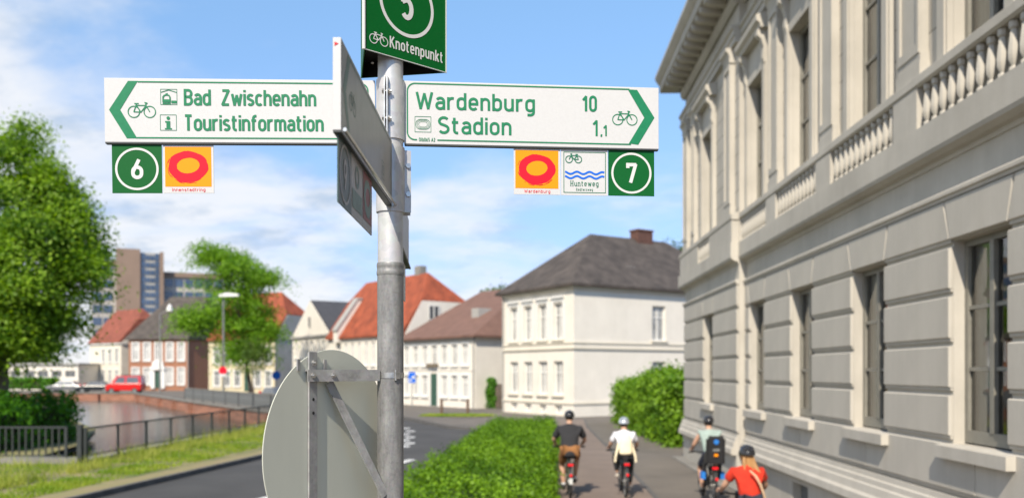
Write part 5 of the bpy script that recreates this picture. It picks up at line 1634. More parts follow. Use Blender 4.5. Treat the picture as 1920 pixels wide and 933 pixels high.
part('upright_bar', MB().obox(DC, e, nrm, ub - 0.018, ub + 0.018, 0.0035, 0.0095, DZ - 0.34, DZ + 0.294), M['arm_metal'], disc)
rim = MB(); rim.tube([dP(DR * math.cos(2 * math.pi * k / 96), DR * math.sin(2 * math.pi * k / 96), 0.0) for k in range(97)], 0.0014, 6, 0, False)
part('rim', rim, M['sign_back'], disc, True)
# arm from the bar to the pole clamp
pa = dP(ub - 0.02, 0.225, 0.018); pb = Vector((PX - 0.03, PY - 0.036, pa.z + 0.003))
dv = Vector((pb.x - pa.x, pb.y - pa.y)); Lr = dv.length; dv.normalize(); nn = Vector((dv.y, -dv.x))
arm = part('arm', MB().obox((pa.x, pa.y), dv, nn, -0.012, Lr, -0.003, 0.003, pa.z - 0.0175, pa.z + 0.0175).obox((pa.x, pa.y), dv, nn, -0.012, Lr, -0.02, -0.003, pa.z + 0.0125, pa.z + 0.0175), M['arm_metal'], disc)
for s_, z_ in ((0.004, 0.0), (0.075, 0.004)):
    c = pa + Vector((dv.x, dv.y, 0)) * s_ + Vector((nn.x, nn.y, 0)) * 0.004
    part('bolt', MB().tube([c, c + Vector((nn.x, nn.y, 0)) * 0.005], [0.0085, 0.008], 6).tube([c + Vector((nn.x, nn.y, 0)) * 0.005, c + Vector((nn.x, nn.y, 0)) * 0.011], 0.0042, 8), M['steel'], arm, True)
c = dP(ub, 0.262, 0.0095)
part('bolt', MB().tube([c, c + Vector((nrm.x, nrm.y, 0)) * 0.006], [0.0085, 0.008], 6).tube([c + Vector((nrm.x, nrm.y, 0)) * 0.006, c + Vector((nrm.x, nrm.y, 0)) * 0.012], 0.0042, 8), M['steel'], disc, True)
for v_ in (0.155, 0.115):
    c = dP(ub, v_, 0.0098)
    part('bar_hole', MB().tube([c, c + Vector((nrm.x, nrm.y, 0)) * 0.0006], 0.005, 12), M['box_inside'], disc)
for du in (-0.060, 0.060):
    part('sign_slot', MB().obox(DC, e, nrm, ub + du - 0.006, ub + du + 0.006, 0.0026, 0.0065, DZ + 0.238, DZ + 0.272), M['arm_metal'], disc)
# slanting brace down to the pole
p0 = dP(ub + 0.070, 0.205, 0.011); p1 = Vector((PX - 0.012, PY - 0.047, 2.215))
dd = (p1 - p0).normalized(); sd_ = dd.cross(Vector((nrm.x, nrm.y, 0))).normalized() * 0.0155; th = Vector((nrm.x, nrm.y, 0)) * 0.004
part('brace', MB().add([p0 - sd_, p0 + sd_, p1 + sd_, p1 - sd_, p0 - sd_ + th, p0 + sd_ + th, p1 + sd_ + th, p1 - sd_ + th],
     [(3, 2, 1, 0), (4, 5, 6, 7), (0, 1, 5, 4), (1, 2, 6, 5), (2, 3, 7, 6), (3, 0, 4, 7)]), M['arm_metal'], disc)
band = part('hose_clamp', MB().lathe([(PR - 0.0005, pa.z - 0.009), (PR + 0.0018, pa.z - 0.009), (PR + 0.0018, pa.z + 0.009), (PR - 0.0005, pa.z + 0.009)], (PX, PY, 0), 48), M['steel'], disc, True)
c = Vector((PX + 0.026, PY - 0.036, pa.z))
part('clamp_screw', MB().box((c.x, c.y, c.z), (0.016, 0.010, 0.022), 0, 0.6).tube([(c.x - 0.004, c.y - 0.004, c.z - 0.016), (c.x - 0.004, c.y - 0.004, c.z + 0.017)], 0.0045, 10), M['steel'], band, True)
# ------------------------------------------------------------------ leaves
def leaf_mesh(name, pos, size, m, nrm=None, flat=0.0, aspect=0.62):
    """one four sided leaf blade per position, turned at random (towards nrm where given)"""
    N = len(pos)
    d = rng.normal(size=(N, 3))
    if nrm is not None: d = d * 0.75 + nrm * 1.0
    d[:, 2] += flat
    d /= np.linalg.norm(d, axis=1, keepdims=True) + 1e-9
    r = rng.normal(size=(N, 3))
    e1 = np.cross(d, r); e1 /= np.linalg.norm(e1, axis=1, keepdims=True) + 1e-9
    e2 = np.cross(d, e1)
    s = size * rng.uniform(0.6, 1.35, size=(N, 1))
    a = pos - e1 * s * 0.5
    b = pos + e2 * s * aspect * 0.5 + d * s * 0.10
    c = pos + e1 * s * 0.5
    dd = pos - e2 * s * aspect * 0.5 + d * s * 0.10
    V = np.stack([a, b, c, dd], 1).reshape(-1, 3).astype(np.float32)
    me = bpy.data.meshes.new(name)
    me.vertices.add(4 * N); me.vertices.foreach_set('co', V.ravel())
    me.loops.add(4 * N); me.loops.foreach_set('vertex_index', np.arange(4 * N, dtype=np.int32))
    me.polygons.add(N)
    me.polygons.foreach_set('loop_start', np.arange(0, 4 * N, 4, dtype=np.int32))
    me.polygons.foreach_set('loop_total', np.full(N, 4, dtype=np.int32))
    me.materials.append(m)
    me.update(calc_edges=True)
    return me

def crown_points(center, rad, n_clumps, per, csize, seed, shape=None, flat=0.55, hollow=0.45):
    """leaf places in many uneven clumps spread through a crown"""
    rg = np.random.default_rng(seed)
    out = []; nr = []
    c0 = np.array(center); rad = np.array(rad)
    got = 0
    while got < n_clumps:
        v = rg.normal(size=3); v /= np.linalg.norm(v)
        t = rg.uniform(hollow, 1.0) ** 0.6
        az = math.atan2(v[1], v[0])
        lob = 1 + 0.09 * math.sin(3 * az + seed) + 0.09 * math.sin(5 * az + 2 * seed + 3 * v[2]) + 0.08 * math.sin(7 * v[2] + az * 2)
        p = v * t * lob
        if shape is not None:
            k = shape(p[2])
            p = np.array([p[0] * k, p[1] * k, p[2]])
        c = c0 + p * rad
        k = rg.uniform(0.55, 1.35)
        m = int(per * k * k)
        q = rg.normal(size=(m, 3)) * np.array([1, 1, flat]) * csize * k * 0.43
        # drooping edges: clump sits like a shallow umbrella
        q[:, 2] -= (q[:, 0] ** 2 + q[:, 1] ** 2) * 0.35 / max(csize, .1)
        out.append(c + q)
        vv = v.copy(); vv[2] = abs(vv[2]) * 0.6 + 0.5
        nr.append(np.repeat([vv], m, 0))
        got += 1
    return np.concatenate(out), np.concatenate(nr)

def limb_mesh(base, top, r0, branches, rg, sway=0.12):
    mb = MB()
    base = Vector(base); top = Vector(top)
    pts = []; n = 9
    for i in range(n + 1):
        t = i / n
        p = base.lerp(top, t) + Vector((rg.uniform(-1, 1), rg.uniform(-1, 1), 0)) * sway * (t > 0) * (top - base).length * 0.06
        pts.append(p)
    rr = [r0 * (1.35 if i == 0 else 1.0) * (1 - 0.75 * i / n) for i in range(n + 1)]
    mb.tube(pts, rr, 10)
    for q, t in branches:
        k = t * n; i = min(n - 1, int(k)); st = pts[i].lerp(pts[i + 1], k - i)
        q = Vector(q); mid = st.lerp(q, 0.5) + Vector((0, 0, (q - st).length * 0.12))
        r_ = r0 * (1 - 0.75 * t) * 0.55
        mb.tube([st, st.lerp(mid, .5) + Vector((0, 0, .02)), mid, q], [r_, r_ * 0.8, r_ * 0.6, r_ * 0.2], 7)
    return mb

L_BIG = leaf_mat('linden_leaves', srgb(44, 88, 14)[:3], srgb(156, 188, 54)[:3], 0.45)
L_MID = leaf_mat('honey_locust_leaves', srgb(56, 100, 14)[:3], srgb(136, 176, 40)[:3], 0.40)
L_HEDGE = leaf_mat('hedge_leaves', srgb(52, 92, 12)[:3], srgb(126, 164, 34)[:3], 0.32)
L_BUSH = leaf_mat('laurel_leaves', srgb(62, 104, 18)[:3], srgb(132, 168, 40)[:3], 0.30)
L_DARK = leaf_mat('ivy_leaves', srgb(44, 92, 14)[:3], srgb(92, 146, 30)[:3], 0.3)
L_FAR = leaf_mat('far_leaves', srgb(52, 78, 26)[:3], srgb(92, 116, 40)[:3], 0.25)

def tree(name, label, base, ctr, rad, clumps, per, csize, leaf, m, seed, r0, shape=None, hollow=0.45, group=None, limbs=9, extra=None, flat=0.55):
    rg = random.Random(seed)
    root = thing(name, label, 'tree', base, group=group)
    pos, nr = crown_points(ctr, rad, clumps, per, csize, seed, shape, flat, hollow)
    for (c2, r2, n2) in (extra or []):
        p2, q2 = crown_points(c2, r2, n2, per, csize, seed + 11, None, flat, 0.2)
        pos = np.concatenate([pos, p2]); nr = np.concatenate([nr, q2])
    top = (ctr[0], ctr[1], ctr[2] + rad[2] * 0.6)
    br = []
    for k in range(limbs):
        a_ = 2.4 * k + seed; t = 0.30 + 0.55 * k / limbs
        br.append(((ctr[0] + rad[0] * 0.65 * math.cos(a_), ctr[1] + rad[1] * 0.65 * math.sin(a_), ctr[2] + rad[2] * (-0.45 + 1.0 * k / limbs)), t))
    part('trunk', limb_mesh(base, top, r0, br, rg), M['bark'], root, True)
    o = put('crown', leaf_mesh('crown', pos, leaf, m, nr), root)
    o['kind'] = 'stuff'
    return root

# big linden at the left edge, on the bank behind the railing
tree('linden_tree', 'big broad linden tree at the left edge above the river bank', (-17.9, 30, -0.2), (-18.0, 30.3, 7.15), (3.0, 3.3, 3.9), 105, 950, 1.15, 0.14, L_BIG, 3, 0.24,
     shape=lambda z: 1.0 - 0.12 * max(0.0, z), limbs=12,
     extra=[((-17.3, 29.5, 4.5), (1.7, 2.0, 0.7), 18), ((-15.0, 30, 6.6), (0.4, 1.0, 0.4), 3), ((-16.4, 30, 9.3), (0.5, 1.0, 0.5), 4), ((-15.6, 29.5, 8.0), (0.4, 0.8, 0.4), 3)])
# honey locust in front of the yellow house
tree('honey_locust_tree', 'airy bright green tree with layered branches in front of the yellow house', (-24.4, 80, 0.2), (-26.0, 80, 8.7), (3.9, 3.9, 4.7), 84, 230, 1.6, 0.23, L_MID, 12, 0.2, hollow=0.25, limbs=14, flat=0.48,
     extra=[((-23.0, 79.5, 11.5), (1.9, 2, 0.6), 12), ((-27.6, 79.5, 13.6), (1.7, 2, 0.9), 14), ((-25.6, 79.5, 13.0), (1.3, 1.5, 0.8), 8), ((-22.9, 79, 6.5), (1.7, 1.8, 1.6), 16), ((-29.2, 79, 7.5), (1.6, 1.6, 0.9), 14), ((-24.6, 79, 4.6), (2.0, 1.8, 1.0), 14)])
# small tree beside the gable house
tree('young_tree', 'small dark young tree before the white gable house', (-23.0, 76, 0.0), (-23.2, 76, 4.2), (1.5, 1.5, 1.9), 26, 90, 0.8, 0.16, L_FAR, 5, 0.06, hollow=0.1, limbs=5)
# tree tops behind the houses
tree('leafy_tree', 'round green tree top between the brown and the slate roof', (-1.0, 96, 0), (-1.2, 96, 7.8), (3.0, 3.5, 4.2), 60, 110, 1.5, 0.35, L_FAR, 21, 0.2)
tree('leafy_tree', 'green tree top rising behind the chimney roof beside the villa', (17.8, 85, 0), (17.8, 85, 10.6), (3.2, 3.5, 4.6), 70, 200, 1.6, 0.25, L_FAR, 23, 0.25)
tree('leafy_tree', 'dark tree behind the low modern building at the left edge', (-80, 140, 0), (-80, 140, 6.0), (7, 5, 4.5), 60, 110, 2.2, 0.5, L_FAR, 29, 0.3)

def bush(name, label, cat, boxes, n, leaf, m, seed, group=None, lumps=0.25, core=True, shoots=0, shoot_h=0.25):
    """clipped or overgrown hedge: leaves over the faces and through the outer layer of boxes (x0,x1,y0,y1,z0,z1)"""
    rg = np.random.default_rng(seed)
    b0 = boxes[0]
    cx_ = sum((v((b0[2] + b0[3]) / 2) if callable(v) else v) for v in b0[:2]) / 2
    root = thing(name, label, cat, (cx_, (b0[2] + b0[3]) / 2, b0[4]), group=group)
    P = []; NR = []
    for (fx0, fx1, y0, y1, z0, z1) in boxes:
        gx0 = fx0 if callable(fx0) else (lambda y, v=fx0: v)
        gx1 = fx1 if callable(fx1) else (lambda y, v=fx1: v)
        wx = gx1((y0 + y1) / 2) - gx0((y0 + y1) / 2); wy = y1 - y0; wz = z1 - z0
        areas = np.array([wy * wz, wy * wz, wx * wz, wx * wz, wx * wy * 1.25]); areas /= areas.sum()
        face = rg.choice(5, size=n, p=areas)
        u = rg.uniform(size=n); v = rg.uniform(size=n)
        yy = np.where(face == 2, y0, np.where(face == 3, y1, y0 + u * wy))
        X0 = np.array([gx0(t) for t in yy]) if callable(fx0) else np.full(n, fx0)
        X1 = np.array([gx1(t) for t in yy]) if callable(fx1) else np.full(n, fx1)
        xx = np.where(face == 0, X0, np.where(face == 1, X1, X0 + (u if False else rg.uniform(size=n)) * (X1 - X0)))
        zz = np.where(face == 4, z1, z0 + v * wz)
        nn = np.zeros((n, 3)); nn[face == 0, 0] = -1; nn[face == 1, 0] = 1; nn[face == 2, 1] = -1; nn[face == 3, 1] = 1; nn[face == 4, 2] = 1
        lump = (np.sin(xx * 2.9 + seed) * np.sin(yy * 2.3 + zz * 1.7) + 0.7 * np.sin(xx * 6.1 + yy * 4.7 + zz * 5.3) + 0.5 * np.sin(yy * 9.3 - zz * 7 + xx * 8)) * lumps * 0.55
        depth = rg.exponential(0.5, size=n) * lumps * 0.8
        p = np.stack([xx, yy, zz], 1) + nn * (lump - depth)[:, None] + rg.normal(size=(n, 3)) * lumps * 0.25
        P.append(p); nn[:, 2] += 0.35; NR.append(nn)
        for k in range(shoots):              # stray shoots above the clipped top
            y = rg.uniform(y0, y1); x = rg.uniform(gx0(y), gx1(y)); hh = shoot_h * rg.uniform(0.3, 1.0)
            c = int(6 + 14 * hh / shoot_h); t = rg.uniform(size=c); dxy = rg.normal(size=2) * 0.25
            P.append(np.stack([x + dxy[0] * t * hh + rg.normal(size=c) * leaf * 0.35, y + dxy[1] * t * hh + rg.normal(size=c) * leaf * 0.35, z1 - 0.03 + t * hh], 1))
            NR.append(np.repeat([[0.0, -0.3, 0.6]], c, 0))
    P = np.concatenate(P); NR = np.concatenate(NR)
    P[:, 2] = np.maximum(P[:, 2], boxes[0][4] + 0.02)
    o = put('leaves', leaf_mesh('leaves', P, leaf, m, NR), root); o['kind'] = 'stuff'
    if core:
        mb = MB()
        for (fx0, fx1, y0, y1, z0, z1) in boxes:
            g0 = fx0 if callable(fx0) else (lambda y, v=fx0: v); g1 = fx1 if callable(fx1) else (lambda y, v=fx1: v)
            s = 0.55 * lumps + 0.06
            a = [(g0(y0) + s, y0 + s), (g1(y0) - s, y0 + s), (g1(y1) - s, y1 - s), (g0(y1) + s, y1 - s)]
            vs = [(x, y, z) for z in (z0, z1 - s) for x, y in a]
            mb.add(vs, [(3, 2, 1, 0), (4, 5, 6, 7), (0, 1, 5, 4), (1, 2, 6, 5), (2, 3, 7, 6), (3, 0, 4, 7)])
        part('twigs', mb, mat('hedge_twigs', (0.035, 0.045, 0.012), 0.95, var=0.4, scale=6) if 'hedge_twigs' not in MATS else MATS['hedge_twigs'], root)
    return root
# low hedge between road and bicycle path
hx0 = lambda y: -1.95 + (y - 15) * 0.0715
hx1 = lambda y: 0.66 + (y - 15) * 0.0515
bush('low_hedge', 'long low bright green hedge between the road and the bicycle path', 'hedge', [(hx0, hx1, 8.0, 33.6, 0.0, 0.70)], 90000, 0.068, L_HEDGE, 4, lumps=0.24, shoots=260, shoot_h=0.30)
# tall hedge beside the villa
bush('tall_hedge', 'tall dense green hedge at the far corner of the grey villa', 'hedge', [(5.45, 9.0, 29.4, 36.0, 0.0, 2.38), (5.4, 9.0, 36.0, 44.5, 0.0, 1.95)], 36000, 0.15, L_BUSH, 9, lumps=0.5, shoots=60, shoot_h=0.45)
# bush on the bank behind the railing
bush('bank_bush', 'dense dark green bush on the bank below the linden tree', 'bush', [(-22, -16.6, 27.0, 33.0, -0.7, 1.55)], 16000, 0.17, L_DARK, 15, lumps=0.45, shoots=40, shoot_h=0.5)
# small things that are green near the houses
bush('garden_bush', 'small ivy covered gate post between the two white houses', 'bush', [(-1.75, -1.2, 61.2, 61.9, 0.0, 2.1)], 1800, 0.14, L_DARK, 17, lumps=0.2)
gt = thing('garden_gate', 'weathered wooden gate between the two white houses', 'gate', (-0.6, 61.3, 0))
for k in range(7):
    part('plank', MB().bx(-1.18 + k * 0.22, -0.98 + k * 0.22, 61.3, 61.34, 0.05, 1.75), M['bark'], gt)
bush('garden_hedge', 'low hedge in front of the low modern building', 'hedge', [(-70, -62.5, 116, 118, 0.3, 1.7)], 3000, 0.3, L_DARK, 19, lumps=0.3)

# ------------------------------------------------------------------ grass
def grass(name, n, area, hmin, hmax, w, m, seed, z=0.0, lean=0.35):
    rg = np.random.default_rng(seed)
    P = area(rg, n)
    N = len(P)
    a = rg.uniform(0, 2 * math.pi, N)
    h = rg.uniform(hmin, hmax, N) * rg.uniform(0.5, 1, N)
    dx = np.cos(a) * w; dy = np.sin(a) * w
    lx = rg.normal(size=N) * lean * h; ly = rg.normal(size=N) * lean * h
    zz = np.full(N, z)
    V = np.stack([np.stack([P[:, 0] - dx, P[:, 1] - dy, zz], 1), np.stack([P[:, 0] + dx, P[:, 1] + dy, zz], 1), np.stack([P[:, 0] + lx, P[:, 1] + ly, zz + h], 1)], 1).reshape(-1, 3).astype(np.float32)
    me = bpy.data.meshes.new(name)
    me.vertices.add(3 * N); me.vertices.foreach_set('co', V.ravel())
    me.loops.add(3 * N); me.loops.foreach_set('vertex_index', np.arange(3 * N, dtype=np.int32))
    me.polygons.add(N); me.polygons.foreach_set('loop_start', np.arange(0, 3 * N, 3, dtype=np.int32)); me.polygons.foreach_set('loop_total', np.full(N, 3, dtype=np.int32))
    me.materials.append(m); me.update(calc_edges=True)
    o = put(name, me); o['kind'] = 'stuff'
    return o
G_TALL = leaf_mat('tall_grass_blades', srgb(120, 140, 44)[:3], srgb(186, 184, 96)[:3], 0.4)
G_SHORT = leaf_mat('short_grass_blades', srgb(88, 128, 26)[:3], srgb(164, 174, 64)[:3], 0.4)
def kerb_x(y): return np.interp(y, [p[1] for p in LK], [p[0] for p in LK])
def band(t0, t1, y0, y1):
    def f(rg, n):
        y = y0 + (y1 - y0) * rg.uniform(size=n) ** 1.3
        t = rg.uniform(size=n)
        patch = np.sin(y * 1.9 + 3 * t) + np.sin(y * 4.3 + 1) * 0.6 + rg.normal(size=n) * 0.8
        xr = -12.25 + 0.02 * (y - 24); xr = np.where(y < 24.4, xr - 4 * (t < 0.5) * rg.uniform(size=n), xr)
        xk = kerb_x(y) - 0.2
        x = xr + (xk - xr) * (t0 + (t1 - t0) * t)
        return np.stack([x, y], 1)[patch > -0.6]
    return f
grass('tall_grass', 6500, band(0.0, 0.34, 15.5, 44), 0.15, 0.6, 0.012, G_TALL, 31)
grass('short_grass', 46000, band(0.03, 0.80, 14, 45), 0.03, 0.15, 0.014, G_SHORT, 32)
grass('island_grass', 2500, lambda rg, n: np.stack([-3.3 + 2.2 * np.sqrt(rg.uniform(size=n)) * np.cos(rg.uniform(0, 6.28, n)), 51 + 1.7 * rg.uniform(-1, 1, n) * 0.8], 1), 0.03, 0.12, 0.03, G_SHORT, 33, 0.03)

# ------------------------------------------------------------------ river railing
M['iron_dull'] = mat('dull_iron', (0.04, 0.045, 0.043), 0.6, 0.2, var=0.25, scale=6)
def railing(label, p0, p1, npost, bar_pitch, h, barm, barw, topm, first_heavy=False):
    p0 = Vector(p0); p1 = Vector(p1)
    d = p1 - p0; L = d.length; d.normalize(); n = Vector((-d.y, d.x))
    root = thing('railing', label, 'railing', (p0.x, p0.y, p0.z if len(p0) > 2 else 0))
    root.location = (p0.x, p0.y, 0.1); root.rotation_euler = (0, 0, math.atan2(d.y, d.x)); WLOC[root.name] = root.location.copy()
    part('handrail', MB().bx(0, L, -0.025, 0.025, h - 0.05, h), topm, root, local=True)
    part('base_rail', MB().bx(0, L, -0.015, 0.015, 0.10, 0.135), topm, root, local=True)
    pm = MB().bx(-0.035, 0.035, -0.035, 0.035, -0.1, h - 0.002).mesh('post', M['iron'])
    for k in range(npost):
        put('post', pm, root, loc=(L * k / (npost - 1), 0, 0))
    bm_ = MB().bx(-barw, barw, -barw, barw, 0.136, h - 0.051).mesh('bar', barm)
    k = 1
    while k * bar_pitch < L:
        s = k * bar_pitch
        if min(abs(s - L * j / (npost - 1)) for j in range(npost)) > 0.05:
            put('bar', bm_, root, loc=(s, 0, 0))
        k += 1
    return root
railing('long dark iron railing with fine bars running along the river verge', (-12.17, 24.35), (-11.5, 45.0), 12, 0.14, 0.92, M['iron'], 0.007, M['iron'])
railing('short iron railing with thick vertical bars across the river head', (-19.6, 24.4), (-12.75, 24.4), 4, 0.19, 0.95, M['iron_dull'], 0.018, M['iron'])
hp = thing('gate_post', 'heavy dark iron end post where the two railings meet', 'post', (-12.3, 24.3, 0))
part('post', MB().box((-12.3, 24.3, 0.52), (0.13, 0.13, 1.1)), M['iron'], hp)
part('cap', MB().box((-12.3, 24.3, 1.09), (0.16, 0.16, 0.05)), M['iron'], hp)

# railing on the far quay
QR = QL[:3] + [(-26.2, 68)]
for i in range(1, 4):
    a_ = Vector(QR[i - 1]); b_ = Vector(QR[i])
    o = railing(['', 'grey quay railing nearest the road bridge', 'grey quay railing in the middle of the far bank', 'grey quay railing at the far end, nearest the red van'][i], (a_.x, a_.y), (b_.x, b_.y), max(3, int((b_ - a_).length / 2.4)), 0.22, 0.95, M['iron_pale'], 0.028, M['concrete'])
    o.location.z = 0.42
    mv = Vector((0.15, 0.15))
    o.location.x += 0.1; o.location.y += 0.1

# ------------------------------------------------------------------ street lamps and small signs
def lamp(label, x, d, ytop, head):
    px_ = (x - 960) / FPX * d
    zt = CZ + (HOR - ytop) / FPX * d
    root = thing('street_lamp', label, 'street lamp', (px_, d, 0))
    part('mast', MB().tube([(px_, d, 0), (px_, d, 1.2), (px_, d, zt)], [0.12, 0.10, 0.075], 10), M['iron_pale'], root, True)
    if head == 'flat':
        part('lamp_head', MB().prism([(px_ - 0.35, d - .15, zt), (px_ + 1.35, d - .15, zt + 0.05), (px_ + 1.35, d - .15, zt + 0.25), (px_ + 0.3, d - .15, zt + 0.36), (px_ - 0.35, d - .15, zt + 0.22)], (0, 0.4, 0)), M['white_paint'], root)
    else:
        hd = part('lamp_arm', MB().tube([(px_, d, zt), (px_ + 0.4, d, zt + .25), (px_ + 1.1, d, zt + .3)], 0.05, 8), M['iron_pale'], root, True)
        part('lamp_head', MB().lathe([(0.05, 0.0), (0.42, 0.15), (0.42, 0.3), (0.12, 0.95), (0.04, 1.0)], (px_ + 1.2, d, zt + 0.2), 14), M['white_paint'], root, True)
    return root, px_, zt
lamp('grey street lamp with conical head before the brick house', 300, 105, 588, 'cone')
r_, lx, lz = lamp('grey street lamp with flat white head beside the airy tree', 419, 76, 556, 'flat')
sg = thing('no_entry_sign', 'small red and white road sign on the lamp post by the yellow house', 'sign', (lx, 75.8, 0))
zz = CZ + (HOR - 694) / FPX * 75.8
part('board', MB().tube([(lx, 75.86, zz), (lx, 75.82, zz)], 0.36, 20), M['print_red'], sg)
part('white_bar', MB().box((lx, 75.81, zz - 0.42), (0.62, 0.02, 0.22)), M['print_white'], sg)
part('clip', MB().bx(lx - .05, lx + .05, 75.85, 75.98, zz - .1, zz + .1), M['iron'], sg)
def signpole(label, x, y, d, zg, shape, r=0.32, m='print_blue'):
    c = at(x, y, d)
    root = thing('road_sign', label, 'sign', (c.x, c.y, zg))
    part('mast', MB().cyl((c.x, c.y + .06, zg), (c.x, c.y + .06, c.z + r * 0.6), 0.035, 8), M['iron_pale'], root)
    if shape == 'round': part('board', MB().tube([(c.x, c.y + .02, c.z), (c.x, c.y, c.z)], r, 20), M[m], root)
    else: part('board', MB().box((c.x, c.y + .01, c.z), (r * 1.5, 0.02, r * 2.3)), M[m], root)
    return root, c
signpole('small round blue road sign beside the grey sign disc', 518, 703, 82, 0, 'round', 0.42)
r_, c = signpole('blue rectangular road sign in front of the long white house', 772.5, 707, 63, 0, 'rect', 0.34)
mb = MB(); mb.tube([(c.x + .1, c.y - 0.006, c.z + .02), (c.x + .1, c.y - 0.012, c.z + .02)], 0.11, 14); mb.box((c.x - 0.10, c.y - .008, c.z - 0.2), (0.14, 0.006, 0.16))
part('symbol', mb, M['print_white'], r_)
wood = mat('wooden_bollard', (0.12, 0.075, 0.05), 0.8, var=0.3, scale=8)
for k, (x, y) in enumerate(((828, 775), (877, 776.5))):
    p = gnd(x, y)
    b_ = thing('bollard', ['brown wooden bollard on the grass island, nearer the green door', 'brown wooden bollard on the grass island, nearer the white corner house'][k], 'bollard', p, group='wooden bollards on the grass island')
    part('post', MB().lathe([(0.09, 0), (0.09, 0.88), (0.06, 0.95), (0.01, 0.96)], (p.x, p.y, 0.0), 10), wood, b_, True)

# ------------------------------------------------------------------ cars on the quay street
def car(name, label, cat, P, rz, side, roofp, W_, m, wheels, glassz, wr=0.33):
    """side: lower body outline (x along the car, z); roofp: cabin outline; W_ width"""
    root = thing(name, label, cat, P, rz)
    L = lambda nm, mb, mm, par=root, sm=False: part(nm, mb, mm, par, sm, local=True)
    b = MB(); h = W_ / 2
    b.prism([(x, -h, z) for x, z in side], (0, W_, 0))
    n = len(roofp)
    zs = [z for x, z in roofp]; z0, z1 = min(zs), max(zs)
    def ins(z): return h - 0.02 - 0.16 * (z - z0) / max(0.01, z1 - z0)
    vs = [(x, -ins(z), z) for x, z in roofp] + [(x, ins(z), z) for x, z in roofp]
    b.add(vs, [tuple(range(n - 1, -1, -1)), tuple(range(n, 2 * n))] + [(i, (i + 1) % n, n + (i + 1) % n, n + i) for i in range(n)])
    o = L('body', b, m)
    bv = o.modifiers.new('edge', 'BEVEL'); bv.width = 0.05; bv.segments = 2; bv.limit_method = 'ANGLE'
    for xa, xb, ta, tb in glassz:
        za, zb = z0 + 0.06, z1 - 0.14
        for s in (-1, 1):
            g = MB()
            pts = [(xa, s * (ins(za) + .012), za), (xb, s * (ins(za) + .012), za), (tb, s * (ins(zb) + .012), zb), (ta, s * (ins(zb) + .012), zb)]
            g.prism(pts, (0, -s * 0.02, 0))
            L('side_window', g, M['pane'])
    for x in wheels:
        for s in (-1, 1):
            w_ = MB().cyl((x, s * (h - 0.2), wr), (x, s * (h + 0.015), wr), wr, 18)
            w = L('wheel', w_, M['rubber'])
            L('hub_cap', MB().cyl((x, s * (h + 0.016), wr), (x, s * (h + 0.026), wr), wr * 0.6, 14), M['iron_pale'], w)
    xs = [p[0] for p in side]
    for s in (-1, 1):
        L('headlight', MB().box((min(xs) + 0.05, s * (h - 0.28), 0.75), (0.16, 0.34, 0.18)), M['print_white'])
        L('tail_light', MB().box((max(xs) - 0.03, s * (h - 0.15), 0.95), (0.12, 0.16, 0.34)), M['print_red'])
    return root
red = mat('red_car_paint', srgb(196, 14, 14), 0.25, var=0.03, coat=0.6)
dark = mat('dark_car_paint', (0.02, 0.024, 0.028), 0.25, var=0.05, coat=0.6)
silver = mat('silver_car_paint', (0.22, 0.225, 0.23), 0.3, 0.6, var=0.05, coat=0.4)
VAN_S = [(-2.1, 0.35), (2.05, 0.35), (2.1, 1.22), (-1.45, 1.22), (-2.1, 1.02)]
VAN_R = [(-1.5, 1.21), (2.08, 1.21), (1.98, 2.12), (-0.85, 2.12)]
v = car('van', 'bright red van parked in front of the red brick house', 'van', (-47.5, 105, 0.01), R(4), VAN_S, VAN_R, 1.8, red, (-1.4, 1.35), ((-1.05, 0.15, -0.68, 0.15), (0.35, 1.80, 0.35, 1.74)))
part('roof_rack', MB().bx(-0.4, 1.9, -0.6, -0.55, 2.16, 2.26).bx(-0.4, 1.9, 0.55, 0.6, 2.16, 2.26).bx(0.0, 0.05, -0.62, 0.62, 2.2, 2.28).bx(1.4, 1.45, -0.62, 0.62, 2.2, 2.28), M['black_plastic'], v, local=True)
CAR_S = [(-2.1, 0.3), (2.1, 0.3), (2.15, 0.85), (1.5, 0.92), (-1.2, 0.92), (-2.1, 0.72)]
CAR_R = [(-1.2, 0.91), (1.7, 0.91), (1.1, 1.45), (-0.4, 1.45)]
GL_ = ((-0.85, 0.15, -0.35, 0.15), (0.25, 1.35, 0.25, 0.98))
car('car', 'dark parked car directly left of the red van', 'car', (-52.2, 107, 0.01), R(8), CAR_S, CAR_R, 1.75, dark, (-1.3, 1.3), GL_, 0.31)
car('car', 'silver parked car left of the dark car', 'car', (-57.6, 110, 0.01), R(6), CAR_S, CAR_R, 1.75, silver, (-1.3, 1.3), GL_, 0.31)
car('car', 'grey parked car half hidden behind the grey sign disc', 'car', (-19.6, 71.5, -0.11), R(128), CAR_S, CAR_R, 1.75, silver, (-1.3, 1.3), GL_, 0.31)
# ------------------------------------------------------------------ people on bicycles
M['lips'] = mat('lips', (0.36, 0.14, 0.12), 0.5, var=0.05)
def skin_body(name, verts, edges, rad, m, sub=2):
    """grow one continuous surface over a skeleton"""
    me = bpy.data.meshes.new(name)
    me.from_pydata(verts, edges, [])
    o = bpy.data.objects.new(name + '_tmp', me)
    COL.objects.link(o)
    o.modifiers.new('skin', 'SKIN')
    sv = me.skin_vertices[0].data
    for i, r in enumerate(rad):
        sv[i].radius = r if isinstance(r, tuple) else (r, r)
        sv[i].use_root = (i == 0)
    s = o.modifiers.new('sub', 'SUBSURF'); s.levels = sub; s.render_levels = sub
    dg = bpy.context.evaluated_depsgraph_get()
    out = bpy.data.meshes.new_from_object(o.evaluated_get(dg))
    out.name = name
    bpy.data.objects.remove(o); bpy.data.meshes.remove(me)
    out.materials.clear(); out.materials.append(m)
    out.polygons.foreach_set('use_smooth', [True] * len(out.polygons))
    return out

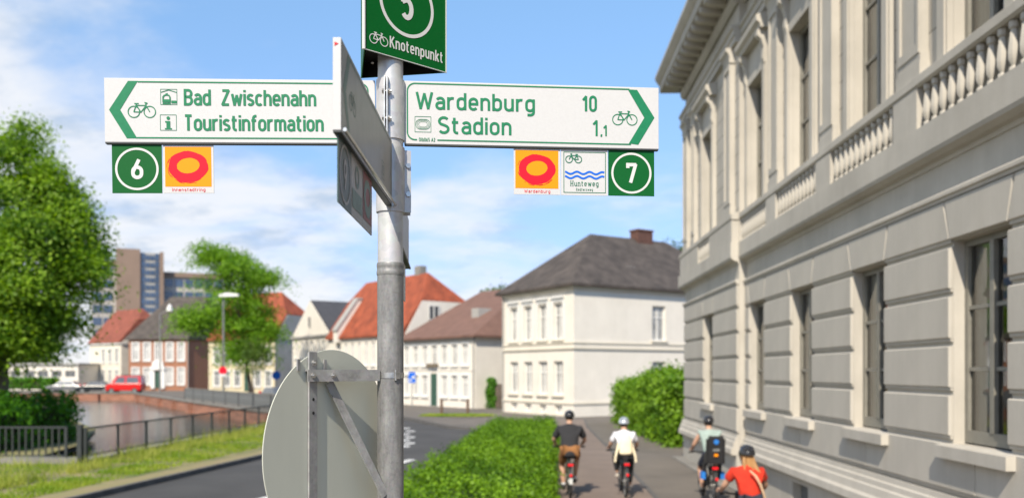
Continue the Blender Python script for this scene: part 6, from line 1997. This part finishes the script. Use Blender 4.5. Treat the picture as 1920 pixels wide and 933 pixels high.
class Rider:
    """joints in the bicycle's frame: rear axle at y=0, riding towards +y"""
    def __init__(self, h=1.0, lfoot=(0.40, 0.16), rfoot=(0.52, 0.34), lean=0.26, seat=0.98, width=1.0, reach=0.74, look=0.0):
        w = width; k = h
        S = self.J = {}
        S['pelvis'] = (0, 0.10, seat)
        S['waist'] = (0, 0.10 + lean * 0.40, seat + 0.22 * k)
        S['chest'] = (0, 0.10 + lean * 0.80, seat + 0.42 * k)
        S['neck0'] = (0, 0.10 + lean * 1.0, seat + 0.535 * k)
        S['neck'] = (0, 0.12 + lean * 1.05, seat + 0.60 * k)
        S['head'] = (look * 0.02, 0.15 + lean * 1.08, seat + 0.70 * k)
        S['crown'] = (look * 0.02, 0.145 + lean * 1.08, seat + 0.775 * k)
        for s, n in ((-1, 'l'), (1, 'r')):
            S[n + 'sh'] = (s * 0.185 * w, 0.10 + lean * 0.92, seat + 0.475 * k)
            S[n + 'el'] = (s * 0.29 * w, 0.10 + lean + 0.08, seat + 0.235 * k)
            S[n + 'wr'] = (s * 0.285, reach - 0.07, seat + 0.115)
            S[n + 'hip'] = (s * 0.10 * w, 0.12, seat + 0.02)
            fy, fz = lfoot if s < 0 else rfoot
            hip = Vector((s * 0.10, 0.12, seat)); an = Vector((s * 0.12, fy, fz + 0.08))
            # two bone leg
            a_, b_ = 0.44 * k, 0.45 * k
            d = (an - hip); L = min(d.length, a_ + b_ - 0.005)
            x = (a_ * a_ - b_ * b_ + L * L) / (2 * L); y = math.sqrt(max(0, a_ * a_ - x * x))
            u = d.normalized(); f = Vector((s * 0.25, 1, 0.35)); f -= u * f.dot(u); f.normalize()
            S[n + 'kn'] = tuple(hip + u * x + f * y)
            S[n + 'an'] = tuple(hip + u * L)
            S[n + 'heel'] = (S[n + 'an'][0], S[n + 'an'][1] - 0.04, S[n + 'an'][2] - 0.06)
            S[n + 'toe'] = (S[n + 'an'][0] + s * 0.01, S[n + 'an'][1] + 0.15, S[n + 'an'][2] - 0.075)
    def chain(self, name, items, m, sub=2):
        """items: list of polylines of (joint or point, radius)"""
        V = []; E = []; Rr = []; idx = {}
        for pl in items:
            prev = None
            for j, r in pl:
                key = j if isinstance(j, str) else tuple(round(c, 4) for c in j)
                if key not in idx:
                    idx[key] = len(V); V.append(tuple(self.J[j]) if isinstance(j, str) else j); Rr.append(r)
                i = idx[key]
                if prev is not None and (prev, i) not in E: E.append((prev, i))
                prev = i
        return skin_body(name, V, E, Rr, m, sub)
    def mid(self, a, b, t=0.5, off=(0, 0, 0)):
        return tuple(Vector(self.J[a]).lerp(Vector(self.J[b]), t) + Vector(off))

def person(label, R_, P, rz, shirt, shorts, shoe, helmet, skin=None, sleeve=0.9, trousers='long', sock=None, hair=None, thick=1.0, belly=1.0, low=0.0, group='cyclists riding away along the path'):
    skin = skin or M['skin']
    root = thing('person', label, 'person', P, rz, group)
    J = R_.J; t = thick
    items = [[('pelvis', (0.135 * t, 0.10 * t)), ('waist', (0.118 * t, 0.092 * t)), ('chest', (0.142 * t, 0.10 * t)), ('neck0', (0.07, 0.065)), ('neck', 0.054), ('head', (0.078, 0.095)), ('crown', (0.066, 0.078))]]
    for n, s in (('l', -1), ('r', 1)):
        items.append([('chest', (0.142 * t, 0.10 * t)), (n + 'sh', 0.062 * t), (n + 'el', 0.044 * t), (n + 'wr', 0.030)])
        items.append([('pelvis', (0.135 * t, 0.10 * t)), (n + 'hip', 0.095 * t), (R_.mid(n + 'hip', n + 'kn', 0.45), 0.082 * t), (n + 'kn', 0.060 * t), (R_.mid(n + 'kn', n + 'an', 0.35, (0, -0.015, 0)), 0.058 * t), (n + 'an', 0.038)])
        # hand: palm, four fingers round the grip, thumb
        w = Vector(J[n + 'wr']); grip = Vector((w.x, w.y + 0.085, w.z - 0.01))
        palm = tuple(w + Vector((0, 0.05, 0.008)))
        items.append([(n + 'wr', 0.030), (palm, (0.036, 0.022))])
        for k in range(4):
            o = (k - 1.5) * 0.019
            ln = (0.9, 1.0, 0.95, 0.75)[k]
            items.append([(palm, (0.036, 0.022)), (tuple(w + Vector((o, 0.085, 0.016))), 0.0095), (tuple(w + Vector((o, 0.085 + 0.026 * ln, -0.012))), 0.009), (tuple(w + Vector((o, 0.085 + 0.006, -0.036 * ln))), 0.008)])
        items.append([(palm, (0.036, 0.022)), (tuple(w + Vector((-s * 0.036, 0.062, -0.006))), 0.011), (tuple(w + Vector((-s * 0.042, 0.088, -0.028))), 0.009)])
    L = lambda nm, me, par=root: put(nm, me, par, local=True)
    body = L('body', R_.chain('body', items, skin))
    # face: eyes, nose, ears
    h = Vector(J['head'])
    f = MB()
    for s in (-1, 1): L('eye', MB().ball((h.x + s * 0.032, h.y + 0.083, h.z + 0.012), (0.012, 0.008, 0.009), 8, 5).mesh('eye', M['black_plastic'], True))
    f = MB()
    L('nose', f.ball((h.x, h.y + 0.098, h.z - 0.018), (0.012, 0.018, 0.022), 8, 5).mesh('nose', skin, True))
    for s in (-1, 1): L('ear', MB().ball((h.x + s * 0.080, h.y, h.z - 0.005), (0.010, 0.020, 0.032), 8, 5).mesh('ear', skin, True))
    L('mouth', MB().ball((h.x, h.y + 0.090, h.z - 0.055), (0.022, 0.008, 0.006), 8, 5).mesh('mouth', M['lips'], True))
    # shirt
    q = t * 1.13
    it = [[(R_.mid('pelvis', 'waist', low), (0.152 * q * belly, 0.118 * q)), ('waist', (0.146 * q * belly, 0.112 * q)), ('chest', (0.162 * q, 0.118 * q)), ('neck0', (0.105 * q, 0.090 * q)), (R_.mid('neck0', 'neck', 0.55), (0.066 * q, 0.064 * q))]]
    for n in 'lr':
        pl = [('chest', (0.156 * q, 0.112 * q)), (n + 'sh', 0.077 * q), (R_.mid(n + 'sh', n + 'el', 0.5), 0.068 * q)]
        pl.append((R_.mid(n + 'sh', n + 'el', sleeve), 0.066 * q))
        it.append(pl)
    L('shirt', R_.chain('shirt', it, shirt))
    # trousers or shorts
    it = []
    for n in 'lr':
        pl = [('pelvis', (0.150 * t, 0.118 * t)), (n + 'hip', 0.108 * t), (R_.mid(n + 'hip', n + 'kn', 0.5), 0.096 * t)]
        if trousers == 'long': pl += [(n + 'kn', 0.074 * t), (R_.mid(n + 'kn', n + 'an', 0.4, (0, -0.012, 0)), 0.070 * t), (R_.mid(n + 'kn', n + 'an', 0.88), 0.054 * t)]
        else: pl += [(R_.mid(n + 'hip', n + 'kn', 0.92), 0.086 * t)]
        it.append(pl)
    L('trousers' if trousers == 'long' else 'shorts', R_.chain('trousers', it, shorts))
    for n in 'lr':
        if sock: L('sock', R_.chain('sock', [[(R_.mid(n + 'kn', n + 'an', 0.78), 0.047), (n + 'an', 0.044)]], sock))
        L('shoe', R_.chain('shoe', [[(n + 'an', 0.045), (n + 'heel', (0.042, 0.040)), (R_.mid(n + 'heel', n + 'toe', 0.55), (0.046, 0.034)), (n + 'toe', (0.040, 0.026))]], shoe))
    if hair:
        if hair[1] == 'short':
            L('hair', MB().ball((h.x, h.y - 0.018, h.z + 0.02), (0.086, 0.096, 0.085), 16, 9, 0, -0.75).mesh('hair', hair[0], True))
        else:
            b = MB(); rgh = random.Random(5)
            b.ball((h.x, h.y - 0.018, h.z + 0.02), (0.090, 0.098, 0.088), 16, 9, 0, -0.8)
            for k in range(26):
                a_ = rgh.uniform(-0.075, 0.085); y_ = rgh.uniform(-0.02, 0.015)
                b.tube([(h.x + a_ * 0.8, h.y - 0.075 + y_, h.z + 0.0), (h.x + a_ * 1.0, h.y - 0.115 + y_, h.z - 0.08), (h.x + a_ * 1.25 + 0.02, h.y - 0.15 + y_, h.z - 0.17), (h.x + a_ * 1.5 + 0.05 * k / 26 + 0.02, h.y - 0.175 + y_, h.z - 0.25 - rgh.uniform(0, 0.05))], [0.018, 0.018, 0.014, 0.004], 6)
            L('hair', b.mesh('hair', hair[0], True))
    # helmet with ridges and openings
    c = Vector((h.x, h.y - 0.012, h.z + 0.045))
    hb = MB(); hb.ball(c, (0.112, 0.142, 0.118), 24, 10, 0, -0.12)
    hel = L('helmet', hb.mesh('helmet', helmet, True))
    v_ = MB()
    for k in range(-2, 3):
        pts = []
        for i in range(9):
            a_ = R(20 + 140 * i / 8)
            pts.append((c.x + k * 0.036 * math.sin(a_) ** 0.3, c.y - 0.143 * math.cos(a_) * math.sqrt(max(0.1, 1 - (k * 0.30) ** 2)), c.z + 0.121 * math.sin(a_) * math.sqrt(max(0.1, 1 - (k * 0.30) ** 2))))
        v_.tube(pts, 0.0095 if k % 2 else 0.012, 6)
    L('helmet_ridge', v_.mesh('helmet_ridge', helmet, True), hel)
    for sgn in (-1, 1):
        L('helmet_vent', MB().ball((c.x + sgn * 0.048, c.y - 0.112, c.z + 0.058), (0.014, 0.012, 0.032), 10, 6).mesh('helmet_vent', M['black_plastic'], True), hel)
    return root

def bicycle(label, P, rz, frame_m, seat=0.94, rack=True, rear_lamp=True, panniers=None, child_seat=False, fender=True, reach=0.74, child=None, plate=None):
    root = thing('bicycle', label, 'bicycle', P, rz, 'bicycles ridden along the path')
    L = lambda nm, mb, m, par=root, sm=True: part(nm, mb, m, par, sm, local=True)
    wr = 0.35; fb = 1.06
    def torus(y, r, t, n=36, k=8):
        m_ = MB(); vs = []; fs = []
        for i in range(n):
            a_ = 2 * math.pi * i / n
            for j in range(k):
                b_ = 2 * math.pi * j / k
                vs.append((t * math.sin(b_), y + (r + t * math.cos(b_)) * math.cos(a_), wr + (r + t * math.cos(b_)) * math.sin(a_)))
        for i in range(n):
            for j in range(k):
                fs.append((i * k + j, i * k + (j + 1) % k, ((i + 1) % n) * k + (j + 1) % k, ((i + 1) % n) * k + j))
        return m_.add(vs, fs)
    for y in (0.0, fb):
        w = L('wheel', torus(y, wr - 0.045, 0.012), M['iron_pale'])
        L('tyre', torus(y, wr - 0.025, 0.025), M['rubber'], w)
        sp = MB()
        for i in range(16):
            a_ = 2 * math.pi * i / 16
            sp.tube([((-1) ** i * 0.025, y, wr), (0, y + (wr - 0.05) * math.cos(a_), wr + (wr - 0.05) * math.sin(a_))], 0.0022, 4)
        sp.cyl((-0.05, y, wr), (0.05, y, wr), 0.025, 10)
        L('spokes', sp, M['steel'], w)
    f = MB()
    bb = (0, 0.44, 0.30); st = (0, 0.20, seat - 0.12); hd0 = (0, 0.84, 0.72); hd1 = (0, 0.80, 0.90)
    f.tube([bb, st], 0.019, 10); f.tube([bb, hd0], 0.026, 10); f.tube([(0, 0.26, seat - 0.28), hd1], 0.018, 10); f.tube([hd0, hd1], 0.024, 10)
    for s in (-1, 1):
        f.tube([(s * 0.03, 0.44, 0.30), (s * 0.065, 0.0, wr)], 0.011, 8); f.tube([(s * 0.02, 0.24, seat - 0.25), (s * 0.065, 0.0, wr)], 0.009, 8)
        f.tube([(s * 0.04, 0.86, 0.66), (s * 0.055, fb, wr)], 0.014, 8)
    f.tube([hd0, (0, 0.86, 0.66)], 0.03, 8)
    L('frame', f, frame_m)
    L('seat_post', MB().tube([st, (0, 0.165, seat - 0.03)], 0.014, 8), M['black_plastic'])
    sd_ = MB(); sd_.tube([(0, -0.02, seat + 0.0), (0, 0.06, seat + 0.01), (0, 0.18, seat), (0, 0.27, seat)], [0.06, 0.085, 0.05, 0.022], 12)
    L('saddle', sd_, M['black_plastic'])
    hz = seat + 0.145
    L('handlebar', MB().tube([(-0.30, reach - 0.02, hz - 0.05), (-0.20, reach + 0.02, hz - 0.04), (-0.06, reach + 0.05, hz - 0.06), (0.06, reach + 0.05, hz - 0.06), (0.20, reach + 0.02, hz - 0.04), (0.30, reach - 0.02, hz - 0.05)], 0.014, 8).tube([(0, 0.79, 0.88), (0, reach + 0.05, hz - 0.06)], 0.016, 8), M['black_plastic'])
    for s in (-1, 1): L('grip', MB().tube([(s * 0.22, reach + 0.012, hz - 0.045), (s * 0.345, reach - 0.035, hz - 0.052)], 0.018, 8), M['rubber'])
    cr = MB()
    cr.cyl((-0.07, 0.44, 0.30), (0.07, 0.44, 0.30), 0.022, 10)
    cr.tube([(0.075, 0.44, 0.30), (0.085, 0.56, 0.32)], 0.012, 6); cr.tube([(-0.075, 0.44, 0.30), (-0.085, 0.34, 0.22)], 0.012, 6)
    cr.cyl((0.055, 0.44, 0.30), (0.062, 0.44, 0.30), 0.085, 20)
    L('crank', cr, M['black_plastic'])
    for s, y, z in ((1, 0.56, 0.32), (-1, 0.34, 0.22)): L('pedal', MB().box((s * 0.14, y, z), (0.10, 0.08, 0.02)), M['black_plastic'], sm=False)
    if fender:
        m_ = MB(); pts = [(0, (wr + 0.03) * math.cos(R(a_)), wr + (wr + 0.03) * math.sin(R(a_))) for a_ in range(50, 211, 12)]
        for i in range(len(pts) - 1):
            p, q_ = pts[i], pts[i + 1]
            m_.add([(-0.028, p[1], p[2]), (0.028, p[1], p[2]), (0.028, q_[1], q_[2]), (-0.028, q_[1], q_[2]), (-0.028, p[1] * 0.985, p[2] - .004), (0.028, p[1] * 0.985, p[2] - .004), (0.028, q_[1] * 0.985, q_[2] - .004), (-0.028, q_[1] * 0.985, q_[2] - .004)],
                   [(0, 1, 2, 3), (7, 6, 5, 4), (0, 3, 7, 4), (1, 5, 6, 2)])
        L('mudguard', m_, M['black_plastic'], sm=False)
    if rack:
        rk = MB()
        for s in (-1, 1):
            rk.tube([(s * 0.06, 0.18, 0.74), (s * 0.06, -0.22, 0.74)], 0.007, 6); rk.tube([(s * 0.07, 0.0, wr), (s * 0.06, -0.16, 0.74)], 0.006, 6)
        for y in (-0.22, -0.08, 0.05): rk.tube([(-0.06, y, 0.74), (0.06, y, 0.74)], 0.006, 6)
        L('rack', rk, M['black_plastic'])
    L('rear_light', MB().box((0, -0.245, 0.715), (0.11, 0.03, 0.045)), red_lamp, sm=False)
    L('reflector', MB().tube([(0, -0.395, 0.52), (0, -0.41, 0.52)], 0.03, 12), red_lamp)
    if plate: L('number_plate', MB().box((0, -0.40, 0.40), (0.07, 0.006, 0.12)), M['print_white'], sm=False)
    return root
red_lamp = mat('red_lamp_glass', srgb(226, 24, 36), 0.2, var=0.05, coat=0.5)
def fabric(name, c, var=0.12): return mat(name, c, 0.9, var=var, scale=9, bump=1.0, bscale=9)
black_shirt = fabric('black_cloth', (0.022, 0.022, 0.025))
brown_shorts = fabric('brown_cloth', srgb(140, 96, 56))
white_shirt = fabric('white_cloth', (0.68, 0.68, 0.72))
dark_trousers = fabric('dark_cloth', (0.018, 0.019, 0.022))
teal_shirt = fabric('grey_teal_cloth', srgb(146, 162, 156))
navy = fabric('navy_cloth', (0.02, 0.024, 0.04))
red_shirt = fabric('red_orange_cloth', srgb(186, 44, 22), 0.25)
cream = fabric('cream_cloth', srgb(236, 222, 190))
white_sock = fabric('white_sock', (0.6, 0.6, 0.62))
shoe_dark = mat('dark_shoe', (0.03, 0.025, 0.022), 0.7)
shoe_pale = mat('pale_shoe', (0.42, 0.38, 0.33), 0.7)
hel_black = mat('black_helmet', (0.02, 0.02, 0.023), 0.25, var=0.2, coat=0.5)
hel_silver = mat('silver_helmet', (0.46, 0.50, 0.56), 0.2, 0.3, var=0.05, coat=0.8)
blond = mat('blond_hair', srgb(160, 120, 74), 0.6, var=0.4, scale=30, stretch=(6, 6, 1))
dark_hair = mat('dark_hair', (0.03, 0.02, 0.014), 0.6, var=0.3)
green_bike = mat('olive_bike_paint', (0.09, 0.11, 0.06), 0.35, coat=0.3)
black_bike = mat('black_bike_paint', (0.015, 0.015, 0.017), 0.3, coat=0.3)
HEAD = R(-1.6)

# 1 man in a black shirt
P1 = ((1069 - 960) / FPX * 17.6, 17.6, 0.0)
bicycle('black bicycle with red rear light under the man in the black shirt', P1, HEAD, green_bike, seat=0.91, plate=True)
person('man in loose black shirt, brown shorts and black helmet riding on the left', Rider(0.98, (0.36, 0.14), (0.55, 0.26), 0.24, 0.95, 1.14), P1, HEAD, black_shirt, brown_shorts, shoe_dark, hel_black, sleeve=0.85, trousers='short', sock=white_sock, hair=(dark_hair, 'short'), thick=1.06, belly=1.1, low=-0.7)
# 2 woman with a cream backpack
P2 = ((1173 - 960) / FPX * 17.7, 17.7, 0.0)
bicycle('black bicycle with red rear light under the woman with the cream backpack', P2, HEAD, black_bike, seat=0.83, reach=0.70)
person('woman in white shirt, dark trousers and silver helmet with a cream backpack', Rider(0.88, (0.56, 0.36), (0.36, 0.12), 0.20, 0.87, 0.97, 0.70), P2, HEAD, white_shirt, dark_trousers, shoe_pale, hel_silver, sleeve=0.75, trousers='long', sock=white_sock, hair=(dark_hair, 'short'), thick=0.95)
bp = thing('backpack', 'cream cloth backpack with hanging straps on the woman in white', 'backpack', P2, HEAD)
zb = 0.87 + 0.225; yb = 0.10
m_ = MB()
pts = []
for z, w_, d_ in ((-0.20, 0.11, 0.05), (-0.17, 0.135, 0.075), (0.05, 0.13, 0.085), (0.18, 0.115, 0.07), (0.22, 0.08, 0.04)):
    pts.append((z, w_, d_))
vs = []; fs = []; n_ = 16
for z, w_, d_ in pts:
    for k in range(n_):
        a_ = 2 * math.pi * k / n_
        cx_ = math.copysign(abs(math.cos(a_)) ** 0.6, math.cos(a_)); sy_ = math.copysign(abs(math.sin(a_)) ** 0.6, math.sin(a_))
        vs.append((cx_ * w_, yb - 0.10 + 0.20 * (z + .2) * 0.5 + sy_ * d_, zb + z))
for i in range(len(pts) - 1):
    for k in range(n_): fs.append((i * n_ + k, i * n_ + (k + 1) % n_, (i + 1) * n_ + (k + 1) % n_, (i + 1) * n_ + k))
fs += [tuple(range(n_ - 1, -1, -1)), tuple(range((len(pts) - 1) * n_, len(pts) * n_))]
m_.add(vs, fs)
part('bag', m_, cream, bp, True, local=True)
for s in (-1, 1):
    part('strap', MB().tube([(s * 0.13, yb - 0.03, zb + 0.02), (s * 0.17, yb - 0.06, zb - 0.13), (s * 0.205, yb - 0.08, zb - 0.24), (s * 0.215, yb - 0.09, zb - 0.36)], [0.028, 0.026, 0.024, 0.02], 8), cream, bp, True, local=True)
# 3 man in grey teal with a child seat behind him
P3_ = ((1336 - 960) / FPX * 17.0, 17.0, 0.0)
b3 = bicycle('dark bicycle with black child seat and red rear light beside the villa wall', P3_, HEAD, black_bike, seat=0.85)
cs = MB()
vs = []
prof = [(-0.17, 0.0, 0.74), (-0.20, 0.02, 0.80), (-0.34, 0.17, 0.86), (-0.33, 0.17, 1.10), (-0.28, 0.15, 1.32), (-0.24, 0.10, 1.36)]
for y_, w_, z_ in prof: pass
cs.prism([(-0.15, 0.12, 0.80), (-0.15, -0.30, 0.80), (-0.15, -0.36, 1.34), (-0.15, -0.31, 1.36), (-0.15, -0.24, 0.90), (-0.15, 0.12, 0.88)], (0.30, 0, 0))
for s in (-1, 1):
    cs.prism([(s * 0.15, -0.36, 1.30), (s * 0.15, -0.30, 0.80), (s * 0.15, 0.02, 0.80), (s * 0.15, -0.02, 0.98), (s * 0.15, -0.20, 1.04), (s * 0.15, -0.24, 1.30)], (s * 0.03, 0, 0))
    cs.prism([(s * 0.12, 0.12, 0.80), (s * 0.12, 0.16, 0.46), (s * 0.12, 0.04, 0.46), (s * 0.12, -0.06, 0.80)], (s * 0.06, 0, 0))
so_ = part('child_seat', cs, M['black_plastic'], b3, local=True)
bv = so_.modifiers.new('edge', 'BEVEL'); bv.width = 0.025; bv.segments = 3; bv.limit_method = 'ANGLE'
blue_p = mat('blue_fabric_patch', srgb(30, 110, 190), 0.6)
part('seat_badge', MB().tube([(0, -0.345, 1.24), (0, -0.362, 1.24)], 0.05, 14), blue_p, so_, True, local=True)
part('seat_label', MB().box((0, -0.348, 1.08), (0.13, 0.012, 0.05)), M['iron_pale'], so_, local=True)
part('orange_reflector', MB().box((0, -0.336, 0.98), (0.07, 0.02, 0.05)), M['print_orange'], so_, local=True)
for s in (-1, 1): part('foot_shell', MB().box((s * 0.19, 0.02, 0.55), (0.08, 0.16, 0.14)), blue_p, so_, local=True)
person('man in grey green shirt, dark shorts and black helmet beside the villa', Rider(0.95, (0.40, 0.16), (0.50, 0.34), 0.24, 0.89, 1.02), P3_, HEAD, teal_shirt, navy, shoe_dark, hel_black, sleeve=0.5, trousers='short', hair=(dark_hair, 'short'), thick=1.0)
# 4 woman in red, nearest
P4 = ((1413 - 960) / FPX * 11.4, 11.4, 0.0)
bicycle('dark bicycle under the woman in the red top, mostly below the picture edge', P4, R(1.0), black_bike, seat=0.79, reach=0.66)
person('woman in bright red top with blond hair and black helmet, nearest the viewer', Rider(0.86, (0.40, 0.14), (0.52, 0.30), 0.22, 0.83, 1.0, 0.66, 1.0), P4, R(1.0), red_shirt, navy, shoe_pale, hel_black, sleeve=0.55, trousers='short', hair=(blond, 'long'), thick=0.96)
bag = thing('shoulder_bag', 'pale strap of a shoulder bag across the back of the red top', 'bag', P4, R(1.0))
part('strap', MB().tube([(-0.02, 0.095, 1.275), (0.04, 0.03, 1.21), (0.09, -0.01, 1.10), (0.13, -0.03, 0.97), (0.155, -0.02, 0.87)], [0.012, 0.016, 0.016, 0.016, 0.014], 8), fabric('pale_strap', srgb(190, 160, 130)), bag, True, local=True)
part('pouch', MB().box((0.20, 0.02, 0.80), (0.09, 0.22, 0.16)), fabric('tan_pouch', srgb(170, 140, 110)), bag, local=True)
